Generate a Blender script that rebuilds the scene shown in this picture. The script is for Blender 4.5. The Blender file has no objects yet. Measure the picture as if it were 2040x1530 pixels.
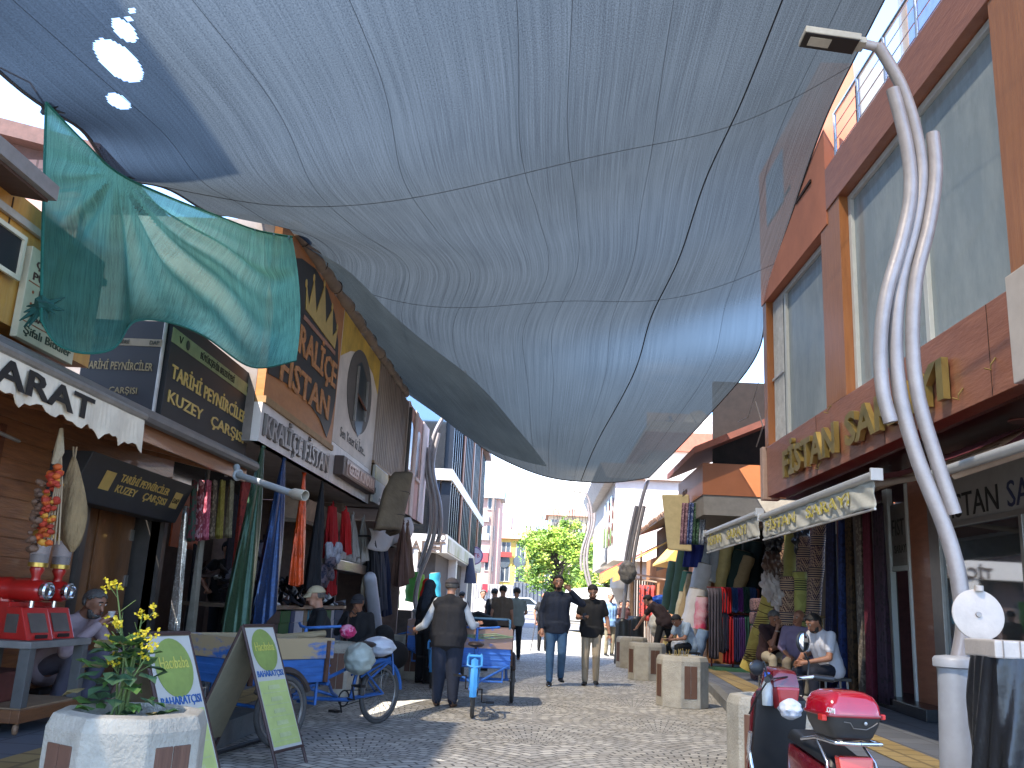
import bpy, bmesh, math, random
from mathutils import Vector, Matrix
random.seed(7)
R = math.radians
scn = bpy.context.scene
COL = scn.collection
V = Vector
# ------------------------------------------------------------------ camera
FPX, HC = 1804.0, 1.25
_p, _r, _y = R(13.752), R(2.888), R(-2.2)
_fw = V((math.sin(_y)*math.cos(_p), math.cos(_y)*math.cos(_p), math.sin(_p)))
_rt = V((math.cos(_y), -math.sin(_y), 0)); _up = _rt.cross(_fw)
_r2 = _rt*math.cos(_r)+_up*math.sin(_r); _u2 = -_rt*math.sin(_r)+_up*math.cos(_r)
CAM = V((0, 0, HC))
cam = bpy.data.objects.new('camera', bpy.data.cameras.new('camera')); COL.objects.link(cam)
cam.matrix_world = Matrix(((_r2.x, _u2.x, -_fw.x, 0), (_r2.y, _u2.y, -_fw.y, 0), (_r2.z, _u2.z, -_fw.z, HC), (0, 0, 0, 1)))
cam.data.sensor_width = 36; cam.data.lens = 36*FPX/2040; cam.data.clip_end = 2000; cam.data.clip_start = .05
scn.camera = cam
# survey helpers: where a sight line measured on the photograph meets a plane of the place
def ray(x, y): return _fw+_r2*((x-1020)/FPX)+_u2*((765-y)/FPX)
def PZ(x, y, z=0): d = ray(x, y); return CAM+d*((z-HC)/d.z)
def PY(x, y, Y): d = ray(x, y); return CAM+d*(Y/d.y)
def PX(x, y, X): d = ray(x, y); return CAM+d*(X/d.x)
def LX(Y, x0=-3.3): return x0+.0138*(Y-10)       # left facade line
def RX(Y, x0=4.1): return x0-.0138*(Y-8)         # right facade line
def LP(x, y, x0=-3.3):
    d = ray(x, y); return CAM+d*((x0-.138)/(d.x-.0138*d.y))
def RP(x, y, x0=4.1):
    d = ray(x, y); return CAM+d*((x0+.0138*8)/(d.x+.0138*d.y))
# ------------------------------------------------------------------ objects
def tag(o, label=None, cat=None, group=None, kind=None):
    if label: o['label'] = label
    if cat: o['category'] = cat
    if group: o['group'] = group
    if kind: o['kind'] = kind
    return o
def thing(name, label, cat, loc=(0, 0, 0), rz=0, group=None):
    o = bpy.data.objects.new(name, None); COL.objects.link(o); o.empty_display_size = .1
    o.location = loc; o.rotation_euler = (0, 0, rz)
    return tag(o, label, cat, group)
def wmat(o):
    m = Matrix.Translation(o.location) @ o.rotation_euler.to_matrix().to_4x4()
    return wmat(o.parent) @ m if o.parent else m
def dup(o, parent=None):
    c = o.copy(); COL.objects.link(c); c.parent = parent
    for ch in list(o.children): dup(ch, c)
    return c
class MB:
    """collects shapes (world or local coordinates) and links them as ONE mesh object"""
    def __init__(s): s.v = []; s.f = []; s.mi = []; s.uv = {}; s.cur = 0; s.words = []
    def add(s, vs, fs):
        n = len(s.v); s.v += [tuple(v) for v in vs]
        s.f += [tuple(i+n for i in f) for f in fs]; s.mi += [s.cur]*len(fs); return s
    def box(s, c, size, rz=0, rx=0, ry=0, taper=1.0):
        x, y, z = size[0]/2, size[1]/2, size[2]/2
        m = Matrix.Rotation(rz, 3, 'Z') @ Matrix.Rotation(ry, 3, 'Y') @ Matrix.Rotation(rx, 3, 'X')
        vs = []
        for dz in (-1, 1):
            t = taper if dz > 0 else 1
            for dx, dy in ((-1, -1), (1, -1), (1, 1), (-1, 1)): vs.append(V(c)+m @ V((dx*x*t, dy*y*t, dz*z)))
        return s.add(vs, [(3, 2, 1, 0), (4, 5, 6, 7), (0, 1, 5, 4), (1, 2, 6, 5), (2, 3, 7, 6), (3, 0, 4, 7)])
    def b2(s, a, b):                      # box from corner to corner
        c = [(a[i]+b[i])/2 for i in range(3)]; return s.box(c, [abs(a[i]-b[i]) for i in range(3)])
    def hexa(s, p):                       # 8 points: bottom loop then top loop
        return s.add(p, [(3, 2, 1, 0), (4, 5, 6, 7), (0, 1, 5, 4), (1, 2, 6, 5), (2, 3, 7, 6), (3, 0, 4, 7)])
    def slab(s, poly, n):                 # polygon with thickness vector n
        k = len(poly); n = V(n); a = [V(p) for p in poly]
        return s.add(a+[p+n for p in a], [tuple(range(k-1, -1, -1)), tuple(range(k, 2*k))]+[(i, (i+1) % k, k+(i+1) % k, k+i) for i in range(k)])
    def tube(s, pts, r, n=8, closed=False, cap=True, flat=1.0):
        pts = [V(p) for p in pts]; k = len(pts)
        rr = r if isinstance(r, (list, tuple)) else [r]*k
        vs = []; ref = None
        for i, p in enumerate(pts):
            a = pts[(i-1) % k] if (closed or i > 0) else p; b = pts[(i+1) % k] if (closed or i < k-1) else p
            t = (b-a).normalized() if (b-a).length > 1e-9 else V((0, 0, 1))
            if ref is None: ref = V((0, 0, 1)) if abs(t.z) < .9 else V((1, 0, 0))
            u = (ref-t*ref.dot(t))
            if u.length < 1e-4: u = t.orthogonal()
            u.normalize(); w = t.cross(u); ref = u
            for j in range(n):
                g = 2*math.pi*j/n; vs.append(p+(u*math.cos(g)*flat+w*math.sin(g))*rr[i])
        fs = []
        for i in range(k if closed else k-1):
            for j in range(n):
                i2 = (i+1) % k; fs.append((i*n+j, i*n+(j+1) % n, i2*n+(j+1) % n, i2*n+j))
        if cap and not closed: fs += [tuple(range(n-1, -1, -1)), tuple((k-1)*n+j for j in range(n))]
        return s.add(vs, fs)
    def lathe(s, prof, c, n=16, axis=(0, 0, 1), cap=True):
        ax = V(axis).normalized(); u = ax.orthogonal().normalized(); w = ax.cross(u); c = V(c); vs = []
        for r, h in prof:
            for j in range(n):
                g = 2*math.pi*j/n; vs.append(c+ax*h+(u*math.cos(g)+w*math.sin(g))*r)
        k = len(prof)
        fs = [(i*n+j, i*n+(j+1) % n, (i+1)*n+(j+1) % n, (i+1)*n+j) for i in range(k-1) for j in range(n)]
        if cap: fs += [tuple(range(n-1, -1, -1)), tuple((k-1)*n+j for j in range(n))]
        return s.add(vs, fs)
    def ring(s, c, axis, R_, r, n=32, m=8, a0=0, a1=2*math.pi):
        ax = V(axis).normalized(); u = ax.orthogonal().normalized()
        if abs(ax.z) < .9:
            u = V((0, 0, 1))-ax*ax.z; u.normalize()
        w = ax.cross(u); full = abs(a1-a0-2*math.pi) < 1e-6
        k = n if full else n+1
        pts = [V(c)+(u*math.cos(a0+(a1-a0)*i/n)+w*math.sin(a0+(a1-a0)*i/n))*R_ for i in range(k)]
        return s.tube(pts, r, m, closed=full)
    def ball(s, c, r, nu=12, nv=8, keep=None, jit=0):
        r = (r, r, r) if not isinstance(r, (tuple, list)) else r; c = V(c); vs = [c+V((0, 0, r[2]))]
        for i in range(1, nv):
            a = math.pi*i/nv
            for j in range(nu):
                b = 2*math.pi*j/nu; k = 1+jit*random.uniform(-1, 1)
                vs.append(c+V((r[0]*math.sin(a)*math.cos(b)*k, r[1]*math.sin(a)*math.sin(b)*k, r[2]*math.cos(a)*k)))
        vs.append(c-V((0, 0, r[2]))); fs = [(0, 1+j, 1+(j+1) % nu) for j in range(nu)]
        for i in range(nv-2):
            for j in range(nu): fs.append((1+i*nu+j, 1+(i+1)*nu+j, 1+(i+1)*nu+(j+1) % nu, 1+i*nu+(j+1) % nu))
        e = len(vs)-1; q = 1+(nv-2)*nu
        fs += [(e, q+(j+1) % nu, q+j) for j in range(nu)]
        if keep: fs = [f for f in fs if all(keep(V(vs[i])-c) for i in f)]
        return s.add(vs, fs)
    def cap(s, a, b, ra, rb, n=10):      # capsule
        a, b = V(a), V(b); d = b-a; L = d.length; t = d/L if L > 1e-6 else V((0, 0, 1)); P = []; Q = []
        for k in range(4):
            g = math.pi/2*(1-k/4+.0); P.append(a-t*ra*math.sin(g)); Q.append(max(ra*math.cos(g), ra*.03))
        P.append(a); Q.append(ra); P.append(b); Q.append(rb)
        for k in range(1, 5):
            g = math.pi/2*k/4; P.append(b+t*rb*math.sin(g)); Q.append(max(rb*math.cos(g), rb*.03))
        return s.tube(P, Q, n)
    def grid(s, fn, nu, nv, flip=False):
        n0 = len(s.v); vs = [fn(i/nu, j/nv) for j in range(nv+1) for i in range(nu+1)]
        fs = []
        for j in range(nv):
            for i in range(nu):
                q = (j*(nu+1)+i, j*(nu+1)+i+1, (j+1)*(nu+1)+i+1, (j+1)*(nu+1)+i); fs.append(q[::-1] if flip else q)
        for j in range(nv+1):
            for i in range(nu+1): s.uv[n0+j*(nu+1)+i] = (i/nu, j/nv)
        return s.add(vs, fs)
    def quad(s, a, b, c, d): return s.add([a, b, c, d], [(0, 1, 2, 3)])
    def text(s, txt, o, right, up, h, w=None, depth=.006, bold=0.0, align='l', shear=0):
        cu = bpy.data.curves.new('t', 'FONT'); cu.body = txt; cu.extrude = .01; cu.offset = bold; cu.resolution_u = 2; cu.shear = shear
        ob = bpy.data.objects.new('t', cu); COL.objects.link(ob)
        me = bpy.data.meshes.new_from_object(ob.evaluated_get(bpy.context.evaluated_depsgraph_get()))
        xs = [v.co.x for v in me.vertices]
        if not xs: return s
        x0, x1 = min(xs), max(xs); k = h/.72; kx = k if w is None else w/(x1-x0)
        rgt, upv = V(right).normalized(), V(up).normalized(); nn = rgt.cross(upv); o = V(o)
        sh = x0 if align == 'l' else (x0+x1)/2
        iv = sorted((min(me.vertices[i].co.x for i in p.vertices), max(me.vertices[i].co.x for i in p.vertices), tuple(p.vertices)) for p in me.polygons)
        wd_, end = [], -9
        for a, b, f in iv:      # a gap as wide as a space starts a new word
            if a > end+.17: wd_.append([])
            wd_[-1].append(f); end = max(end, b)
        for fs in wd_:
            s.words.append(len(s.v)); ids = sorted({i for f in fs for i in f}); mp_ = {i: j for j, i in enumerate(ids)}
            s.add([o+rgt*((me.vertices[i].co.x-sh)*kx)+upv*(me.vertices[i].co.y*k)+nn*(me.vertices[i].co.z/.01*depth/2) for i in ids], [tuple(mp_[i] for i in f) for f in fs])
        bpy.data.objects.remove(ob); bpy.data.curves.remove(cu); bpy.data.meshes.remove(me); return s
    def mesh(s, name, loc=None):
        me = bpy.data.meshes.new(name); me.from_pydata(s.v, [], s.f)
        if s.uv:
            ul = me.uv_layers.new(name='UVMap')
            for l in me.loops: ul.data[l.index].uv = s.uv.get(l.vertex_index, (0, 0))
        return me
    def build(s, name, mat, parent=None, smooth=False, bevel=0, fix=True, base=None, sub=0, solid=0, mod=None):
        if name == 'lettering' and len(s.words) > 1:    # every word or line is a part of its own
            for a, b in zip(s.words, s.words[1:]+[len(s.v)]):
                q = MB(); q.add(s.v[a:b], [tuple(i-a for i in f) for f in s.f if a <= f[0] < b]); r_ = q.build(name, mat, parent)
            return r_
        me = s.mesh(name)
        mats = mat if isinstance(mat, (list, tuple)) else [mat]
        for m in mats: me.materials.append(m)
        if len(mats) > 1:
            for p, i in zip(me.polygons, s.mi): p.material_index = i
        o = bpy.data.objects.new(name, me); COL.objects.link(o)
        if parent:
            o.parent = parent; me.transform(wmat(parent).inverted())
        elif base is not None:
            o.location = base; me.transform(Matrix.Translation(-V(base)))
        bm = bmesh.new(); bm.from_mesh(me)
        if name in ('valance', 'corrugated_sheet', 'sheet'): bmesh.ops.remove_doubles(bm, verts=bm.verts, dist=1e-5)
        if fix: bmesh.ops.recalc_face_normals(bm, faces=bm.faces)
        if bevel:
            ed = [e for e in bm.edges if len(e.link_faces) == 2 and e.calc_face_angle(0) > .6]
            bmesh.ops.bevel(bm, geom=ed, offset=bevel, segments=2, affect='EDGES', clamp_overlap=True, profile=.6)
        if smooth:
            for f in bm.faces: f.smooth = True
        bm.to_mesh(me); bm.free()
        if smooth:
            try: me.set_sharp_from_angle(angle=R(smooth if smooth is not True else 50))
            except Exception: pass
        if solid:
            q = o.modifiers.new('solid', 'SOLIDIFY'); q.thickness = solid; q.offset = 0
        if sub:
            q = o.modifiers.new('sub', 'SUBSURF'); q.levels = q.render_levels = sub
        return o
    def each(s, name, mat, parent=None, **k):   # every loose piece becomes an object of its own
        par = list(range(len(s.v)))
        def fd(i):
            while par[i] != i: par[i] = par[par[i]]; i = par[i]
            return i
        for f in s.f:
            for i in f[1:]: par[fd(i)] = fd(f[0])
        G = {}
        for f in s.f: G.setdefault(fd(f[0]), []).append(f)
        out = []
        for fs in G.values():
            ids = sorted({i for f in fs for i in f}); m = {i: j for j, i in enumerate(ids)}
            t = MB(); t.add([s.v[i] for i in ids], [tuple(m[i] for i in f) for f in fs]); out.append(t.build(name, mat, parent, **k))
        return out
    def lump(s, name, mat, parent=None, voxel=.012, it=4, extra=None, base=None):
        """union of overlapping closed shapes, remeshed to one continuous skin"""
        me = s.mesh(name); o = bpy.data.objects.new('tmp', me); COL.objects.link(o)
        q = o.modifiers.new('r', 'REMESH'); q.mode = 'VOXEL'; q.voxel_size = voxel; q.use_smooth_shade = True
        q = o.modifiers.new('s', 'SMOOTH'); q.iterations = it; q.factor = .5
        m2 = bpy.data.meshes.new_from_object(o.evaluated_get(bpy.context.evaluated_depsgraph_get()))
        bpy.data.objects.remove(o); bpy.data.meshes.remove(me)
        t = MB(); t.v = [tuple(v.co) for v in m2.vertices]; t.f = [tuple(p.vertices) for p in m2.polygons]; t.mi = [0]*len(t.f)
        bpy.data.meshes.remove(m2)
        if extra: extra(t)
        return t.build(name, mat, parent, smooth=80, fix=False, base=base)
# ------------------------------------------------------------------ materials
_mc = {}
def nodes(m):
    m.use_nodes = True; nt = m.node_tree; return nt, nt.nodes, nt.links, nt.nodes['Principled BSDF']
def hx(c):
    if isinstance(c, str):
        c = [int(c[i:i+2], 16)/255 for i in (0, 2, 4)]
        return tuple(x/12.92 if x <= .04045 else ((x+.055)/1.055)**2.4 for x in c)+(1,)
    return tuple(c)+(1,) if len(c) == 3 else tuple(c)
def sc(c, k): return tuple(min(1, x*k) for x in hx(c)[:3])+(1,)
def M(name, c, rough=.6, metal=0, var=.25, scale=6, bump=.0, bscale=40, stretch=None, c2=None, coat=0, spec=.5, thr=None, trans=0, alpha=1):
    """plain painted / woven / cast surface: two tones of noise, fine bump"""
    if name in _mc: return _mc[name]
    m = bpy.data.materials.new(name); _mc[name] = m; nt, N, L, b = nodes(m)
    b.inputs['Roughness'].default_value = rough; b.inputs['Metallic'].default_value = metal
    b.inputs['Coat Weight'].default_value = coat; b.inputs['Specular IOR Level'].default_value = spec
    if trans: b.inputs['Transmission Weight'].default_value = trans
    if alpha < 1: b.inputs['Alpha'].default_value = alpha
    tc = N.new('ShaderNodeTexCoord'); mp = N.new('ShaderNodeMapping'); L.new(tc.outputs['Object'], mp.inputs[0])
    if stretch: mp.inputs['Scale'].default_value = stretch
    nz = N.new('ShaderNodeTexNoise'); nz.inputs['Scale'].default_value = scale; nz.inputs['Detail'].default_value = 6; nz.inputs['Roughness'].default_value = .65
    L.new(mp.outputs[0], nz.inputs['Vector'])
    cr = N.new('ShaderNodeValToRGB'); e = cr.color_ramp.elements
    lo, hi = (thr if thr else (.3, .7)); e[0].position = lo; e[1].position = hi
    e[0].color = sc(c, 1-var) if c2 is None else hx(c2); e[1].color = sc(c, 1+var*.6) if c2 is None else hx(c)
    L.new(nz.outputs['Fac'], cr.inputs[0]); L.new(cr.outputs[0], b.inputs['Base Color'])
    if bump:
        n2 = N.new('ShaderNodeTexNoise'); n2.inputs['Scale'].default_value = bscale; n2.inputs['Detail'].default_value = 4
        L.new(mp.outputs[0], n2.inputs['Vector'])
        bp = N.new('ShaderNodeBump'); bp.inputs['Strength'].default_value = bump; bp.inputs['Distance'].default_value = .02
        L.new(n2.outputs['Fac'], bp.inputs['Height']); L.new(bp.outputs[0], b.inputs['Normal'])
    return m
def cloth(name, c, var=.2, rough=.85, fold=.5, sc_=9, **k):
    return M(name, c, rough, 0, var, 4, k.pop('bump', fold), sc_, **k)
def wood(name, c, c2, sx=(2, 2, 30), rough=.45, coat=.2, scale=3):
    m = M(name, c, rough, 0, .2, scale, .25, scale*3, stretch=sx, c2=c2, coat=coat); return m
def pattern(name, cols, kind='floral', scale=20, rough=.8, metal=0, stretch=(1, 1, 1)):
    if name in _mc: return _mc[name]
    m = bpy.data.materials.new(name); _mc[name] = m; nt, N, L, b = nodes(m)
    b.inputs['Roughness'].default_value = rough; b.inputs['Metallic'].default_value = metal
    tc = N.new('ShaderNodeTexCoord'); mp = N.new('ShaderNodeMapping'); mp.inputs['Scale'].default_value = stretch; L.new(tc.outputs['Object'], mp.inputs[0])
    if kind in ('floral', 'sequin'):
        t = N.new('ShaderNodeTexVoronoi'); t.inputs['Scale'].default_value = scale; L.new(mp.outputs[0], t.inputs['Vector'])
        cr = N.new('ShaderNodeValToRGB'); cr.color_ramp.interpolation = 'CONSTANT'; e = cr.color_ramp.elements
        sp = N.new('ShaderNodeSeparateColor'); L.new(t.outputs['Color'], sp.inputs[0])
        for i, c in enumerate(cols):
            q = e[i] if i < 2 else e.new(0); q.position = i/len(cols); q.color = hx(c)
        L.new(sp.outputs[0], cr.inputs[0]); L.new(cr.outputs[0], b.inputs['Base Color'])
        if kind == 'sequin':
            bp = N.new('ShaderNodeBump'); bp.inputs['Strength'].default_value = .9; bp.inputs['Distance'].default_value = .02
            L.new(sp.outputs[1], bp.inputs['Height']); L.new(bp.outputs[0], b.inputs['Normal'])
    elif kind == 'stripe':
        w = N.new('ShaderNodeTexWave'); w.bands_direction = 'Z'; w.inputs['Scale'].default_value = scale; w.inputs['Distortion'].default_value = .6
        L.new(mp.outputs[0], w.inputs['Vector']); cr = N.new('ShaderNodeValToRGB'); e = cr.color_ramp.elements; cr.color_ramp.interpolation = 'CONSTANT'
        for i, c in enumerate(cols):
            q = e[i] if i < 2 else e.new(0); q.position = i/len(cols); q.color = hx(c)
        L.new(w.outputs['Fac'], cr.inputs[0]); L.new(cr.outputs[0], b.inputs['Base Color'])
    elif kind == 'rug':   # bands of small diamonds between stripes
        w = N.new('ShaderNodeTexWave'); w.bands_direction = 'Z'; w.inputs['Scale'].default_value = .55; w.inputs['Distortion'].default_value = 0
        L.new(mp.outputs[0], w.inputs['Vector'])
        mr = N.new('ShaderNodeMapping'); mr.inputs['Rotation'].default_value = (R(45), 0, R(45)); mr.inputs['Scale'].default_value = (scale,)*3; L.new(mp.outputs[0], mr.inputs[0])
        ck = N.new('ShaderNodeTexChecker'); ck.inputs['Scale'].default_value = 1.0; ck.inputs[1].default_value = hx(cols[0]); ck.inputs[2].default_value = hx(cols[1]); L.new(mr.outputs[0], ck.inputs[0])
        w2 = N.new('ShaderNodeTexWave'); w2.bands_direction = 'Z'; w2.inputs['Scale'].default_value = 8; L.new(mp.outputs[0], w2.inputs['Vector'])
        c2 = N.new('ShaderNodeValToRGB'); c2.color_ramp.interpolation = 'CONSTANT'; c2.color_ramp.elements[1].position = .5; c2.color_ramp.elements[0].color = hx(cols[2]); c2.color_ramp.elements[1].color = hx(cols[0]); L.new(w2.outputs['Fac'], c2.inputs[0])
        st = N.new('ShaderNodeMath'); st.operation = 'GREATER_THAN'; st.inputs[1].default_value = .72; L.new(w.outputs['Fac'], st.inputs[0])
        mx = N.new('ShaderNodeMix'); mx.data_type = 'RGBA'; L.new(st.outputs[0], mx.inputs[0]); L.new(ck.outputs[0], mx.inputs[6]); L.new(c2.outputs[0], mx.inputs[7])
        L.new(mx.outputs[2], b.inputs['Base Color'])
    return m
def bricks(name, c1, c2, mortar, bw=.22, bh=.07, ms=.012, axis='xz', rough=.85):
    if name in _mc: return _mc[name]
    m = bpy.data.materials.new(name); _mc[name] = m; nt, N, L, b = nodes(m); b.inputs['Roughness'].default_value = rough
    tc = N.new('ShaderNodeTexCoord'); sp = N.new('ShaderNodeSeparateXYZ'); L.new(tc.outputs['Object'], sp.inputs[0])
    cb = N.new('ShaderNodeCombineXYZ'); L.new(sp.outputs['XYZ'.index(axis[0].upper())], cb.inputs[0]); L.new(sp.outputs['XYZ'.index(axis[1].upper())], cb.inputs[1])
    bt = N.new('ShaderNodeTexBrick'); bt.inputs['Scale'].default_value = 1; bt.inputs['Brick Width'].default_value = bw; bt.inputs['Row Height'].default_value = bh; bt.inputs['Mortar Size'].default_value = ms
    bt.inputs['Color1'].default_value = hx(c1); bt.inputs['Color2'].default_value = hx(c2); bt.inputs['Mortar'].default_value = hx(mortar)
    L.new(cb.outputs[0], bt.inputs['Vector'])
    nz = N.new('ShaderNodeTexNoise'); nz.inputs['Scale'].default_value = 1.5; nz.inputs['Detail'].default_value = 6; L.new(tc.outputs['Object'], nz.inputs['Vector'])
    mx = N.new('ShaderNodeMix'); mx.data_type = 'RGBA'; mx.blend_type = 'MULTIPLY'; mx.inputs[0].default_value = .45
    L.new(bt.outputs['Color'], mx.inputs[6]); L.new(nz.outputs['Fac'], mx.inputs[7]); L.new(mx.outputs[2], b.inputs['Base Color'])
    bp = N.new('ShaderNodeBump'); bp.inputs['Strength'].default_value = .5; bp.inputs['Distance'].default_value = .01; bp.invert = True
    L.new(bt.outputs['Fac'], bp.inputs['Height']); L.new(bp.outputs[0], b.inputs['Normal'])
    return m
def glass(name, tint='8fa3a8', rough=.03, alpha=.35, dust=0, refl=.9):
    if name in _mc: return _mc[name]
    m = bpy.data.materials.new(name); _mc[name] = m; nt, N, L, b = nodes(m)
    out = N['Material Output']; N.remove(b)
    g = N.new('ShaderNodeBsdfGlossy'); g.inputs['Roughness'].default_value = rough; g.inputs['Color'].default_value = (.9, .95, 1, 1)
    t = N.new('ShaderNodeBsdfTransparent'); t.inputs['Color'].default_value = hx(tint)
    fr = N.new('ShaderNodeFresnel'); fr.inputs['IOR'].default_value = 1.55
    ma = N.new('ShaderNodeMath'); ma.operation = 'MULTIPLY_ADD'; ma.inputs[1].default_value = refl; ma.inputs[2].default_value = alpha*.3; L.new(fr.outputs[0], ma.inputs[0])
    mx = N.new('ShaderNodeMixShader'); L.new(ma.outputs[0], mx.inputs[0]); L.new(t.outputs[0], mx.inputs[1]); L.new(g.outputs[0], mx.inputs[2]); L.new(mx.outputs[0], out.inputs[0])
    if dust:        # grime and film on the pane
        tc = N.new('ShaderNodeTexCoord'); mp = N.new('ShaderNodeMapping'); mp.inputs['Scale'].default_value = (1, 1, .35); L.new(tc.outputs['Object'], mp.inputs[0])
        nz = N.new('ShaderNodeTexNoise'); nz.inputs['Scale'].default_value = 2.2; nz.inputs['Detail'].default_value = 9; nz.inputs['Roughness'].default_value = .7; L.new(mp.outputs[0], nz.inputs['Vector'])
        mr = N.new('ShaderNodeMapRange'); mr.inputs[1].default_value = .4; mr.inputs[2].default_value = .65; mr.inputs[3].default_value = dust*.8; mr.inputs[4].default_value = min(1, dust*1.2); L.new(nz.outputs['Fac'], mr.inputs[0])
        d = N.new('ShaderNodeBsdfDiffuse'); d.inputs[0].default_value = hx('b4bec2'); m3 = N.new('ShaderNodeMixShader'); L.new(mr.outputs[0], m3.inputs[0]); L.new(mx.outputs[0], m3.inputs[1]); L.new(d.outputs[0], m3.inputs[2]); L.new(m3.outputs[0], out.inputs[0])
    return m
def net_mat(name, c, thread, transp=.3, su=900, sv=6, tl=.6):
    """woven shade cloth: open weave lets part of the light through, threads reflect and glow"""
    if name in _mc: return _mc[name]
    m = bpy.data.materials.new(name); _mc[name] = m; nt, N, L, b = nodes(m); out = N['Material Output']; N.remove(b)
    uv = N.new('ShaderNodeTexCoord')
    def noise(s, det=3):
        mp = N.new('ShaderNodeMapping'); mp.inputs['Scale'].default_value = s; L.new(uv.outputs['UV'], mp.inputs[0])
        n = N.new('ShaderNodeTexNoise'); n.inputs['Scale'].default_value = 1; n.inputs['Detail'].default_value = det; L.new(mp.outputs[0], n.inputs['Vector']); return n.outputs['Fac']
    a = noise((su*.18, sv, 1)); f2 = noise((su*1.2, sv*240, 1), 2); big = noise((5, 9, 1), 5); fine = noise((su*.9, sv*3, 1), 1)
    def math_(op, x, y):
        q = N.new('ShaderNodeMath'); q.operation = op
        for i, z in enumerate((x, y)):
            if isinstance(z, (int, float)): q.inputs[i].default_value = z
            else: L.new(z, q.inputs[i])
        return q.outputs[0]
    s = math_('ADD', math_('MULTIPLY', a, .09), math_('ADD', math_('MULTIPLY', f2, .45), math_('ADD', math_('MULTIPLY', big, .12), math_('ADD', math_('MULTIPLY', fine, .16), math_('MULTIPLY', noise((su*.55, 2.2, 1), 2), .18)))))
    cr = N.new('ShaderNodeValToRGB'); e = cr.color_ramp.elements; e[0].position = .4; e[1].position = .6; e[0].color = sc(c, .5); e[1].color = sc(c, 1.45); L.new(s, cr.inputs[0])
    d = N.new('ShaderNodeBsdfDiffuse'); t = N.new('ShaderNodeBsdfTranslucent'); L.new(cr.outputs[0], d.inputs[0]); L.new(cr.outputs[0], t.inputs[0])
    m1 = N.new('ShaderNodeMixShader'); m1.inputs[0].default_value = tl; L.new(d.outputs[0], m1.inputs[1]); L.new(t.outputs[0], m1.inputs[2])
    tr = N.new('ShaderNodeBsdfTransparent'); tr.inputs[0].default_value = hx(thread)
    mr = N.new('ShaderNodeMapRange'); mr.inputs[1].default_value = .36; mr.inputs[2].default_value = .64; mr.inputs[3].default_value = transp*.78; mr.inputs[4].default_value = transp*1.22; L.new(s, mr.inputs[0])
    lw = N.new('ShaderNodeLayerWeight'); lw.inputs[0].default_value = .5      # the weave closes up at a slant
    op = math_('SUBTRACT', 1.0, lw.outputs['Facing']); op = math_('MULTIPLY', math_('POWER', op, 2.3), mr.outputs[0])
    m2 = N.new('ShaderNodeMixShader'); L.new(op, m2.inputs[0]); L.new(m1.outputs[0], m2.inputs[1]); L.new(tr.outputs[0], m2.inputs[2]); L.new(m2.outputs[0], out.inputs[0])
    return m
# ------------------------------------------------------------------ light
SUN_EL, SUN_D = R(56), V((-.64, -.77, 0))
w = bpy.data.worlds.new('World'); scn.world = w; w.use_nodes = True
N, L = w.node_tree.nodes, w.node_tree.links
bg = N['Background']
sky = N.new('ShaderNodeTexSky'); sky.sky_type = 'NISHITA'; sky.sun_disc = False; sky.sun_elevation = SUN_EL; sky.altitude = 1800
sky.sun_rotation = math.atan2(SUN_D.x, SUN_D.y); sky.air_density = 1.0; sky.dust_density = 1.6
tc = N.new('ShaderNodeTexCoord'); mp = N.new('ShaderNodeMapping'); mp.inputs['Scale'].default_value = (1.0, 1.0, 3.2); mp.inputs['Location'].default_value = (.35, .1, .3)
L.new(tc.outputs['Generated'], mp.inputs[0])
nz = N.new('ShaderNodeTexNoise'); nz.inputs['Scale'].default_value = 4.2; nz.inputs['Detail'].default_value = 9; nz.inputs['Roughness'].default_value = .55; L.new(mp.outputs[0], nz.inputs['Vector'])
cr = N.new('ShaderNodeValToRGB'); cr.color_ramp.elements[0].position = .52; cr.color_ramp.elements[1].position = .66; L.new(nz.outputs['Fac'], cr.inputs[0])
mx = N.new('ShaderNodeMix'); mx.data_type = 'RGBA'; sp_ = N.new('ShaderNodeSeparateXYZ'); L.new(tc.outputs['Generated'], sp_.inputs[0])
hm = N.new('ShaderNodeMapRange'); hm.inputs[1].default_value = .13; hm.inputs[2].default_value = .27; hm.inputs[3].default_value = 1; hm.inputs[4].default_value = 0; L.new(sp_.outputs[2], hm.inputs[0])
cm = N.new('ShaderNodeMath'); cm.operation = 'MULTIPLY'; L.new(cr.outputs[0], cm.inputs[0]); L.new(hm.outputs[0], cm.inputs[1])
hz = N.new('ShaderNodeMapRange'); hz.inputs[1].default_value = .1; hz.inputs[2].default_value = .55; hz.inputs[3].default_value = 1; hz.inputs[4].default_value = .1; L.new(sp_.outputs[2], hz.inputs[0])
hq = N.new('ShaderNodeMix'); hq.data_type = 'RGBA'; hq.blend_type = 'MULTIPLY'; hq.inputs[7].default_value = (.4, .52, .66, 1); L.new(hz.outputs[0], hq.inputs[0]); L.new(sky.outputs[0], hq.inputs[6])
L.new(cm.outputs[0], mx.inputs[0]); L.new(hq.outputs[2], mx.inputs[6]); mx.inputs[7].default_value = (6.5, 6.6, 6.9, 1)
L.new(mx.outputs[2], bg.inputs[0]); bg.inputs[1].default_value = .13
sl = bpy.data.lights.new('sun', 'SUN'); sl.energy = 2.15; sl.angle = R(.5); sl.color = (1, .95, .87)
so = bpy.data.objects.new('sun', sl); COL.objects.link(so); so.location = (-20, -24, 40)
sd = V((SUN_D.x*math.cos(SUN_EL), SUN_D.y*math.cos(SUN_EL), math.sin(SUN_EL))); so.rotation_euler = sd.to_track_quat('Z', 'Y').to_euler()
vs_ = scn.view_settings; vs_.view_transform = 'Standard'; vs_.look = 'None'; vs_.gamma = 1; vs_.exposure = 3.25
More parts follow.
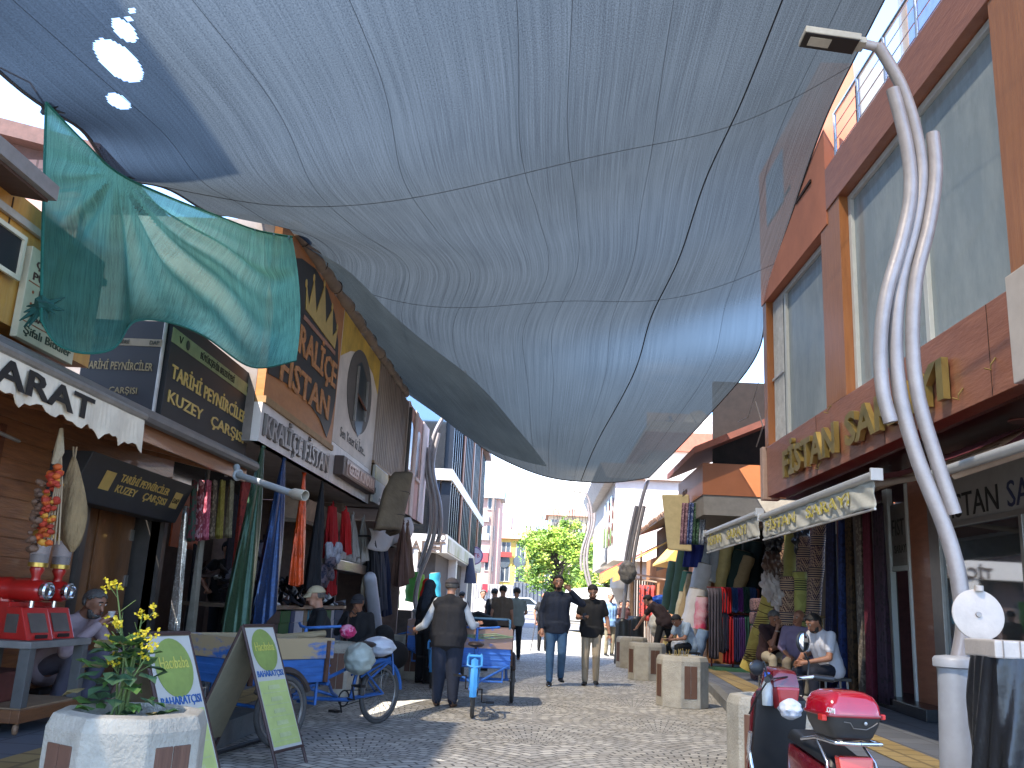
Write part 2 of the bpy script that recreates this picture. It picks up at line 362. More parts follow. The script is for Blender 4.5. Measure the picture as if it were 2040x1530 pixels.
scn.cycles.max_bounces = 8; scn.cycles.transparent_max_bounces = 16; scn.cycles.caustics_reflective = False; scn.cycles.caustics_refractive = False
scn.cycles.use_denoising = True
# ================================================================== ground
def paver_mat():
    m = bpy.data.materials.new('fan_pavers'); nt, N, L, b = nodes(m); b.inputs['Roughness'].default_value = .75
    tc = N.new('ShaderNodeTexCoord'); sp = N.new('ShaderNodeSeparateXYZ'); L.new(tc.outputs['Object'], sp.inputs[0])
    def mm(op, a, b_=0, c=0):
        q = N.new('ShaderNodeMath'); q.operation = op
        for i, z in enumerate((a, b_, c)):
            if isinstance(z, (int, float)): q.inputs[i].default_value = z
            else: L.new(z, q.inputs[i])
        return q.outputs[0]
    T = 2.6
    row = mm('FLOOR', mm('DIVIDE', sp.outputs[1], T*.5)); off = mm('MULTIPLY', mm('MODULO', row, 2), T/2)
    x = mm('SUBTRACT', mm('FLOORED_MODULO', mm('ADD', sp.outputs[0], mm('ADD', off, 100*T)), T), T/2)
    y = mm('SUBTRACT', sp.outputs[1], mm('MULTIPLY', row, T*.5)); y = mm('ADD', y, .55)
    r = mm('SQRT', mm('ADD', mm('MULTIPLY', x, x), mm('MULTIPLY', y, y))); th = mm('ARCTAN2', x, y)
    cb = N.new('ShaderNodeCombineXYZ'); L.new(mm('MULTIPLY', th, 1.35), cb.inputs[0]); L.new(r, cb.inputs[1])
    bt = N.new('ShaderNodeTexBrick'); bt.inputs['Scale'].default_value = 1; bt.inputs['Brick Width'].default_value = .13; bt.inputs['Row Height'].default_value = .1; bt.inputs['Mortar Size'].default_value = .008
    bt.inputs['Color1'].default_value = hx('a5a199'); bt.inputs['Color2'].default_value = hx('e0dacd'); bt.inputs['Mortar'].default_value = hx('55524d'); bt.inputs['Bias'].default_value = -.45
    L.new(cb.outputs[0], bt.inputs['Vector'])
    nz = N.new('ShaderNodeTexNoise'); nz.inputs['Scale'].default_value = .9; nz.inputs['Detail'].default_value = 8; nz.inputs['Roughness'].default_value = .7; L.new(tc.outputs['Object'], nz.inputs['Vector'])
    cr = N.new('ShaderNodeValToRGB'); cr.color_ramp.elements[0].position = .3; cr.color_ramp.elements[1].position = .7; cr.color_ramp.elements[0].color = (.62, .61, .59, 1); cr.color_ramp.elements[1].color = (1, 1, 1, 1); L.new(nz.outputs['Fac'], cr.inputs[0])
    mx = N.new('ShaderNodeMix'); mx.data_type = 'RGBA'; mx.blend_type = 'MULTIPLY'; mx.inputs[0].default_value = .8; L.new(bt.outputs['Color'], mx.inputs[6]); L.new(cr.outputs[0], mx.inputs[7])
    # every third ring of stones is a paler mix
    ring = mm('GREATER_THAN', mm('FRACT', mm('MULTIPLY', r, 1.25)), .78)
    m2 = N.new('ShaderNodeMix'); m2.data_type = 'RGBA'; m2.blend_type = 'MULTIPLY'; L.new(mm('MULTIPLY', ring, .3), m2.inputs[0]); L.new(mx.outputs[2], m2.inputs[6]); m2.inputs[7].default_value = (.6, .56, .5, 1)
    L.new(m2.outputs[2], b.inputs['Base Color'])
    bp = N.new('ShaderNodeBump'); bp.inputs['Strength'].default_value = .6; bp.inputs['Distance'].default_value = .008; bp.invert = True; L.new(bt.outputs['Fac'], bp.inputs['Height']); L.new(bp.outputs[0], b.inputs['Normal'])
    return m
def gz(Y): return 0 if Y < 28 else min(.55, (Y-28)/42*.55)
def strip(name, xs, ys, dz, mat):
    mb = MB(); n = len(ys)
    for Y in ys:
        for x in xs: mb.v.append((x, Y, gz(Y)+dz))
    k = len(xs)
    for j in range(n-1):
        for i in range(k-1): mb.f.append((j*k+i, j*k+i+1, (j+1)*k+i+1, (j+1)*k+i)); mb.mi.append(0)
    return tag(mb.build(name, mat), kind='structure')
dust = M('dusty_ground', '8d877c', .9, scale=.6, var=.3, bump=.2)
strip('ground', [-700, -60, -12, -6, 6, 12, 60, 700], [-60, 0, 28, 40, 55, 70, 120, 900], -.004, dust)
strip('street', [-3.2, 3.2], [-6, 28, 40, 46], 0, paver_mat())
strip('cross_road', [-40, 40], [46, 55, 70, 84], .004, M('asphalt', '77757a', .85, scale=1.2, var=.25, bump=.3, bscale=60))
stone = M('pavement_stone', '6e7178', .8, scale=2.2, var=.28, bump=.2, bscale=30)
kerb = M('kerb_stone', '74736f', .8, scale=3, var=.3, bump=.3)
slabs = bricks('pavement_slabs', '676b73', '767980', '4c4d50', .4, .4, .008, 'yx', .75)
def walk(name, inner, outer, z0, mat):
    mb = MB()
    for i in range(len(inner)-1):
        a, b = inner[i], inner[i+1]; c, d = outer[i+1], outer[i]
        mb.hexa([(a[0], a[1], -.1), (b[0], b[1], -.1), (c[0], c[1], -.1), (d[0], d[1], -.1), (a[0], a[1], z0), (b[0], b[1], z0), (c[0], c[1], z0), (d[0], d[1], z0)])
    return tag(mb.build(name, mat), kind='structure')
ri = [(2.33, -6), (2.42, 8), (2.62, 13), (2.95, 16), (2.95, 28)]; ro = [(7.5, y) for _, y in ri]
walk('right_pavement', [(x+.14, y) for x, y in ri], ro, .13, slabs)
walk('right_kerb', ri, [(x+.137, y) for x, y in ri], .133, kerb)
li = [(-2.55, -6), (-2.55, 9), (-2.6, 28)]
walk('left_pavement', [(-8, y) for _, y in li], [(x-.14, y) for x, y in li], .19, slabs)
walk('left_kerb', [(x-.137, y) for x, y in li], li, .193, kerb)
tact = bricks('tactile_yellow', 'b39a66', 'a38b5b', '84704c', .3, .3, .02, 'yx', .7)
mb = MB()
for a, b in (((2.95, 4.5), (3.12, 9)), ((3.12, 9), (3.2, 14)), ((3.2, 14), (3.62, 20)), ((3.62, 20), (3.7, 28))):
    wd = .42
    mb.slab([(a[0], a[1], .134), (a[0]+wd, a[1], .134), (b[0]+wd, b[1], .134), (b[0], b[1], .134)], (0, 0, .006))
tag(mb.build('tactile_strip', tact), kind='structure')
mb = MB(); mb.slab([(-3.2, 2.5, .194), (-2.8, 2.5, .194), (-2.8, 26, .194), (-3.2, 26, .194)], (0, 0, .006)); tag(mb.build('tactile_strip', tact), kind='structure')
# a short dead-end kerb hole: iron drain grate left out, nothing else on the road
# ================================================================== shade nets
NETC = net_mat('grey_shade_net', '313537', 'e4dccf', .34, 700, 5, .55)
def catmull(P, t):
    n = len(P)-1; x = min(max(t, 0), .99999)*n; i = int(x); f = x-i
    p0, p1, p2, p3 = P[max(i-1, 0)], P[i], P[i+1], P[min(i+2, n)]
    return (p1*2+(p2-p0)*f+(p0*2-p1*5+p2*4-p3)*f*f+(p1*3-p0-p2*3+p3)*f*f*f)*.5
rows = [  # left tie, right tie, sag
    ((-4.3, -2.5, 5.0), (3.9, -2.5, 8.9), .5), ((-4.25, 1, 4.9), (3.9, 1, 8.9), .6), ((-4.2, 4.2, 4.75), (3.92, 4.5, 8.9), .6),
    ((-4.0, 6.3, 4.9), (3.95, 8, 8.8), .65), ((-4.0, 7.6, 4.97), (4.0, 10.6, 8.72), .7), ((-3.8, 9.3, 5.4), (4.0, 12.4, 8.5), .75),
    ((-3.5, 11.1, 5.88), (4.0, 14.3, 7.8), .75), ((-4.1, 14.0, 6.3), (4.0, 15.9, 7.1), .8), ((-4.1, 17.0, 6.35), (3.98, 16.75, 6.1), .75),
    ((-3.5, 20.4, 6.2), (3.45, 19.4, 5.35), .8), ((-2.54, 23.5, 6.06), (2.75, 23.2, 4.62), .82)]
nl = [V(a) for a, b, c in rows]; nr = [V(b) for a, b, c in rows]; ns = [V((c, 0, 0)) for a, b, c in rows]
def netf(u, v):
    a, b, s = catmull(nl, v), catmull(nr, v), catmull(ns, v).x
    p = a.lerp(b, u)
    p.z -= s*4*u*(1-u)*(1+.25*(1-2*u))
    p.z += .03*math.sin(v*31+u*5)*math.sin(math.pi*u)*max(0, v-.3)*2+.012*math.sin(u*16+v*9)*math.sin(math.pi*u)
    e = max(0, 1-u/.12)
    p.z += e*.05*math.sin(v*60)
    return p
holes = [(247, 58, 16, 26), (237, 125, 31, 50), (236, 202, 17, 22), (262, 22, 4, 5), (256, 33, 4, 5)]
mb = MB(); NU, NV = 150, 200; mb.grid(netf, NU, NV)
# worn-through holes near the left edge: faces round the torn spots are cut out
def torn(f):
    c = V((0, 0, 0))
    for i in f: c += V(mb.v[i])
    c /= len(f)
    for hc, ha, hb in HOLES:
        d = c-hc
        if (d.x/ha)**2+(d.y/hb)**2 < 1: return True
    return False
HOLES = []
def net_hit(x, y):
    best = None
    for j in range(0, 61):
        for i in range(0, 61):
            p = netf(i/60*.5, .1+j/60*.6); d = (p-CAM); t = d.dot(ray(x, y))/ray(x, y).length_squared
            e = (d-ray(x, y)*t).length/d.length
            if best is None or e < best[0]: best = (e, i/60*.5, .1+j/60*.6, p)
    for st in (.008, .0015):
        _, u0, v0, _p = best
        for j in range(-12, 13):
            for i in range(-12, 13):
                p = netf(u0+i*st*.5, v0+j*st); d = (p-CAM); t = d.dot(ray(x, y))/ray(x, y).length_squared
                e = (d-ray(x, y)*t).length/d.length
                if e < best[0]: best = (e, u0+i*st*.5, v0+j*st, p)
    return best
HUV = []
for hx_, hy_, ra, rb in holes:
    e, u, v, p = net_hit(hx_, hy_); k = (p-CAM).length/FPX
    HOLES.append((p, max(ra*k*.95, .022), max(rb*k*1.35, .03))); HUV.append((u, v))
# refine round the holes by using a finer net patch grid there
mb = MB()
us = sorted(set([i/NU for i in range(NU+1)]+[i/600 for i in range(0, 150)])); vv = sorted(set([j/NV for j in range(NV+1)]+[j/900 for j in range(130, 460)]))
n0 = len(us)
for v in vv:
    for u in us:
        mb.uv[len(mb.v)] = (u, v); mb.v.append(tuple(netf(u, v)))
for j in range(len(vv)-1):
    for i in range(n0-1):
        f = (j*n0+i, j*n0+i+1, (j+1)*n0+i+1, (j+1)*n0+i)
        if us[i] < .26 and .13 < vv[j] < .6 and torn(f): continue
        mb.f.append(f); mb.mi.append(0)
netroot = thing('shade_net', 'huge grey woven shade net stretched over the whole street, torn near its left edge', 'shade net', (0, 10, 6))
mb.build('netting', NETC, netroot, smooth=True, fix=False)
dk = M('seam_thread', '2b3036', .9)
mb = MB()
for u in (.08, .2, .31, .46, .52, .69, .64, .9): mb.tube([netf(u+.006*math.sin(i*.21+u*9)+(.13-.15*max(0, i/90-.2)/.8 if u == .69 else 0), i/90)-V((0, 0, .004)) for i in range(91)], .0025 if u != .69 else .011, 4)
for v in (.43, .66): mb.tube([netf(i/60, v+.012*math.sin(i*.16))-V((0, 0, .005)) for i in range(61)], .004, 4)
mb.build('seam', dk, netroot)
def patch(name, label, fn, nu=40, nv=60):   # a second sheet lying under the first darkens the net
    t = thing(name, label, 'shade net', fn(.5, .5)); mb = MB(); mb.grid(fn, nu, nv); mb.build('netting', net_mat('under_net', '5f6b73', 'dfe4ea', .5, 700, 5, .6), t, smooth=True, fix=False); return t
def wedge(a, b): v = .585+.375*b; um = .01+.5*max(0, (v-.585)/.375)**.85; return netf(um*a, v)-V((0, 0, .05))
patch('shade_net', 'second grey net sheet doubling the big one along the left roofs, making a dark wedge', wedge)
rope = M('hem_rope', '4a4648', .9, bump=.4)
mb = MB(); mb.tube([netf(0, i/120) for i in range(121)], .016, 6); mb.build('hem', rope, netroot)
mb = MB(); mb.tube([netf(i/60, 1) for i in range(61)], .02, 6); mb.build('hem', rope, netroot)
mb = MB(); mb.tube([netf(1, i/120) for i in range(121)], .014, 6); mb.build('hem', rope, netroot)
mb = MB()
for v in (4/10, 3/10):   # knots where the net is tied
    p = netf(0, v); mb.ball(p, (.06, .05, .05), 8, 6, jit=.3)
    for k in range(5): mb.tube([p, p+V((random.uniform(.03, .2), random.uniform(-.12, .12), random.uniform(-.1, .02)))], [.02, .005], 5)
mb.build('knot', M('black_rope', '17181a', .9), netroot)
p = netf(0, 4/10); q = LP(20, 385, -4.4)
tag(MB().tube([p, (p+q)/2-V((0, 0, .05)), q], .014, 6).build('rope', M('tan_rope', '6d5f50', .9), base=p), 'brown rope pulled taut from the net knot to the left roof', 'rope')
# ---- the green scrap of net
GN = net_mat('green_shade_net', '55897d', 'b9dcd0', .5, 300, 3, .7)
ga = PY(92, 205, 6.2); gb = PY(240, 338, 7.2)
gT = [PY(92, 205, 5.9), PY(165, 280, 6.4), PY(235, 345, 7.2), PY(330, 392, 7.9), PY(430, 432, 8.7), PY(510, 460, 9.4), PY(582, 472, 10.0)]
gB = [PY(82, 640, 5.3), PY(125, 692, 5.4), PY(212, 700, 5.8), PY(288, 635, 6.35), PY(400, 668, 7.6), PY(500, 732, 8.5), PY(590, 720, 9.8)]
gM = [PY(85, 470, 5.5), PY(122, 540, 5.75), PY(233, 560, 6.3), PY(320, 560, 7.1), PY(430, 590, 7.9), PY(520, 640, 8.8), PY(598, 600, 9.9)]
def gf(u, v):
    t, m_, b = catmull(gT, u), catmull(gM, u), catmull(gB, u)
    p = t*(1-v)*(1-2*v)+m_*4*v*(1-v)+b*v*(2*v-1)
    k = math.sin(math.pi*u)
    # folds fan out from the knot
    a = math.atan2(v, (u-.33)); fold = (math.sin(a*17)+.5*math.sin(a*29+1))*.085*min(1, math.hypot(v, u-.33)*3)*(1-.55*v)
    return p+V((.8, -.6, 0))*(fold*k)+V((.6, -.8, 0))*(.13*math.sin(v*math.pi)*math.sin(u*9))*k
mb = MB(); mb.grid(gf, 110, 90)
g = thing('green_net', 'torn translucent green net hanging in swags from the left edge of the grey net', 'net', gT[0])
mb.build('netting', GN, g, smooth=True, fix=False)
mb = MB(); mb.tube([gf(i/60, 0) for i in range(61)], .014, 5); mb.tube([gf(i/60, .995) for i in range(61)], .008, 5); mb.tube([gf(0, i/30) for i in range(31)], .01, 5)
mb.build('hem', M('green_hem', '14594c', .9), g)
mb = MB()
p = gf(.04, .83)
for k in range(9): mb.tube([p, p+V((random.uniform(-.14, .14), random.uniform(-.05, .05), random.uniform(-.16, .1)))], [.03, .004], 5)
mb.ball(p, (.06, .05, .05), 8, 6, jit=.3); mb.build('knot', M('green_knot', '12433c', .9), g)
mb = MB()
for u in (.82, .9, .97):
    p = gf(u, 0); mb.tube([p, p+V((0, -.02, -.07)), p+V((.01, -.02, -.13))], [.02, .012, .004], 5)
mb.build('tie', M('blue_tie', '6f93a0', .8), g)
# ================================================================== LEFT SIDE
def LQ(Y, z, x0=-3.3, out=0): return V((LX(Y, x0)+out, Y, z))
def RQ(Y, z, x0=4.1, out=0): return V((RX(Y, x0)-out, Y, z))
def lpan(mb, Y0, Y1, z0, z1, x0=-3.3, th=.1, out=0): return mb.slab([LQ(Y0, z0, x0, out), LQ(Y1, z0, x0, out), LQ(Y1, z1, x0, out), LQ(Y0, z1, x0, out)], (-th, 0, 0))
def rpan(mb, Y0, Y1, z0, z1, x0=4.1, th=.1, out=0): return mb.slab([RQ(Y0, z0, x0, out), RQ(Y1, z0, x0, out), RQ(Y1, z1, x0, out), RQ(Y0, z1, x0, out)], (th, 0, 0))
LR, RR, UP = V((.0138, 1, 0)), V((.0138, -1, 0)), V((0, 0, 1))
white_p = M('cladding_white', 'd2c8c2', .45, var=.22, scale=2.5, stretch=(1, 1, .4))
black_p = M('sign_black', '191a1d', .55, var=.2, scale=5)
gold_l = M('letter_gold', 'cfae62', .4, .35, var=.15)
cream = M('cream_paint', 'c9c0a6', .6, var=.15)
iron = M('dark_iron', '33302f', .6, .4, var=.3, bump=.2)
# --- two-storey clad row: upper shop fronts hang over the pavement
soff = M('soffit_grey', '96908e', .7, var=.25, scale=3)
def upper(name, label, Y0, Y1, z0, z1, deep=2.4):
    t = thing(name, label, 'shop building', LQ(Y0, 0, -4.8))
    mb = MB(); lpan(mb, Y0+.003, Y1-.003, z0+.012, z1, -3.3, deep, -.105); mb.build('upper_storey', M('storey_core', '7c716a', .8), t)
    mb = MB(); lpan(mb, Y0+.004, Y1-.004, z0, z0+.01, -3.3, deep, -.002); mb.build('soffit', soff, t)
    return t
k1 = upper('dress_shop', 'dress shop with an orange board bearing a black oval and golden crown', 10.25, 13.65, 2.96, 5.71)
mb = MB(); lpan(mb, 10.25, 13.65, 3.50, 5.71); mb.build('sign_board', wood('orange_board', 'b8793f', '9c602f', (1, 1, 3), .5, .1, 2), k1)
mb = MB(); lpan(mb, 10.25, 13.65, 3.42, 3.50, out=.035, th=.13); mb.build('ledge', M('ledge_tan', '97754c', .6, var=.3), k1)
mb = MB(); lpan(mb, 10.25, 13.65, 2.96, 3.42); mb.build('sign_band', white_p, k1)
# black oval with pointed foot
ov = [(10.3, 3.78), (11, 3.84), (12, 3.86), (12.8, 3.74), (13.28, 3.56), (13.45, 3.8), (13.57, 4.2), (13.55, 4.7), (13.4, 5.1), (13.05, 5.42), (12.5, 5.62), (11.8, 5.67), (11.1, 5.55), (10.6, 5.36), (10.3, 5.15)]
mb = MB(); mb.slab([LQ(y, z, -3.3, .012) for y, z in ov]+[], (-.008, 0, 0)); mb.build('oval', M('oval_black', '23201f', .5), k1)
crn = [(11.5, 4.98), (11.42, 5.3), (11.62, 5.02+.05), (11.75, 5.5), (12.0, 5.1), (12.3, 5.62), (12.55, 5.12), (12.85, 5.45), (13.0, 5.05), (13.25, 5.25), (13.2, 4.92)]
mb = MB(); mb.slab([LQ(y, z, -3.3, .024) for y, z in reversed(crn)], (-.01, 0, 0))
for y, z in ((11.42, 5.32), (11.75, 5.52), (12.3, 5.64), (12.85, 5.47), (13.25, 5.28)): mb.ball(LQ(y, z, -3.3, .012), (.012, .05, .06), 8, 6)
mb.build('crown_emblem', gold_l, k1)
mb = MB(); lpan(mb, 11.45, 13.25, 4.83, 4.89, out=.024, th=.01); mb.build('crown_bar', M('rose_gold', 'a0705a', .5), k1)
old_gold = M('worn_orange_letter', 'b87b48', .55, var=.5, scale=14)
mb = MB(); mb.text('KRALİÇE', LQ(10.95, 4.36, -3.3, .02), LR, UP, .38, 2.5, .012, .02); mb.text('FISTAN', LQ(10.72, 3.82, -3.3, .02), LR, UP, .36, 2.5, .012, .02); mb.build('lettering', old_gold, k1)
mb = MB(); mb.text('KRALİÇE FİSTAN', LQ(10.36, 3.06, -3.3, .02), LR, UP, .25, 3.1, .04, .015); mb.build('lettering', M('steel_letter', '8f8783', .35, .6), k1)
mb = MB(); mb.text('KRALİÇE FİSTAN', LQ(10.345, 3.055, -3.3, .004), LR, UP, .26, 3.11, .006, .03); mb.build('letter_backing', M('letter_backing', '4a3f3a', .6), k1)
k2 = upper('shoe_shop', 'pale shop front with a grey oval round its narrow broken window', 13.66, 16.8, 2.96, 5.70)
mb = MB(); lpan(mb, 13.66, 16.8, 3.58, 5.70); mb.build('sign_board', M('board_bone', 'd0c2b6', .55, var=.25, scale=1.6), k2)
yel = MB(); yel.slab([LQ(13.68, 4.95, -3.3, .006), LQ(14.3, 5.2, -3.3, .006), LQ(15.2, 5.42, -3.3, .006), LQ(16.2, 5.3, -3.3, .006), LQ(16.78, 5.05, -3.3, .006), LQ(16.78, 5.69, -3.3, .006), LQ(13.68, 5.69, -3.3, .006)], (-.004, 0, 0)); yel.build('yellow_panel', M('yellow_vinyl', 'c9a23a', .55, var=.35, scale=2), k2)
mb = MB(); mb.slab([LQ(15.25+.98*math.cos(a), 4.72+.72*math.sin(a), -3.3, .012) for a in [2*math.pi*i/40 for i in range(40)]], (-.008, 0, 0)); mb.build('oval', M('oval_grey', '57504b', .6), k2)
wn = [(14.85, 5.1), (15.15, 5.24), (15.75, 5.02), (15.9, 4.95), (15.78, 4.5), (15.6, 4.1), (15.35, 3.95), (15.05, 4.1), (14.92, 4.5)]
mb = MB(); mb.slab([LQ(y, z, -3.3, .016) for y, z in reversed(wn)], (-.003, 0, 0)); wnd = mb.build('window', M('window_void', '0e0c0c', .3), k2)
mb = MB(); lpan(mb, 14.86, 14.94, 4.15, 5.1, out=.05, th=.03); lpan(mb, 15.68, 15.75, 4.3, 5.02, out=.05, th=.03); mb.build('frame', M('frame_alu', '8e8680', .4, .4), wnd)
mb = MB(); mb.tube([LQ(14.9, 4.62, -3.3, .04), LQ(15.7, 4.5, -3.3, .04)], .02, 6); mb.build('bar', M('rust', '6b3f2c', .8), wnd)
mb = MB(); mb.text('Sen Yeter ki İste...', LQ(14.12, 3.74, -3.3, .006), LR, UP, .17, 2.0, .004, .0); mb.build('lettering', M('ink_grey', '55504e', .6), k2)
mb = MB()
for i in range(5): lpan(mb, 13.66+.628*i+.004, 13.66+.628*(i+1)-.004, 2.96, 3.575)
mb.each('cladding', white_p, k2)
gz_ = thing('light_box', 'brown framed light box sign of a shoe shop on the pale cladding', 'sign', LQ(15.2, 3.1))
mb = MB(); lpan(mb, 13.9, 16.5, 3.1, 3.4, out=.16, th=.155); mb.build('case', M('case_brown', '3c2a24', .5), gz_, bevel=.01)
mb = MB(); lpan(mb, 14.1, 16.46, 3.125, 3.375, out=.168, th=.006); mb.build('face', M('face_maroon', '6d4a42', .4), gz_)
mb = MB(); mb.text('GEZER KUNDURA', LQ(14.25, 3.16, -3.3, .178), LR, UP, .18, 2.1, .012, .03); mb.build('lettering', M('letter_pale', 'c9a89b', .4), gz_)
# corrugated front
k3 = upper('corrugated_shop', 'shop whose upper front is clad in brown corrugated metal', 16.81, 20.4, 3.25, 5.72)
mb = MB(); n = 76
pts = [LQ(16.82+(20.38-16.82)*i/n, 0, -3.3, .02*(1 if (i//2) % 2 else -1)) for i in range(n+1)]
for i in range(n):
    a, b = pts[i], pts[i+1]; mb.add([(a.x, a.y, 3.8), (b.x, b.y, 3.8), (b.x, b.y, 5.7), (a.x, a.y, 5.7)], [(0, 1, 2, 3)])
mb.build('corrugated_sheet', M('corrugated_brown', '8f7b6b', .5, .2, var=.35, scale=3, stretch=(1, 1, .3)), k3)
mb = MB(); lpan(mb, 16.82, 20.38, 3.74, 3.79, out=.04, th=.1); mb.build('rail', M('rail_tan', '8a6a4a', .6), k3)
mb = MB(); lpan(mb, 16.85, 20.3, 3.27, 3.73, out=-.03); mb.build('sign_band', M('band_ochre', '9f8a5c', .6, var=.3), k3)
sgn = thing('shop_sign', 'small white and yellow painted sign above the rolled foam', 'sign', LQ(17.3, 3.3))
mb = MB(); lpan(mb, 16.9, 18.3, 3.02, 3.72, out=.06, th=.05); mb.build('board', M('board_white', 'a8a49c', .5, var=.2), sgn)
mb = MB(); lpan(mb, 16.92, 18.28, 3.45, 3.7, out=.064, th=.004); mb.build('yellow_field', M('field_yellow', 'a89248', .5, var=.4), sgn)
mb = MB(); lpan(mb, 17.5, 18.2, 3.08, 3.15, out=.064, th=.004); lpan(mb, 17.05, 17.1, 3.2, 3.3, out=.064, th=.004); mb.each('marking', black_p, sgn)
k4 = upper('pink_building', 'narrow pink plastered building with two arched upper windows', 20.42, 23.9, 3.22, 5.75)
pk = M('pink_plaster', 'd0a498', .8, var=.25, scale=2.2); pk2 = M('pale_stripe', 'd8c4bc', .8, var=.15)
mb = MB(); lpan(mb, 20.42, 23.9, 3.22, 5.75); mb.build('wall', pk, k4)
mb = MB()
for a, b in ((20.42, 20.62), (21.5, 21.95), (22.85, 23.9)): lpan(mb, a, b, 3.222, 5.748, out=.035, th=.032)
mb.each('pilaster', pk2, k4)
for y0 in (20.75, 22.05):
    arch = [(y0, 4.2), (y0+.62, 4.2), (y0+.62, 5.15)]+[(y0+.31+.31*math.cos(a), 5.15+.24*math.sin(a)) for a in [math.pi*i/8 for i in range(1, 8)]]+[(y0, 5.15)]
    mb = MB(); mb.slab([LQ(y, z, -3.3, .006) for y, z in arch], (-.003, 0, 0)); wn_ = mb.build('window', M('window_brown', '3d2c2a', .25), k4)
    mb = MB(); lpan(mb, y0-.05, y0+.67, 4.12, 4.2, out=.07, th=.068); mb.build('sill', pk2, wn_)
mb = MB(); mb.tube([LQ(20.46, 2.4, -3.3, .05), LQ(20.46, 5.6, -3.3, .05)], .05, 8)
tag(mb.build('drainpipe', M('pipe_grey', '5a5350', .5, .3), base=LQ(20.46, 2.4)), 'dark drainpipe between the corrugated front and the pink building', 'drainpipe')
# rolled tarpaulins along the parapet
tar = cloth('tarp_tan', '8a7a6b', .25, bump=.8) if False else M('tarp_tan', '8a7a6b', .8, var=.3, scale=3, bump=.6, bscale=8)
t = thing('rolled_tarpaulin', 'long tan tarpaulin rolled and roped along the left roof edge', 'tarpaulin', LQ(10.8, 5.72))
mb = MB(); n = 90
mb.tube([LQ(10.7+i*(20-10.7)/n, 5.81+.02*math.sin(i*.9), -3.3, .0) for i in range(n+1)], [.105-.04*(abs(math.sin(i*.33))**8) for i in range(n+1)], 12); mb.build('roll', tar, t, smooth=True)
mb = MB()
for i in range(10): mb.ring(LQ(11.1+i*.93, 5.83), (0, 1, .15), .104, .008, 14, 5)
mb.each('rope', M('rope_dark', '453b33', .9), t)
# ---------------------------------------------------------------- ground floor of the row: open shops
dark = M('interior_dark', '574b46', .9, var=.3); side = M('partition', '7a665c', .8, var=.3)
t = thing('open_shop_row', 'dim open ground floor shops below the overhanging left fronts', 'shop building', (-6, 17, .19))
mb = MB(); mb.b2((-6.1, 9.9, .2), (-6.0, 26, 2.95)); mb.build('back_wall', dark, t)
mb = MB()
for y in (10.42, 16.8, 20.4, 23.88): mb.b2((-6.0, y-.06, .2), (-5.05 if y < 12 else LX(y)-.45, y+.06, 2.94))
mb.each('partition', side, t)
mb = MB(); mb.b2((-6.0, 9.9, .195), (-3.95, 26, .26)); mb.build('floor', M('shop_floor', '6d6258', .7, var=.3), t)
mb = MB(); mb.b2((-4.55, 13.55, .26), (-4.45, 13.62, 2.9)); mb.b2((-4.55, 12.0, .26), (-4.48, 12.06, 2.9)); mb.each('door_post', M('post_alu', '8d8884', .4, .5), t)
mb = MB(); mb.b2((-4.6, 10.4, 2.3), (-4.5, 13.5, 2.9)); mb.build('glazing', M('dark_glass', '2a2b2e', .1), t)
mb = MB(); mb.b2((-4.48, 11.0, 1.75), (-4.46, 11.9, 2.5)); mb.build('poster', M('orange_poster', 'b5532c', .5), t)
# roller shutter box over the shoe shop
t = thing('roller_shutter_box', 'dusty slanted roller shutter box under the pale cladding', 'shutter box', LQ(15, 2.5, -3.9))
mb = MB(); mb.hexa([LQ(14.2, 2.42, -3.9, -.3), LQ(16.9, 2.42, -3.9, -.3), LQ(16.9, 2.42, -3.9, .12), LQ(14.2, 2.42, -3.9, .12), LQ(14.2, 2.9, -3.9, -.3), LQ(16.9, 2.9, -3.9, -.3), LQ(16.9, 2.72, -3.9, .2), LQ(14.2, 2.72, -3.9, .2)]); mb.build('case', M('shutter_tan', '9c8069', .6, var=.35), t)
mb = MB(); lpan(mb, 14.2, 16.9, 2.36, 2.415, -3.78, .3); mb.build('slats', M('shutter_slat', '73614f', .6), t)
# pink building behind the row, then an unseen tower shaped to shadow the net
br = bricks('pink_block', 'c29a8c', 'b58b7e', '8d6f64', .5, .24, .02, 'xz')
t = thing('pink_block_building', 'tall pink block building with brown eaves behind the wooden spice shop', 'building', (-9, 6, 0))
c0 = PX(40, 283, -6.2); c1 = PX(560, 470, -6.2)
mb = MB(); mb.b2((-16, 12.6, 0), (-7.2, 19.5, 7.6)); mb.build('wall', br, t)
mb = MB(); mb.hexa([(-16.4, 12.3, 9.7), (-6.9, 12.3, 7.5), (-6.9, 19.8, 7.5), (-16.4, 19.8, 9.7), (-16.4, 12.3, 10.0), (-6.9, 12.3, 7.75), (-6.9, 19.8, 7.75), (-16.4, 19.8, 10.0)]); mb.hexa([(-16, 12.62, 7.6), (-7.2, 12.62, 7.6), (-7.2, 19.4, 7.6), (-16, 19.4, 7.6), (-16, 12.62, 9.58), (-7.3, 12.62, 7.62), (-7.3, 19.4, 7.62), (-16, 19.4, 9.58)]); mb.build('roof', M('eave_brown', '5d3f38', .8, var=.3), t)
t = thing('unseen_tower', 'plain unseen tower at the near left, shaped to shadow the net', 'building', (-9, 0, 0))
mb = MB(); mb.b2((-8.6, .2, 0), (-6.2, 3.8, 12.6)); mb.build('wall', M('tower_wall', 'a89a8d', .85, var=.2), t)  # out of view; sized for the shadow it throws on the net corner
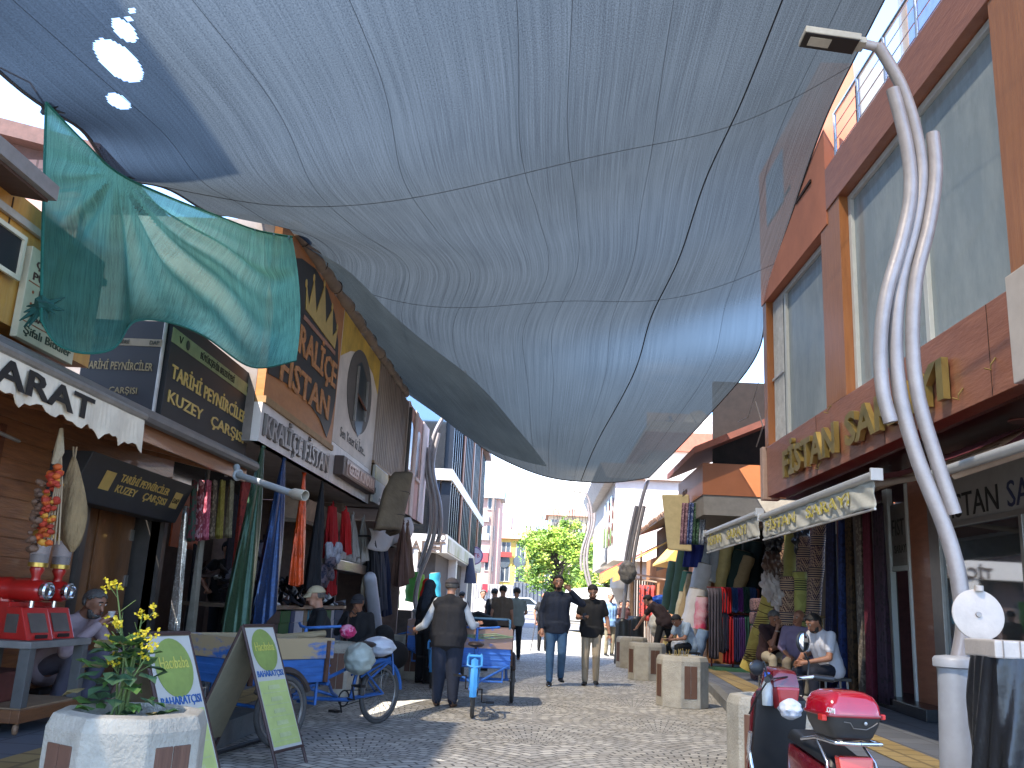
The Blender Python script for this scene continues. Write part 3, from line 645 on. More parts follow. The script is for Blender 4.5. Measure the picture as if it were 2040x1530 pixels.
# ================================================================== wooden spice shop (near left)
KX = -4.3
dkw = wood('dark_boards', '96603a', '6b4228', (1.2, 1.2, 14), .35, .35, 2)
dkw_y = wood('door_boards', '835531', '5f3b20', (14, 2, 1.2), .4, .3, 2)
eavew = wood('eave_wood', '935f3b', '734729', (8, .6, 8), .5, .2, 2)
pine = wood('pine_boards', 'd0994c', 'b27a36', (5, 5, .7), .4, .4, 2)
gutm = M('gutter_grey', '6f6a66', .5, .3, var=.2)
t = thing('wooden_shop', 'dark varnished wooden spice shop with an eave, double door and metal gutter', 'shop building', (KX, 8, .2))
mb = MB(); mb.b2((KX-.1, 2.5, .2), (KX, 8.5, 2.75)); mb.b2((KX-.1, 10.25, .2), (KX, 10.36, 2.75)); mb.b2((KX-.1, 8.5, 2.28), (KX, 10.25, 2.75)); mb.b2((KX-3, 10.36, .2), (KX, 10.4, 5.4)); mb.build('wall', dkw, t)
mb = MB()
for z in [.35+.155*i for i in range(16)]:
    mb.b2((KX, 2.5, z), (KX+.012, 8.38, z+.145))
mb.build('cladding', dkw, t, bevel=.004)
mb = MB(); mb.b2((KX-.35, 8.5, .2), (KX-.3, 10.25, 2.28)); d = mb.build('door', dkw_y, t)
mb = MB(); mb.b2((KX-.3, 8.54, .25), (KX-.27, 9.3, 2.05)); mb.b2((KX-.3, 9.36, .25), (KX-.27, 10.2, 2.05)); mb.each('leaf', dkw_y, d, bevel=.01)
mb = MB()
for z in (.75, 1.25, 1.75): mb.b2((KX-.27, 10.12, z), (KX-.25, 10.18, z+.12))
mb.each('hinge', M('hinge_steel', '9a948c', .4, .7), d)
mb = MB(); mb.b2((KX-.3, 8.4, .2), (KX+.05, 8.5, 2.3)); mb.b2((KX-.3, 10.25, .2), (KX+.05, 10.35, 2.3)); mb.b2((KX-.3, 8.4, 2.3), (KX+.05, 10.35, 2.4)); mb.build('door_frame', M('frame_grey', '4f4a46', .4, .4), t)
mb = MB(); mb.b2((KX, 6.9, .22), (KX+.04, 6.96, 2.45)); mb.b2((KX, 5.0, .22), (KX+.05, 5.12, 2.45)); mb.each('batten', wood('red_batten', '6b3a22', '51291a', (2, 2, 8)), t)
mb = MB(); mb.b2((KX, 4.45, .3), (KX+.06, 4.6, 2.45)); mb.build('brass_trim', M('brass_yellow', 'b98d2c', .35, .6), t)
# eave: sloping boards, fascia, gutter
E0, E1 = 3.0, 10.2
mb = MB(); mb.hexa([(KX-.2, E0, 2.72), (KX-.2, E1, 2.76), (-3.38, E1, 2.58), (-3.38, E0, 2.52), (KX-.2, E0, 2.98), (KX-.2, E1, 3.0), (-3.38, E1, 2.64), (-3.38, E0, 2.58)]); rf = mb.build('eave', eavew, t)
mb = MB()
for i in range(9): mb.box((-3.85, 3.2+i*.78, 2.6), (.95, .07, .09), ry=R(11))
mb.each('rafter', eavew, rf)
mb = MB(); mb.hexa([(-3.42, E0, 2.42), (-3.4, E1, 2.47), (-3.37, E1, 2.47), (-3.39, E0, 2.42), (-3.42, E0, 2.58), (-3.4, E1, 2.63), (-3.37, E1, 2.63), (-3.39, E0, 2.58)]); mb.build('fascia_board', eavew, rf)
mb = MB(); mb.tube([(-3.33, E0, 2.6), (-3.31, E1+.05, 2.66)], .065, 10); mb.b2((-3.42, E0, 2.62), (-3.3, E1, 2.69)); mb.build('gutter', gutm, rf)
# upper pine storey with the spice list
UX = -3.55
mb = MB(); mb.b2((UX-.6, 2.0, 2.88), (UX, 6.7, 3.75)); us_ = mb.build('upper_boards', pine, t)
mb = MB()
for y in [2.3+.62*i for i in range(7)]: mb.b2((UX, y, 2.88), (UX+.004, y+.012, 3.7))
mb.build('board_gap', M('gap_dark', '3a230f', .9), us_)
mb = MB(); mb.hexa([(UX-1.2, 2, 3.9), (UX-1.2, 5.38, 3.9), (UX+.25, 5.38, 3.66), (UX+.25, 2, 3.66), (UX-1.2, 2, 4.15), (UX-1.2, 5.38, 4.15), (UX+.25, 5.38, 3.74), (UX+.25, 2, 3.74)]); ro_ = mb.build('upper_roof', M('roof_underside', '4b332a', .7, var=.3, stretch=(1, 6, 1)), t)
mb = MB(); mb.b2((UX+.24, 2, 3.68), (UX+.3, 5.4, 3.78)); mb.build('upper_gutter', M('gutter_light', '8b8480', .5, .2), ro_)
mb = MB(); mb.b2((UX+.01, 2, 3.55), (UX+.04, 6.7, 3.6)); mb.build('trim', M('trim_white', 'a59a8e', .5), us_)
def quadpx(mb, pts, x0, th=.03):      # board whose four corners were surveyed on a wall plane
    return mb.slab([LP(x, y, x0) for x, y in pts], (-th, 0, 0))
sg = thing('spice_sign', 'cream painted spice list with dark lettering on the pine boards', 'sign', LP(80, 600, UX+.05))
a, b, c, d2 = LP(16, 663, UX+.06), LP(113, 706, UX+.06), LP(125, 520, UX+.06), LP(47, 497, UX+.06)
y0, y1 = a.y, LP(118, 690, UX+.06).y+.12; z0, z1 = a.z-.02, d2.z+.03
mb = MB(); mb.slab([(UX+.06, y0, z0), (UX+.06, y1, z0), (UX+.06, y1, z1), (UX+.06, y0, z1)], (-.05, 0, 0)); mb.build('board', cream, sg, bevel=.006)
brn = M('letter_brown', '4a2320', .6); hh = (z1-z0)
mb = MB(); o = lambda f, g_: (UX+.063, y0+(y1-y0)*g_, z0+hh*f)
for f, s_, g_, w_ in ((.8, 'ÇAVUŞLU', .1, .8), (.66, 'PUL BİBER', .08, .85), (.5, 'BAHARAT', .22, .66), (.37, 'TOHUM', .2, .5), (.24, 'BAKLİYAT', .2, .7)): mb.text(s_, o(f, g_), (0, 1, 0), UP, hh*.085, (y1-y0)*w_, .004, .01)
mb.build('lettering', brn, sg)
mb = MB(); mb.text('Şifalı Bitkiler', o(.07, .08), (0, 1, 0), UP, hh*.09, (y1-y0)*.85, .004, .008); mb.build('lettering', M('letter_green', '2c3a2a', .6), sg)
mb = MB()
for f in (.62, .19): mb.b2((UX+.06, y0+.02, z0+hh*f), (UX+.064, y1-.02, z0+hh*f+.006))
for f in (.53, .4, .27): mb.ball((UX+.063, y0+(y1-y0)*.12, z0+hh*f), (.004, .012, .012), 6, 4)
mb.build('rule', M('rule_red', 'a0522d', .6), sg)
mb = MB(); pp = [LP(0, 462, UX+.05), LP(0, 545, UX+.05), LP(12, 548, UX+.05), LP(14, 470, UX+.05)]
sb = thing('black_board', 'black framed notice board cut by the left picture edge on the pine boards', 'sign', pp[1])
yb0, yb1, zb0, zb1 = pp[1].y-.5, pp[2].y, pp[2].z, pp[3].z
mb.b2((UX+.004, yb0, zb0), (UX+.05, yb1, zb1)); mb.build('panel', black_p, sb)
mb = MB()
for q in (((UX+.05, yb0, zb0-.03), (UX+.07, yb1+.03, zb0)), ((UX+.05, yb0, zb1), (UX+.07, yb1+.03, zb1+.03)), ((UX+.05, yb1, zb0), (UX+.07, yb1+.03, zb1))): mb.b2(*q)
mb.build('frame', cream, sb)
# BAHARAT awning
AX = -3.0
p0 = [LP(0, 700, AX), LP(275, 838, AX), LP(255, 893, AX), LP(0, 805, AX)]
aw = thing('spice_awning', 'cream scalloped awning lettered in black over the wooden shop', 'awning', p0[1])
ya, yb = 3.4, p0[1].y; zt = p0[1].z+.02; zb = zt-.27
mb = MB(); n = 66; top = [(AX, ya+(yb-ya)*i/n, zt) for i in range(n+1)]
bot = [(AX+.015*math.sin(i*.7), ya+(yb-ya)*i/n, zb+.055*abs(math.sin(i*math.pi/6.6))**.8+.012*math.sin(i*2.1)) for i in range(n+1)]
for i in range(n): mb.add([top[i], top[i+1], bot[i+1], bot[i]], [(0, 1, 2, 3)])
crf = cloth('awning_cream', 'd6c6ae', .2, bump=.3); o_ = mb.build('valance', crf, aw, solid=.006)
mb = MB(); mb.hexa([(AX-.35, ya, zt+.13), (AX-.35, yb-.0, zt+.13), (AX, yb, zt), (AX, ya, zt), (AX-.35, ya, zt+.16), (AX-.35, yb, zt+.16), (AX+.02, yb, zt+.03), (AX+.02, ya, zt+.03)]); mb.hexa([(UX, ya, zt+.2), (UX, yb, zt+.2), (AX-.3, yb, zt+.1), (AX-.3, ya, zt+.1), (UX, ya, zt+.22), (UX, yb, zt+.22), (AX-.3, yb, zt+.15), (AX-.3, ya, zt+.15)]); mb.build('canopy', M('awning_top', 'd0cac6', .7, var=.15), aw)
mb = MB(); mb.text('BAHARAT', (AX+.02, LP(178, 855, AX).y-2.08, zb+.085), (0, 1, 0), UP, .145, 1.95, .004, .025); mb.build('lettering', M('letter_black', '14120f', .6), aw)
mb = MB(); mb.tube([(AX-.02, ya, zb-.08), (AX-.6, yb-.55, zb-.03)], .014, 8); mb.tube([(AX, ya, zt+.01), (AX, yb, zt+.01)], .03, 8); mb.build('bar', M('bar_grey', '8c867e', .4, .5), aw)
# hanging dried peppers and the gourd-brown sack
hp = PY(118, 850, 5.9)
pep = thing('pepper_string', 'strings of dried orange and red peppers hanging by the door', 'pepper strings', PY(118, 872, 5.9))
mb = MB(); top_ = PY(120, 868, 5.9)
for i in range(5): mb.tube([top_, PY(112+3*i, 960, 5.9), PY(85+8*i, 1085, 5.9)], .006, 4)
mb.build('string', M('string_tan', '9a8468', .9), pep)
pm = [M('pepper_a', 'c2571c', .75, var=.4), M('pepper_b', 'a8331c', .75, var=.4), M('pepper_c', 'c98a2e', .75, var=.4), M('pepper_d', '6e5240', .8, var=.4)]
for k, (x0_, n_) in enumerate(((0, 34), (1, 34), (2, 26), (3, 34))):
    mb = MB()
    for i in range(n_):
        v = random.random(); px, py_ = (112-26*v+random.uniform(-13, 13), 925+165*v) if k < 3 else (82-22*v+random.uniform(-8, 8), 960+140*v)
        if k < 3 and v < .08: px, py_ = 113+random.uniform(-4, 4), 930
        c = PY(px, py_, 5.9+random.uniform(-.05, .05)); r_ = random.uniform(.018, .032); mb.ball(c, (r_, r_*.9, r_*.75), 8, 6, jit=.14)
    mb.build('pepper_cluster', pm[k], pep, smooth=True)
mb = MB(); mb.tube([top_+V((0, 0, .05)), PY(118, 900, 5.9), PY(108, 925, 5.9)], [.012, .035, .02], 7); mb.build('tassel', M('tassel', 'a39379', .9, bump=.5), pep)
sk = thing('hanging_sack', 'long shaggy tan bundle hanging beside the peppers', 'bundle', PY(148, 920, 6.1))
def skf(u, v):
    cx, cy = 147-4*v*(2-v), 910+190*v; a = u*2*math.pi; r_ = (.012+.115*math.sin(math.pi*min(1, v*1.02))**.7*(.35+.75*v))*(1+.1*math.sin(a*5+v*4))
    return PY(cx, cy, 6.1)+V((math.cos(a)*r_, math.sin(a)*r_*.7, 0))
mb = MB(); mb.grid(skf, 30, 26); mb.build('bundle', M('jute', '8c7350', .95, var=.45, scale=5, bump=1, bscale=22, stretch=(2, 2, .6)), sk, smooth=True)
mb = MB(); mb.tube([PY(146, 890, 6.1), PY(147, 915, 6.1)], .006, 5); mb.tube([PY(153, 890, 6.1), PY(149, 915, 6.1)], .006, 5); mb.build('cord', M('string_tan', '9a8468', .9), sk)
# market-gate signs
TX = -3.5
def sign_face(mb_l, mb_g, o, right, w_, h_):
    up = UP
    P = lambda a, b: V(o)+V(right)*(w_*a)+up*(h_*b)
    mb_g.text('TARİHİ PEYNİRCİLER', P(.04, .46), right, up, h_*.15, w_*.9, .008, .015)
    mb_g.text('KUZEY', P(.04, .2), right, up, h_*.13, w_*.36, .008, .012); mb_g.text('ÇARŞISI', P(.5, .2), right, up, h_*.13, w_*.44, .008, .012)
    return P
dap = M('band_sage', '8d9468', .6)
gL = (LP(338, 650, TX), LP(313, 832, TX), LP(490, 909, TX), LP(510, 745, TX))
yL0, yL1, zL0, zL1 = gL[1].y, gL[2].y, gL[1].z, gL[0].z+.02
t = thing('market_sign', 'big black sign facing the street with gold market lettering and sage band', 'sign', gL[1])
mb = MB(); mb.b2((TX-.08, yL0, zL0), (TX, yL1, zL1+.12)); mb.build('board', black_p, t, bevel=.004)
mb = MB(); mb.b2((TX, yL0, zL1-.16), (TX+.006, yL1, zL1-.02)); mb.build('band', dap, t)
g1 = MB(); P = sign_face(None, g1, (TX+.004, yL0, zL0), (0, 1, 0), yL1-yL0, zL1-zL0); g1.build('lettering', gold_l, t)
mb = MB(); mb.text('BÜYÜKŞEHİR BELEDİYESİ', (TX+.01, yL0+.72, zL1-.125), (0, 1, 0), UP, .07, 1.05, .004, .008); mb.text('DAP', (TX+.01, yL1-.25, zL1-.12), (0, 1, 0), UP, .07, .2, .004)
mb.ball((TX+.008, yL0+.38, zL1-.09), (.004, .05, .05), 12, 8); mb.tube([(TX+.01, yL0+.16, zL1-.06), (TX+.01, yL0+.2, zL1-.12), (TX+.01, yL0+.24, zL1-.05)], .006, 4); mb.build('lettering', M('letter_dark_green', '20281a', .6), t)
mb = MB(); mb.tube([(TX-.06, yL0-.03, zL0-.12), (TX-.06, yL0-.03, zL1+.15)], .022, 8); mb.tube([(TX-.06, yL1-.4, zL0-.25), (TX-.06, yL1-.4, zL0+.1)], .02, 8); mb.each('post', M('pole_pale', 'a9a099', .5, .3), t)
Yp = yL0-.05
q0, q1 = PY(308, 832, Yp), PY(160, 778, Yp)
t = thing('market_sign', 'black sign turned towards the viewer beside the bigger street-facing market sign', 'sign', q0)
xa, xb = PY(160, 760, Yp).x-.02, PY(322, 700, Yp).x; za, zb2 = PY(300, 838, Yp).z-.05, PY(322, 640, Yp).z
mb = MB(); mb.b2((xa, Yp, za), (xb, Yp+.06, zb2)); mb.build('board', black_p, t, bevel=.004)
zc = PY(300, 683, Yp).z
mb = MB(); mb.b2((xa, Yp-.005, zc-.035), (xb-.01, Yp, zc+.035)); mb.build('band', M('band_tan', '7f735d', .6), t)
dimg = M('letter_dim_gold', '8a7a58', .5, .2)
mb = MB(); mb.text('TARİHİ PEYNİRCİLER', (xa+.04, Yp-.004, PY(300, 739, Yp).z), (1, 0, 0), UP, .075, (xb-xa)-.1, .006, .012); mb.text('KUZEY', (xa+.02, Yp-.004, PY(300, 786, Yp).z), (1, 0, 0), UP, .06, .22, .006, .01); mb.text('ÇARŞISI', (xa+.3, Yp-.004, PY(300, 786, Yp).z), (1, 0, 0), UP, .06, .26, .006, .01); mb.build('lettering', dimg, t)
mb = MB(); mb.text('BÜYÜKŞEHİR BELEDİYESİ', (xa+.1, Yp-.008, zc-.018), (1, 0, 0), UP, .034, .32, .004); mb.text('DAP', (xb-.12, Yp-.008, zc-.018), (1, 0, 0), UP, .04, .09, .004); mb.build('lettering', M('letter_dark_green', '20281a', .6), t)
# lit-look box over the door
t = thing('door_sign_box', 'dark boxed sign with small gold lettering over the wooden door', 'sign', LP(270, 960, KX+.35))
DX = KX+.38; b0, b1 = LP(205, 925, DX), LP(378, 985, DX); zl = b0.z-.22; zu = b0.z+.08
mb = MB(); mb.hexa([(KX, b0.y-.25, zl-.12), (KX, b1.y+.12, zl-.12), (DX-.16, b1.y+.1, zl-.12), (DX-.16, b0.y-.25, zl-.12), (KX, b0.y-.25, zu), (KX, b1.y+.12, zu), (DX, b1.y+.1, zu), (DX, b0.y-.25, zu)])
mb.build('case', M('case_charcoal', '26282c', .5, var=.2), t, bevel=.008)
mb = MB(); fn = (V((DX-.16, 0, zl-.12))-V((DX, 0, zu))).normalized(); upv = -fn
def dp(y, f): return V((DX, y, zu))+fn*((V((DX-.16, 0, zl-.12))-V((DX, 0, zu))).length*(1-f))+V((.006, 0, .003))
ln = b1.y-b0.y
mb.text('TARİHİ PEYNİRCİLER', dp(b0.y+.22*ln, .58), (0, 1, 0), upv, .075, ln*.56, .006, .012); mb.text('KUZEY', dp(b0.y+.22*ln, .34), (0, 1, 0), upv, .075, ln*.22, .006, .012); mb.text('ÇARŞISI', dp(b0.y+.52*ln, .34), (0, 1, 0), upv, .075, ln*.28, .006, .012); mb.build('lettering', gold_l, t)
mb = MB()
for y in (b0.y+.06*ln, b0.y+.86*ln): mb.add([dp(y, .32), dp(y+.1*ln, .32), dp(y+.1*ln, .72), dp(y, .72)], [(0, 1, 2, 3)])
mb.each('badge', gold_l, t)
mb = MB(); mb.text('DAP', dp(b0.y+.87*ln, .44)+V((.004, 0, 0)), (0, 1, 0), upv, .06, ln*.075, .003); mb.build('lettering', M('letter_black', '14120f', .6), t)
# white plastic rain pipe that sticks out past the gutter end
t = thing('rain_pipe', 'white plastic rain pipe sticking out from the gutter over the fabrics', 'pipe', PY(478, 950, 9.3))
mb = MB(); a, b, c = PY(474, 946, 9.35), PY(580, 982, 8.9), PY(622, 990, 8.75); pv = M('pvc_white', '9fa4a6', .45, var=.12)
mb.tube([a-V((.06, -.1, -.1)), a, a+(b-a)*.06, b], .035, 14); mb.ring(a, (b-a), .05, .016, 14, 6); mb.build('pipe', pv, t, smooth=True)
mb = MB(); mb.lathe([(.035, 0), (.048, .04), (.054, .05), (.054, .2), (.046, .2), (.044, .02)], b, 16, (c-b), cap=False); mb.build('socket', M('pvc_cream', 'b7ae9d', .45, var=.15), t, smooth=True)
# ---------------------------------------------------------------- hanging cloth
def drape(name, label, px0, px1, w0, w1, mat, x0=-3.35, cat='fabric', group=None, folds=5, flat=.45, hook=True, rise=0):
    """gathered cloth hung from a point: px0 = top, px1 = bottom centre (survey), w = half widths in metres along the street"""
    a, b = LP(px0[0], px0[1], x0), LP(px1[0], px1[1], x0)
    t = thing(name, label, cat, (b.x, b.y, b.z), 0, group)
    def f(u, v):
        c = a.lerp(b, v); th = u*2*math.pi; k = (w0+(w1-w0)*v**.8)
        r_ = 1+(.2*math.sin(th*folds+v*2.2)+.09*math.sin(th*(2*folds+1)-v*3))*min(1, v*3)
        p = c+V((math.cos(th)*k*flat*r_, math.sin(th)*k*r_, 0))
        if v > .99: p.z += .12*w1*math.sin(th*2+1)+rise*(math.sin(th))
        return p
    mb = MB(); mb.grid(f, 64, 40); mb.build('cloth', mat, t, smooth=True, fix=True)
    if hook:
        mb = MB(); mb.tube([a+V((0, 0, .1)), a+V((.02, 0, .04)), a], .012, 6); mb.ball(a, (.035, .04, .05), 8, 6, jit=.2); mb.build('knot', mat, t)
    return t
drape('sequin_cloth', 'glittering green sequined cloth hung from the dress shop soffit', (524, 888), (470, 1245), .03, .3, pattern('sequin_green', ['2f4a34', '17251b', '6f8f62', '263f2c', '8fae7c'], 'sequin', 42, .35, .35), folds=4, rise=.12)
drape('sequin_cloth', 'glittering blue sequined cloth hung beside the green one', (566, 912), (527, 1215), .03, .29, pattern('sequin_blue', ['1f3559', '14233f', '4a6f9a', '22406e', '86a9c4'], 'sequin', 42, .35, .35), folds=4, rise=.2)
drape('orange_cloth', 'shiny orange cloth hung in a twisted length', (606, 942), (590, 1165), .03, .2, M('satin_orange', 'cf4a16', .3, .25, var=.55, scale=9, bump=1, bscale=16, stretch=(1, 1, .6)), folds=3, x0=-3.45)
drape('black_cloth', 'plain black cloth hung at the dress shop corner', (643, 955), (622, 1175), .03, .24, cloth('cloth_black', '17181d'), folds=4, x0=-3.4)
def hang(name, label, px, w, mat, x0=-4.0, cat='fabric', group=None, n=5, amp=.03, dx=0, th=.02):
    """flat hung length: px = (x_top, y_top, x_bottom, y_bottom) of its middle, w = width along the street"""
    a, b = LP(px[0], px[1], x0), LP(px[2], px[3], x0)
    t = MB()
    def f(u, v):
        c = a.lerp(b, v); return c+V((amp*math.sin(u*n*6.28+v)*(.4+.6*v), (u-.5)*w*(1-.06*math.sin(v*3)), .01*math.sin(u*9)))
    t.grid(f, 10*max(2, n), 14)
    o = t.build(name, mat, smooth=True, fix=False, base=b, solid=th); return tag(o, label, cat, group)
GRP = 'lengths of cloth hung by the wooden shop'
hang('silver_tinsel', 'silver tinsel cloth hung right of the wooden door', (372, 1010, 345, 1270), .12, pattern('tinsel', ['b7b0a8', '7c7670', 'e0dcd6', '55504c'], 'sequin', 60, .25, .7), -4.05, n=3, amp=.05)
for i, (x, c, kd, w_, lab) in enumerate(((388, ['2a4034', '5e2730', '17251e'], 'floral', .13, 'dark green flowered cloth at the left end of the hung row'), (402, ['7d2f36', 'b5838a', '4c1d24'], 'floral', .12, 'wine red flowered cloth hung beside the dark green one'), (416, ['a8465a', 'c36f7e', '8e3a4c'], 'floral', .12, 'plain rose pink cloth in the hung row'), (428, ['5a4a3a', '8a7660', '2c241d'], 'floral', .11, 'brown speckled cloth between the pink and mustard cloths'), (444, ['8f8138', 'a3954a', '776b2c'], 'floral', .14, 'mustard yellow cloth in the hung row'), (462, ['83775a', '9a8e6e', '6b6148'], 'floral', .14, 'khaki lace cloth at the right end of the hung row'))):
    hang('hung_cloth', lab, (x, 958, x-8, 1078-i*1.5), w_, pattern('fab_hung%d' % i, c, kd, 38), -3.95, n=3, group=GRP)
hang('red_curtain', 'tall red flowered curtain length beside the man on the phone', (490, 960, 455, 1325), .3, pattern('fab_red', ['8c2f26', 'a8543e', '6c211d', 'b2745a'], 'floral', 26), -3.85, n=5, amp=.05)
hang('dark_print_cloth', 'dark printed cloth behind the red curtain', (470, 985, 437, 1310), .3, pattern('fab_darkprint', ['1e1b22', '5f4f5c', '2c2530', '8b7a72'], 'floral', 30), -4.3, n=4)
hang('black_cloth_length', 'black cloth length left of the man on the phone', (392, 1085, 372, 1290), .22, cloth('cloth_black', '17181d'), -4.4, n=3)
hang('white_curtain', 'dirty white gathered curtain on a post beside the door', (402, 1070, 372, 1325), .13, M('curtain_dirty_white', '9c9384', .9, var=.3, bump=.5, bscale=8), -4.1, n=3, amp=.05)
mb = MB(); mb.lathe([(.04, 0), (.045, .05), (.03, .1)], LP(402, 1073, -4.1), 10); mb.tube([LP(402, 1068, -4.1), LP(395, 1060, -4.1), LP(384, 1068, -4.1)], .02, 7)
tag(mb.build('curtain_hook', pv, base=LP(402, 1073, -4.1), smooth=True), 'white plastic hook holding the dirty white curtain', 'hook')
# clothes and stock further along
red_c = cloth('cloth_red', 'a01218', .2); gar = 'garments hung in front of the shoe shop'
def gown(name, label, px0, px1, w0, w1, mat, x0=-3.6, group=None): return drape(name, label, px0, px1, w0, w1, mat, x0, 'garment', group, folds=5, flat=.5)
gown('red_dress', 'long bright red dress hung under the shutter box', (662, 1010), (655, 1185), .14, .24, red_c)
gown('red_coat', 'shorter bright red coat right of the red dress', (688, 1020), (690, 1105), .13, .17, cloth('cloth_red2', 'b5161a', .15), -3.5)
gown('white_robe', 'pale grey robe hung by its shoulder', (703, 1030), (705, 1110), .05, .2, cloth('cloth_bone', 'a39c96'), -3.5)
gown('white_robe', 'second pale robe nearer the rolled foam', (724, 1035), (722, 1118), .05, .22, cloth('cloth_bone2', 'aaa299'), -3.5)
gown('teal_dress', 'teal cloth hung between the red coat and pale robes', (695, 1080), (692, 1130), .08, .13, cloth('cloth_teal', '1d5a66'), -3.7)
for i, (x, y0_, y1_, c, lab) in enumerate(((742, 1075, 1190, '1b1c22', 'black dress on the rail below the foam'), (756, 1085, 1215, '3a3a44', 'charcoal dress on the rail below the foam'), (766, 1090, 1225, '161d38', 'navy dress at the right end of the rail'))):
    gown('dark_dress', lab, (x, y0_), (x-1, y1_), .12, .3, cloth('dress_dk%d' % i, c), -3.35, 'dresses on the rail below the foam')
gown('brown_dress', 'long brown dress hanging beneath the pink building', (803, 1043), (795, 1165), .03, .36, cloth('cloth_brown', '5f4236'), -3.1)
gown('brown_dress', 'taupe brown dress next to the long brown one', (812, 1045), (811, 1150), .03, .3, cloth('cloth_taupe', '7a5d4d'), -3.05)
# bent foam mattress tied to the front
t = thing('foam_mattress', 'bent khaki foam mattress tied in front of the corrugated shop', 'mattress', LP(770, 1060, -3.0))
fa = [LP(788, 948, -3.0), LP(760, 1060, -3.0)]; fm = M('foam_khaki', '75654f', .9, var=.3, scale=3, bump=.5, bscale=20)
def ff(u, v):
    a, b = fa[0], fa[1]; c = a.lerp(b, v); w_ = .62*math.sin(min(1, v*2.6+.12)*math.pi/2); bend = (u-.5)
    return c+V((.32*(1-4*bend*bend)*.9, bend*2*w_*1.15, .05*math.sin(u*3)))
mb = MB(); mb.grid(ff, 20, 24); mb.build('foam', fm, t, smooth=True, fix=False, solid=.12)
mb = MB()
for v in (.35, .75): mb.tube([ff(i/16, v)+V((.065, 0, 0)) for i in range(17)], .007, 5)
mb.build('cord', M('rope_dark', '453b33', .9), t)
sh = MB(); sh.grid(lambda u, v: LP(735+85*u, 1052+40*v-12*u+10*math.sin(u*5), -3.25)+V((.05*math.sin(u*12+v*4), 0, 0)), 20, 8)
tag(sh.build('white_sheet', cloth('sheet_white', 'b3ada8', .1), smooth=True, fix=False, base=LP(770, 1075, -3.25), solid=.01), 'white plastic sheet hanging behind the foam mattress', 'sheet')
mb = MB(); a, b = LP(735, 1068, -3.35), LP(790, 1090, -3.35); mb.tube([a, b], .02, 6); mb.tube([a, a+V((-.7, 0, 0))], .02, 6); mb.tube([b, b+V((-.7, 0, 0))], .02, 6)
tag(mb.build('clothes_rail', iron, base=a), 'dark rail holding the row of dark dresses', 'rail')
# ---- shoe stall
st = thing('shoe_stall', 'stall of black shoes heaped on stacked coloured boxes', 'market stall', (-3.7, 13, .26))
zc = 1.06
mb = MB(); mb.b2((-4.35, 11.3, zc), (-3.28, 16.0, zc+.05)); mb.build('counter', wood('stall_wood', '5a4433', '44321f'), st)
mb = MB()
for y in (11.4, 13.6, 15.9):
    for x in (-4.3, -3.36): mb.b2((x, y-.03, .26), (x+.05, y+.03, zc))
mb.each('leg', iron, st)
pcs = [('3d2b26', 11.4, 12.0), ('205c26', 12.02, 12.5), ('2a3c60', 12.52, 12.75), ('b9b6bb', 12.77, 13.25), ('7d6a52', 13.27, 13.5), ('3f7f93', 13.52, 13.85), ('c4471f', 13.87, 14.15), ('6f5f4a', 14.17, 14.4), ('205c26', 14.42, 15.0), ('a9a6ab', 15.02, 15.25), ('1f3d58', 15.27, 15.9)]
nm = {'3d2b26': 'brown', '205c26': 'green', '2a3c60': 'navy', 'b9b6bb': 'white', '7d6a52': 'tan', '3f7f93': 'teal', 'c4471f': 'orange', '6f5f4a': 'khaki', 'a9a6ab': 'pale grey', '1f3d58': 'dark blue'}
for i, (c, y0_, y1_) in enumerate(pcs):
    t = thing('box_stack', '%s box stack%s under the shoe stall counter' % (nm[c], ' nearer the hung black cloth' if i == 1 else ' near the seated man' if i == 8 else ''), 'box stack', (-3.32, (y0_+y1_)/2, .26), 0, 'box stacks under the shoe stall')
    for k in range(5):
        mb = MB(); mb.b2((-3.75, y0_+random.uniform(0, .02), .26+k*.157), (-3.3+random.uniform(-.02, .0), y1_-random.uniform(0, .02), .26+k*.157+.152)); mb.build('box', M('box_'+c, c, .7, var=.15), t)
shm = [M('shoe_black', '16161a', .35, var=.3), M('shoe_grey', '6b6a70', .5), M('shoe_brown', '3a2a24', .4), M('shoe_white', 'b8b5b0', .5)]
def shoe(loc, rz, m, label, k=1.0):
    mb = MB()
    def f(u, v):
        a = u*2*math.pi; y = -.14+.28*v; w_ = .045*(.75+.35*math.sin(v*2.6+.2))*math.sin(math.pi*min(max(v, .03), .97))**.25; h = .035+.055*max(0, 1-v*1.7)+.01
        return V((math.cos(a)*w_, y, h*.5+math.sin(a)*h*.5))
    mb.grid(f, 10, 8); o = mb.build('shoe', m, smooth=True); o.location = loc; o.rotation_euler = (random.uniform(-.2, .2), random.uniform(-.2, .2), rz); o.scale = (k, k, k)
    return tag(o, label, 'shoe', 'shoes heaped on the stall')
protos = [shoe((-3.5, 11.5, zc+.06), 1, m, l) for m, l in zip(shm, ('black shoe in the heap on the stall', 'grey shoe in the heap on the stall', 'dark brown shoe in the heap on the stall', 'white shoe in the heap on the stall'))]
for i in range(110):
    s_ = dup(random.choices(protos, (6, 1, 2, .8))[0]); x = random.uniform(-4.25, -3.35); y = random.uniform(11.4, 15.9)
    s_.location = (x, y, zc+.05+max(0, (-3.35-x))*.42*random.uniform(.7, 1)+random.uniform(0, .03)); s_.rotation_euler = (random.uniform(-.5, .5), random.uniform(-.4, .4), random.uniform(0, 6.28))
mb = MB()
for i in range(26): mb.ball((-4.15+random.uniform(-.1, .15), 13.0+random.uniform(0, 1.2), .9+random.uniform(0, 1.1)), (.1, .13, .12), 8, 6, jit=.35)
for o in mb.each('hung_bag', M('bags_dark', '23202a', .7, c2='4a4650', thr=(.45, .55), scale=9), smooth=True): tag(o, 'dark bag among those hung behind the orange cloth', 'bag', 'dark bags hung behind the orange cloth')
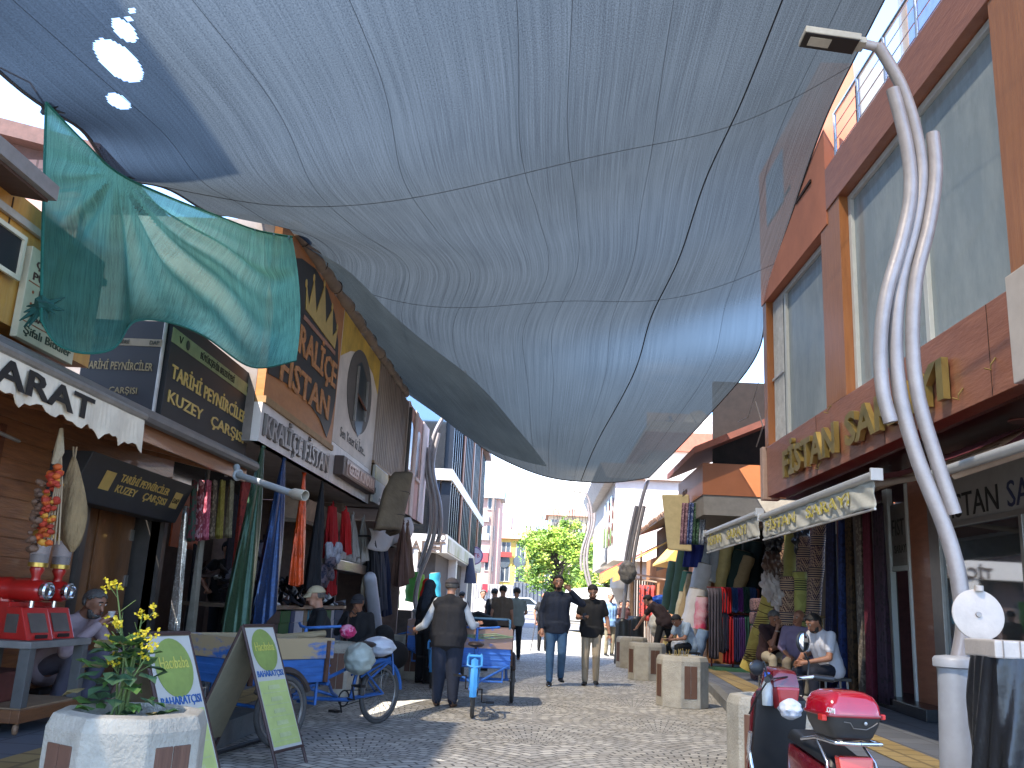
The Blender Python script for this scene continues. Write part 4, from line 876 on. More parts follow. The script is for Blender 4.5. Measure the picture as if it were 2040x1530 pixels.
t = thing('straw_shelf', 'weathered wooden shelf of bundled goods above the seated man', 'shelf', LP(705, 1135, -3.4))
a, b = LP(672, 1130, -3.4), LP(740, 1152, -3.4)
mb = MB(); mb.b2((a.x-.4, a.y, b.z+.05), (a.x, b.y, b.z+.22)); mb.build('board', wood('grey_plank', '776858', '5b4e40', (1, 1, 8)), t, bevel=.01)
mb = MB()
for i in range(7): mb.ball((a.x-.15, a.y+.25+i*(b.y-a.y-.4)/6, b.z+.3), (.14, .16, .1), 8, 6, jit=.2)
mb.build('bundle', M('bundle_white', 'a9a39d', .8, var=.3), t, smooth=True)
mb = MB(); mb.tube([(a.x-.03, a.y+.2, b.z+.05), (a.x-.03, a.y+.2, b.z-.2)], .01, 5); mb.tube([(a.x-.03, b.y-.1, b.z+.05), (a.x-.03, b.y-.1, b.z-.85)], .018, 5); mb.build('leg', iron, t)
for dy, lab in ((-.25, 'left one of the pale sandals dangling below the wooden shelf'), (.0, 'right one of the pale sandals dangling below the wooden shelf')):
    c = LP(728, 1170, -3.35)+V((0, dy, 0)); mb = MB(); mb.ball(c, (.04, .1, .2), 10, 8); mb.ring(c+V((.04, 0, .02)), (0, 0, 1), .07, .018, 10, 6); tag(mb.build('sandal', M('sandal_beige', '8f826f', .8), base=c, smooth=True), lab, 'sandal', 'sandals below the shelf')
# white pole-like roll, bunch of socks on the red dress
mb = MB(); mb.cap(LP(737, 1152, -3.2), LP(748, 1245, -3.2), .12, .13, 14); tag(mb.build('white_roll', M('plastic_white', 'b9b9c2', .5, var=.1), base=LP(748, 1245, -3.2), smooth=True), 'tall white plastic-wrapped roll leaning behind the seated man', 'fabric roll')
mb = MB()
for i in range(15): mb.ball(LP(645+i % 5*6, 1092+(i//5)*9, -3.45)+V((random.uniform(0, .08), 0, 0)), (.05, .07, .1), 8, 6, jit=.2)
tag(mb.build('sock_bunch', M('sock_grey', 'a3a3ad', .9, var=.4, scale=14), base=LP(655, 1110, -3.45), smooth=True), 'bunch of pale grey socks hung over the red dress', 'socks')
mb = MB()
for i in range(12): mb.ball(LP(648, 1140, -3.4)+V((random.uniform(-.1, .1), random.uniform(-.25, .3), random.uniform(-.15, .15))), (.08, .1, .1), 8, 6, jit=.3)
tag(mb.build('hat_bunch', M('hats_navy', '2b2f45', .8, c2='6a5c63', thr=(.5, .56), scale=12), base=LP(648, 1150, -3.4), smooth=True), 'bunch of navy knitted hats hung below the socks', 'hats')
# ================================================================== RIGHT: brown clad dress store
clad = wood('clad_brown', 'a26a50', '8a5640', (1.5, 1.5, 9), .38, .25, 1.5)
clad2 = wood('clad_orange_brown', 'a86f42', '935c34', (9, 9, .8), .38, .3, 2)
org = M('orange_plaster', 'b87458', .7, var=.12, scale=2)
frw = M('frame_white', 'c3c6c4', .4, var=.08); frs = M('frame_silver', '8f8a85', .35, .5, var=.12)
gls = glass('window_glass', 'dfe8ea', .02, .35, .5, .4)
curt = cloth('curtain_white', 'd5d9d6', .15, bump=.6, sc_=5)
t = thing('dress_store', 'brown wood-clad two-storey dress store with big windows and raised gold lettering', 'shop building', (5.2, 12, .13))
mb = MB(); rpan(mb, 6.2, 16.1, 3.33, 4.22, 4.1, .35); mb.build('fascia', clad, t, bevel=.006)
mb = MB()
for y in (8.2, 10.75, 13.3): mb.b2((RX(y)-.003, y-.004, 3.335), (RX(y)+.01, y+.004, 4.215))
mb.build('panel_joint', M('joint_dark', '2e1a12', .8), t)
mb = MB(); rpan(mb, 11.98, 12.8, 4.222, 7.128, 4.1, .4); rpan(mb, 6.2, 7.73, 4.222, 7.128, 4.1, .4); rpan(mb, 15.97, 16.2, 4.222, 7.0, 4.1, .4); mb.each('pillar', clad2, t, bevel=.006)
mb = MB(); rpan(mb, 6.2, 12.47, 7.13, 7.78, 4.1, .5, .02); mb.build('beam', clad, t, bevel=.006)
mb = MB(); rpan(mb, 12.475, 16.25, 6.92, 9.6, 4.1, .5, .015); u_ = mb.build('orange_wall', org, t)
mb = MB()
for z, a, b in ((7.9, 13.1, 13.9), (8.35, 14.2, 15.1)): mb.b2((RX(14)-.03, a, z), (RX(14)+.02, b, z+.05))
mb.each('groove', M('joint_dark', '2e1a12', .8), u_)
mb = MB(); rpan(mb, 14.6, 15.7, 8.3, 9.3, 4.1, .03, .03); mb.build('window', M('window_blue', '6d93b8', .08), t)
mb = MB(); mb.b2((4.5, 6.2, 3.34), (9, 16.1, 3.42)); mb.b2((4.3, 6.2, 3.30), (5.4, 16.05, 3.335)); mb.build('soffit', wood('soffit_brown', '4e2c1f', '3d2118', (1, 8, 1), .35, .3), t)
mb = MB()
for y in (9.0, 11.2, 13.2, 15.0): mb.lathe([(.11, 0), (.12, .015), (.085, .02)], (4.75, y, 3.28), 20)
mb.each('downlight', M('downlight', '8a5a52', .4, .2), t, smooth=True)
mb = MB(); mb.b2((6.2, 6.3, 3.42), (9, 16, 7.1)); mb.b2((4.6, 6.3, 7.05), (9, 12.4, 7.7)); mb.b2((4.62, 12.5, 7.0), (9, 16.1, 9.55)); mb.b2((4.55, 16.0, 3.42), (9, 16.15, 9.5)); mb.build('core', M('core_grey', '8b8c8c', .8), t)
for y0, y1, z1, ms in ((7.74, 11.97, 7.12, (9.7,)), (12.81, 15.96, 6.9, (15.2,))):
    mb = MB(); rpan(mb, y0, y1, 4.23, z1, 4.1, .012, -.17); wn_ = mb.build('window', gls, t)
    mb = MB()
    for a, b, c, d in ((y0, y1, 4.225, 4.3), (y0, y1, z1-.09, z1-.003), (y0, y0+.08, 4.3, z1-.09), (y1-.1, y1, 4.3, z1-.09))+tuple((m_-.05, m_+.05, 4.3, z1-.09) for m_ in ms): rpan(mb, a, b, c, d, 4.1, .08, -.12)
    mb.build('frame', frw, wn_, bevel=.006)
    mb = MB()
    n = 90
    mb.grid(lambda u, v: RQ(y0+.1+(y1-y0-.2)*u, 4.3+(z1-4.4)*v, 4.1, -.27)+V((.025*math.sin(u*70+.8*math.sin(v*5))+.025*math.sin(u*13), 0, 0)), 130, 10)
    if y0 < 10: mb.build('curtain', curt, wn_, smooth=True, fix=False)
    else:
        mb.build('curtain', M('curtain_red_white', 'a8453f', .8, c2='d2d6d4', thr=(.47, .5), scale=1.1, var=.2), wn_, smooth=True, fix=False)
mb = MB()
for i in range(7): rpan(mb, 15.3+i*.09, 15.33+i*.09, 4.3, 6.85, 4.1, .02, -.1)
rpan(mb, 15.25, 15.95, 5.4, 5.44, 4.1, .02, -.08); mb.build('window_grille', M('grille_white', 'c2c4c6', .4), t)
mb = MB(); mb.b2((RX(16.2)-.05, 16.21, 3.3), (RX(16.2)+.25, 16.4, 4.25)); mb.build('corner_cap', M('cap_pale', 'b89c8d', .5, var=.15), t, bevel=.01)
goldm = M('letter_brass', 'a08a4e', .35, .55, var=.15, scale=3)
mb = MB(); mb.text('FİSTAN', RQ(14.8, 3.5, 4.1, .06), RR, UP, .42, 2.55, .07, .03); mb.text('SARAYI', RQ(11.85, 3.5, 4.1, .06), RR, UP, .42, 2.88, .07, .03); mb.build('lettering', goldm, t)
mb = MB()
for y, z in ((8.1, 3.55), (8.75, 3.42), (12.6, 4.1), (13.1, 3.38)): mb.tube([RQ(y, z+.12), RQ(y, z+.05, 4.1, .05), RQ(y, z, 4.1, .05), RQ(y+.02, z+.02, 4.1, .1)], .008, 5)
mb.each('hook', M('hook_brass', '8e7a48', .4, .6), t)
# terrace: rail, set back glazed storey
chrome = M('chrome_rail', 'c7c9cc', .18, .95, var=.05)
mb = MB()
ys = [12.3, 11.35, 10.4, 9.45, 8.5, 7.55, 6.6]
for y in ys: mb.tube([RQ(y, 7.78, 4.1, -.1), RQ(y, 8.62, 4.1, -.1)], .025, 8)
mb.tube([RQ(12.3, 8.62, 4.1, -.1), RQ(5, 8.62, 4.1, -.1)], .028, 8)
for z in (7.98, 8.18, 8.4): mb.tube([RQ(12.3, z, 4.1, -.1), RQ(5, z, 4.1, -.1)], .008, 5)
mb.build('railing', chrome, t, smooth=True)
mb = MB(); mb.b2((5.25, 4, 7.8), (8.9, 12.44, 12.6)); mb.build('set_back_wall', org, t)
mb = MB()
for y in (5.3, 6.7, 8.1, 9.5, 10.9): mb.b2((5.2, y, 8.2), (5.245, y+1.15, 11.6))
sb_ = mb.each('window', M('window_violet', '4a5a80', .05), t)
mb = MB()
for y in (5.2, 6.55, 7.95, 9.35, 10.75, 12.15): mb.b2((5.15, y, 7.82), (5.243, y+.1, 11.7))
mb.build('frame', frs, sb_[0])
# ground floor shop front
SX = 5.2
gs2 = glass('shop_glass', 'a5b0b2', .03, .5, .06, .8)
def spx(x, y): return RP(x, y, SX)
mb = MB(); rpan(mb, 12.25, 12.86, .13, 3.28, SX, .5); mb.each('pillar', clad, t, bevel=.006)
mb = MB(); rpan(mb, 6, 12.0, 2.5, 3.1, SX, .03, .0); mb.build('sign_band', M('band_grey', '908d89', .5, var=.1), t)
mb = MB(); mb.text('FISTAN', RQ(11.75, 2.58, SX, .005), RR, UP, .3, 1.35, .006, .0); mb.build('lettering', M('letter_black', '14120f', .6), t)
mb = MB(); mb.text('SARAYI', RQ(10.2, 2.58, SX, .005), RR, UP, .3, 1.35, .006, .0); mb.build('lettering', M('letter_navy', '1e2648', .6), t)
mb = MB(); rpan(mb, 6, 12.0, .3, 2.5, SX, .012, -.01); sw = mb.build('shop_window', gs2, t)
mb = MB()
for a, b, c, d in ((11.9, 12.2, .13, 3.2), (9.9, 9.97, .3, 2.5), (6, 11.9, .13, .3), (6, 11.9, 2.47, 2.53), (8.4, 8.47, .3, 2.5)): rpan(mb, a, b, c, d, SX, .06, .03)
mb.build('frame', frs, sw, bevel=.005)
mb = MB(); mb.b2((SX+2.6, 5.5, .13), (SX+2.7, 17, 3.3)); mb.b2((SX+.1, 16.4, .13), (SX+2.6, 16.5, 3.3)); mb.build('inner_wall', M('inner_maroon', '5a3030', .8, var=.3), t)
mb = MB(); rpan(mb, 13.5, 13.68, .2, 3.2, SX, .08, .04); rpan(mb, 12.9, 13.5, 2.0, 2.07, SX, .06, .02); rpan(mb, 12.88, 12.94, .2, 3.2, SX, .06, .02); dr = mb.build('door_frame', frw, t, bevel=.006)
mb = MB(); rpan(mb, 12.95, 13.5, 2.07, 2.95, SX, .02, .0); mb.build('transom_sign', M('transom_grey', '7f7b77', .5), t)
mb = MB(); mb.text('FIST', RQ(13.45, 2.5, SX, .003), RR, UP, .24, .42, .004); mb.text('SARAYI', RQ(13.4, 2.25, SX, .003), RR, UP, .12, .42, .004); mb.build('lettering', M('letter_grey', '3a3836', .6), t)
mb = MB(); rpan(mb, 13.69, 15.4, .25, 3.1, SX, .03, -.1); mb.build('side_panel', M('panel_grey', '5a5856', .5), t)
mb = MB(); mb.text('N', RQ(14.1, 2.35, SX, -.09), RR, UP, .32, .25, .004, .01); mb.build('lettering', M('letter_black', '14120f', .6), t)
blk = M('step_granite', '2b2e33', .25, var=.3, scale=30)
mb = MB(); mb.hexa([(4.75, 11.7, .13), (SX+.4, 11.7, .13), (SX+.4, 14.4, .13), (4.95, 14.4, .13), (4.75, 11.7, .28), (SX+.4, 11.7, .28), (SX+.4, 14.4, .28), (4.95, 14.4, .28)]); mb.build('step', blk, t, bevel=.01)
# things seen through the shop window
for i, (y, c, n_, lab) in enumerate(((9.4, 'a3121a', 'red', 'bright red gown on a stand behind the shop window'), (8.7, '1f2a72', 'blue', 'royal blue gown on a stand behind the shop window'), (9.0, '5d86a8', 'pale blue', 'pale blue sparkly gown low behind the shop window'))):
    z1, z0_, x = ((2.45, 1.5, SX+.9), (2.5, 1.2, SX+1.1), (1.55, .35, SX+.5))[i]
    mb = MB(); mb.grid(lambda u, v: V((x+math.cos(u*6.28)*(.1+.22*v)*(1+.1*math.sin(u*44)), y+math.sin(u*6.28)*(.14+.22*v)*(1+.1*math.sin(u*44)), z1+(z0_-z1)*v)), 48, 12)
    tag(mb.build('gown', cloth('gown_%d' % i, c, .25), smooth=True, base=(x, y, z0_)), lab, 'gown', 'gowns in the shop window')
mb = MB(); rpan(mb, 12.98, 13.3, .3, 2.0, SX, .05, -.6); tag(mb.build('red_dress', M('dress_crimson', '8e1420', .6, var=.4, scale=12), base=(SX+.6, 13.1, .3)), 'crimson dress glimpsed through the store doorway', 'garment')
# a white projecting box sign, cut by the right picture edge
mb = MB(); a = RP(2012, 520, 3.85); mb.b2((3.8, 6.2, 3.2), (4.05, 7.26, 4.12)); tag(mb.build('projecting_sign', M('sign_pale', 'b9aea6', .5, var=.1), base=(3.9, 7, 3.6), bevel=.01), 'blank pale box sign on the store front at the right picture edge', 'sign')
# ---------------------------------------------------------------- awnings of the store
mar = M('awning_maroon', '5e1b22', .75, var=.2, scale=4, stretch=(1, 12, 1)); barm = M('awning_bar', 'b7b4b0', .35, .3, var=.1); armm = M('awning_arm', 'b09a88', .45, .2, var=.15)
vgr = cloth('valance_grey', 'b5b3aa', .15, bump=.35, sc_=6); ylw = M('letter_faded_yellow', 'b3a334', .8, c2='b5b3aa', thr=(.42, .5), scale=26, var=.2)
def awning(name, label, Y0, Y1, x0, zf, drop, txt, back=4.7, zb_=3.2):
    t = thing(name, label, 'awning', RQ((Y0+Y1)/2, zf, x0))
    mb = MB(); n = 40
    mb.grid(lambda u, v: RQ(Y0+(Y1-Y0)*u, zf, x0).lerp(RQ(Y0+(Y1-Y0)*u, zb_, back), v)+V((0, 0, -.08*math.sin(v*math.pi)+.008*math.sin(u*90))), n, 10); mb.build('canopy', mar, t, smooth=True, fix=False)
    mb = MB(); mb.tube([RQ(Y0-.04, zf, x0), RQ(Y1+.04, zf, x0)], .045, 10); mb.build('front_bar', barm, t, smooth=True)
    mb = MB(); mb.b2(RQ(Y0-.07, zf-.06, x0, .06), RQ(Y0-.03, zf+.06, x0, -.06)); mb.b2(RQ(Y1+.03, zf-.06, x0, .06), RQ(Y1+.07, zf+.06, x0, -.06)); mb.each('end_cap', barm, t, bevel=.006)
    mb = MB()
    for y in (Y0+.35, Y1-.4): mb.tube([RQ(y, zf-.05, x0, -.05), RQ(y+.55*(1 if y < (Y0+Y1)/2 else -1), (zf+zb_)/2-.15, (x0+back)/2), RQ(y+.1, zb_-.12, back)], .035, 8)
    mb.each('arm', armm, t, smooth=True)
    mb = MB(); mb.tube([RQ(Y0, zb_-.1, back), RQ(Y1, zb_-.1, back)], .055, 10); mb.build('roller', armm, t, smooth=True)
    if drop:
        mb = MB(); mb.grid(lambda u, v: RQ(Y0+.03+(Y1-Y0-.06)*u, zf-.04-drop*v, x0)+V((.018*math.sin(u*23+v*3)*v+.01*math.sin(u*61+v*9), 0, .01*math.sin(u*17)*v)), 80, 8); mb.build('valance', vgr, t, smooth=True, fix=False, solid=.004)
        mb = MB(); mb.tube([RQ(Y0+.02, zf-.05-drop, x0), RQ(Y1-.02, zf-.05-drop, x0)], .014, 6); mb.build('hem_rod', barm, t)
        mb = MB(); yy = Y1-.25
        for s_, w_ in txt: mb.text(s_, RQ(yy, zf-.02-drop*.74, x0, .028), RR, UP, drop*.5, w_, .006, .02); yy -= w_+.45
        mb.build('lettering', ylw, t)
    return t
awning('shop_awning', 'maroon awning with grey valance and faded yellow lettering nearest the lamp post', 8.75, 12.95, 3.2, 2.64, .27, (('FİSTAN', 1.4), ('SARAYI', 1.45)))
awning('shop_awning', 'second maroon awning with grey valance over the clothes rack', 13.15, 16.95, 3.2, 2.72, .3, (('FİSTAN', 1.1), ('SARAYI', 1.3)))
awning('shop_awning', 'plain maroon awning at the right picture edge behind the lamp post', 5.0, 8.55, 3.62, 2.62, 0, ())
# ---------------------------------------------------------------- cloth and rugs on show
def hangR(name, label, px, w_, mat, x0=5.0, cat='fabric', group=None, n=4, amp=.03, th=.02):
    a, b = RP(px[0], px[1], x0), RP(px[2], px[3], x0); b.z = max(b.z, .16); t = MB()
    t.grid(lambda u, v: a.lerp(b, v)+V((-amp*math.sin(u*n*6.28+v)*(.5+.5*v), (u-.5)*w_, 0)), 10*n, 12)
    o = t.build(name, mat, smooth=True, fix=False, base=b, solid=th); return tag(o, label, cat, group)
G2 = 'tall lengths of cloth hung by the store door'
for px, w_, c, k_, lab in (((1655, 1020, 1655, 1385), .42, ['1c2142', '242b52', '141833'], 'floral', 'midnight blue cloth at the left end of the tall hung row'), ((1676, 1020, 1680, 1390), .16, ['26386e', '1a2850', '7c2f5a'], 'floral', 'royal blue cloth in the tall hung row'), ((1690, 1018, 1702, 1392), .24, ['4a3826', '2c2118', '6f5536'], 'floral', 'bronze speckled cloth in the tall hung row'), ((1711, 1012, 1722, 1395), .2, ['5f5750', '837a70', '36302c'], 'floral', 'silver grey speckled cloth in the tall hung row'), ((1726, 1012, 1738, 1398), .28, ['5a1a2c', '661f33', '4d1525'], 'floral', 'plain burgundy cloth in the tall hung row'), ((1748, 1005, 1766, 1402), .4, ['33202f', '52313f', '20151f', '6a4450'], 'floral', 'dark plum flowered cloth nearest the store door')):
    hangR('hung_cloth', lab, px, w_, pattern('fabR_'+lab[:9].replace(' ', '_')+str(px[0]), c, k_, 22), 4.95, group=G2, n=4, amp=.05)
def roll(name, label, p0, p1, r, mat, group=None, end=None, n=16):
    """a roll of material between two surveyed ends (x, y, depth)"""
    a, b = PY(*p0), PY(*p1); t = thing(name, label, 'roll', b, 0, group)
    mb = MB(); mb.tube([a.lerp(b, i/8)+V((.01*math.sin(i*2.1), 0, 0)) for i in range(9)], [r*(1+.04*math.sin(i*1.7)) for i in range(9)], n); mb.build('roll', mat, t, smooth=True)
    mb = MB(); d = (a-b).normalized()
    mb.lathe([(0, .004), (r*.25, .004), (r*.3, .016), (r*.45, .004), (r*.55, .016), (r*.7, .004), (r*.8, .016), (r*.95, .0)], a, 16, d)
    mb.build('core', end or M('roll_end', '7a6a55', .8, var=.4), t); return t
rugp = pattern('rug_plum', ['c0a184', '4a2a33', '2b2a45'], 'rug', 38, .9); rugn = pattern('rug_navy', ['b89c86', '3a2a44', '1f2440'], 'rug', 40, .9)
mat_y = pattern('mat_yellow', ['b3a052', 'a8954a', '5c4a20'], 'rug', 6, .8)
mat_g = M('mat_olive', '9a9350', .8, var=.2)
G3 = 'rolled rugs and mats standing by the store'
for lab, p0, p1, r, m_ in (('plum diamond rug roll on the left of the standing rugs', (1563, 1040, 17.4), (1556, 1180, 17.4), .1, rugp), ('olive mat roll with dark marks between two rug rolls', (1577, 1035, 17.2), (1573, 1155, 17.2), .12, mat_g), ('plum diamond rug roll lit by the sun behind the seated men', (1570, 1150, 16.9), (1570, 1330, 16.9), .17, rugp), ('pale green banded mat roll behind the bald seated man', (1592, 1140, 16.8), (1598, 1330, 16.8), .13, pattern('mat_green', ['a9a860', '9b9a55', '2f3d28'], 'rug', 5, .8)), ('navy diamond rug roll standing upright', (1601, 1070, 16.9), (1612, 1330, 16.9), .15, rugn), ('tall navy and plum rug roll nearest the hung cloth', (1634, 1028, 16.6), (1618, 1240, 16.6), .13, rugn), ('dark red patterned rug folded high behind the rolls', (1612, 1030, 17.3), (1598, 1110, 17.3), .2, pattern('rug_red', ['8c5a4c', '4a1f24', '2c1418'], 'rug', 14, .9))):
    roll('rug_roll', lab, p0, p1, r, m_, G3)
t = roll('mat_roll', 'leaning yellow straw mat roll with brown key pattern beside the clothes rack', (1545, 1150, 17.2), (1488, 1333, 17.6), .13, mat_y)
a, b = PY(1545, 1150, 17.2), PY(1488, 1333, 17.6); mb = MB()
for k in (.06, .1, .3, .38, .55, .62, .84, .87, .9): mb.ring(a.lerp(b, k), a-b, .13, .008, 18, 5)
mb.each('brown_band', M('band_brown', '4a3018', .8), t)
cl = glass('clear_plastic', 'c9c3c0', .15, .8)
for i, (x, y, lab) in enumerate(((1542, 1075, 'plastic bag of black goods hung at the awning end'), (1538, 1125, 'clear plastic bag of brown goods below the bag of black goods'), (1534, 1165, 'bulging clear plastic bag above the leaning mat roll'), (1598, 1080, 'plastic bag of black straps hung between the rug rolls'), (1553, 1185, 'pale plastic bag pressed against the sunlit rug roll'))):
    t = thing('plastic_bag', lab, 'bag', PY(x, y, 16.9), 0, 'plastic bags hung among the rugs')
    mb = MB(); cc = PY(x, y, 16.9); mb.grid(lambda u, v: cc+V((math.sin(v*3.1416)*math.cos(u*6.2832)*.15, math.sin(v*3.1416)*math.sin(u*6.2832)*.11, math.cos(v*3.1416)*.24))*(1+.16*math.sin(u*31+v*9+i)+.13*math.sin(u*57-v*23)+.1*math.sin(v*29)), 40, 26); mb.build('wrap', M('wrap_plastic', 'b5aaa6', .25, var=.25, bump=.8, bscale=14) if i in (2, 4) else M('wrap_%d' % i, ('26262a', '5d463c', '', '2b2b30')[i], .3, var=.5, scale=7, bump=.9, bscale=12), t, smooth=True)
    mb = MB(); mb.tube([PY(x, y-18, 16.9), PY(x, y-34, 16.9)], [.05, .01], 6); mb.build('neck', M('wrap_plastic', 'b5aaa6', .25), t)
# wooden stools and blanket pile stacked behind the seated men
wst = wood('stool_pine', '9a8252', '7f6a41')
def stool(name, label, loc, w_, h, mat, seat=None, rz=0, group=None, straps=False):
    t = thing(name, label, 'stool', loc, rz, group)
    mb = MB(); mb.box((loc[0], loc[1], loc[2]+h-.02), (w_, w_, .04), rz); mb.build('seat', seat or mat, t, bevel=.008)
    for sx in (-1, 1):
        for sy in (-1, 1):
            c = V(loc)+Matrix.Rotation(rz, 3, 'Z') @ V((sx*w_*.42, sy*w_*.42, 0)); c2 = V(loc)+Matrix.Rotation(rz, 3, 'Z') @ V((sx*w_*.38, sy*w_*.38, h-.04))
            mb = MB(); mb.tube([c, c2], .014, 7); mb.build('leg', mat, t)
    mb = MB()
    for s in (-1, 1): mb.box((V(loc)+Matrix.Rotation(rz, 3, 'Z') @ V((s*w_*.4, 0, h*.35))), (.02, w_*.8, .02), rz)
    mb.build('stretcher', mat, t); return t
ps = PY(1628, 1215, 16.6)
for k, z in enumerate((.55, .95)):
    stool('wooden_stool', ('lower', 'upper')[k]+' of two pine stools piled behind the man in white', (ps.x, ps.y, z), .38, .4, wst, rz=.1, group='piled pine stools')
mb = MB(); mb.b2((ps.x-.25, ps.y-.2, .13), (ps.x+.25, ps.y+.2, .548)); tag(mb.build('crate', M('crate_brown', '4b3a2c', .8), base=(ps.x, ps.y, .13)), 'brown crate carrying the piled pine stools', 'crate')
t = thing('blanket_pile', 'folded speckled blankets stacked behind the leaning mat roll', 'blanket pile', PY(1522, 1225, 17.9)); bl = pattern('blanket_speckle', ['8a6a6a', '4a3a42', 'a89484'], 'floral', 60)
p = PY(1522, 1180, 17.9)
for k in range(6): mb = MB(); mb.box((p.x, p.y, .25+k*.25), (.5-.02*(k % 2), .4, .235)); mb.build('blanket', bl, t, bevel=.05)
# clothes rack
RK = thing('clothes_rack', 'red metal clothes rack on a green base hung with bright cloth', 'clothes rack', (4.3, 20.4, .13))
q = lambda x, y, Y=20.4: PY(x, y, Y)
xa, xb = q(1408, 1250).x, q(1512, 1250).x; zt = q(1450, 1172).z; zm = q(1450, 1222).z
mtr = M('rack_red', '6b3330', .5, .3)
mb = MB()
for x in (xa+.1, xa+.55, xb): mb.tube([(x, 20.4, .2), (x, 20.4, zt)], .022, 7)
mb.each('post', mtr, RK)
mb = MB(); mb.tube([(xa, 20.4, zt), (xb, 20.4, zt)], .02, 7); mb.tube([(xa, 20.35, zm), (xb, 20.35, zm)], .022, 7); mb.each('bar', mtr, RK)
mb = MB(); mb.b2((xa+.1, 20.1, .13), (xb+.1, 20.8, .2)); mb.build('base', M('base_green', '3c6a4c', .6, var=.2), RK)
G4 = 'cloths draped over the clothes rack'
def over(x, ytop, ybot, wpx, c, lab, Y=20.33, m_=None):
    a, b = q(x, ytop, Y), q(x, ybot, Y); ww = wpx/1804*Y; mb = MB()
    mb.grid(lambda u, v: a.lerp(b, v)+V(((u-.5)*ww*(1-.12*math.sin(v*2.5)), -.02-.05*math.sin(u*19+v*2)*(.3+v)-(.04 if v > .02 else -.05), .012*math.sin(u*7)*v)), 26, 14)
    tag(mb.build('draped_cloth', m_ or cloth('ck_'+c, c, .25), smooth=True, fix=False, base=b, solid=.015), lab, 'cloth', G4)
over(1420, 1172, 1312, 20, '4f4a55', 'grey cloth on the left end of the rack'); over(1437, 1172, 1300, 14, '34333f', 'charcoal cloth beside the grey one on the rack'); over(1444, 1174, 1295, 10, '1f2740', 'navy cloth left of the red one on the rack')
over(1446, 1170, 1222, 18, 'b0121c', 'bright red cloth on the top bar of the rack'); over(1449, 1224, 1322, 22, '9c1019', 'long bright red cloth on the lower bar of the rack')
over(1463, 1171, 1220, 11, '1e3f74', 'blue cloth on the top bar of the rack'); over(1474, 1171, 1218, 10, '5a2472', 'purple cloth on the top bar of the rack'); over(1486, 1170, 1220, 13, '123a34', 'dark green cloth on the top bar of the rack'); over(1499, 1171, 1221, 12, '1c3a6a', 'steel blue cloth at the right of the top bar')
over(1466, 1226, 1318, 12, '24214c', 'indigo cloth on the lower bar of the rack'); over(1478, 1226, 1316, 12, '3d1c5a', 'violet cloth on the lower bar of the rack'); over(1492, 1226, 1290, 18, '12443a', 'bottle green cloth on the lower bar of the rack')
# leaning rolls of plastic sheet and cloth
G5 = 'rolls of sheeting leaning by the cloth shop'
dg, gy, cr_, wt = cloth('roll_darkgreen', '17352f', .2), M('roll_grey', '8e9296', .6, var=.15), M('roll_cream', 'b5a268', .6, var=.2), M('roll_white', 'c2bfbf', .5, var=.12, bump=.4, bscale=10)
bg_ = M('roll_beige', '9c8661', .7, var=.2)
for lab, p0, p1, r, m_ in (('dark green roll beside the doorway of the low shop', (1344, 1120, 23.5), (1328, 1215, 23.5), .16, dg), ('second dark green roll leaning left of the white ones', (1366, 1085, 22.5), (1345, 1225, 22.5), .17, dg), ('short green roll under the blue hung cloth', (1372, 1140, 22), (1352, 1250, 22), .15, cloth('roll_teal', '1d4a42', .2)), ('beige roll between green and white rolls', (1378, 1145, 21.8), (1352, 1260, 21.8), .11, bg_), ('tall white roll glowing in the sun', (1405, 1125, 21.5), (1378, 1240, 21.5), .24, wt), ('lower white roll beneath the tall white one', (1392, 1175, 21.2), (1368, 1300, 21.2), .22, wt), ('grey roll hung slanting under the valance', (1412, 1085, 21.6), (1398, 1140, 21.6), .2, gy), ('pale grey roll right of the slanting grey roll', (1428, 1085, 21.4), (1421, 1160, 21.4), .14, gy), ('cream roll bent over at the top', (1450, 1075, 21.3), (1433, 1185, 21.3), .15, cr_), ('dark green roll right of the cream one', (1462, 1082, 21.5), (1446, 1200, 21.5), .18, dg), ('big dark green roll standing over the rack', (1482, 1100, 21.2), (1458, 1200, 21.2), .22, cloth('roll_bottle', '16302d', .2)), ('beige roll standing above the rack', (1492, 1110, 21.0), (1466, 1190, 21.0), .14, bg_), ('far dark green roll at the right of the leaning rolls', (1500, 1080, 21.6), (1490, 1190, 21.6), .22, cloth('roll_slate', '1c2c30', .2)), ('pink wrapped roll in front of the white rolls', (1400, 1190, 20.8), (1394, 1255, 20.8), .15, M('roll_pink', 'c2385c', .45, c2='c9a5ae', thr=(.4, .6), scale=2, bump=.4, bscale=8)), ('yellow roll in front of the pale rolls', (1340, 1235, 22.4), (1326, 1290, 22.4), .1, cr_), ('pale blue roll leaning by the grey cloth', (1402, 1255, 20.5), (1385, 1318, 20.5), .13, M('roll_blue', '7b93b3', .6, var=.2)), ('narrow pale roll right of the bending man', (1360, 1180, 21.9), (1338, 1280, 21.9), .08, M('roll_ivory', 'b9ab8c', .6, var=.2))):
    roll('sheeting_roll', lab, p0, p1, r, m_, G5)
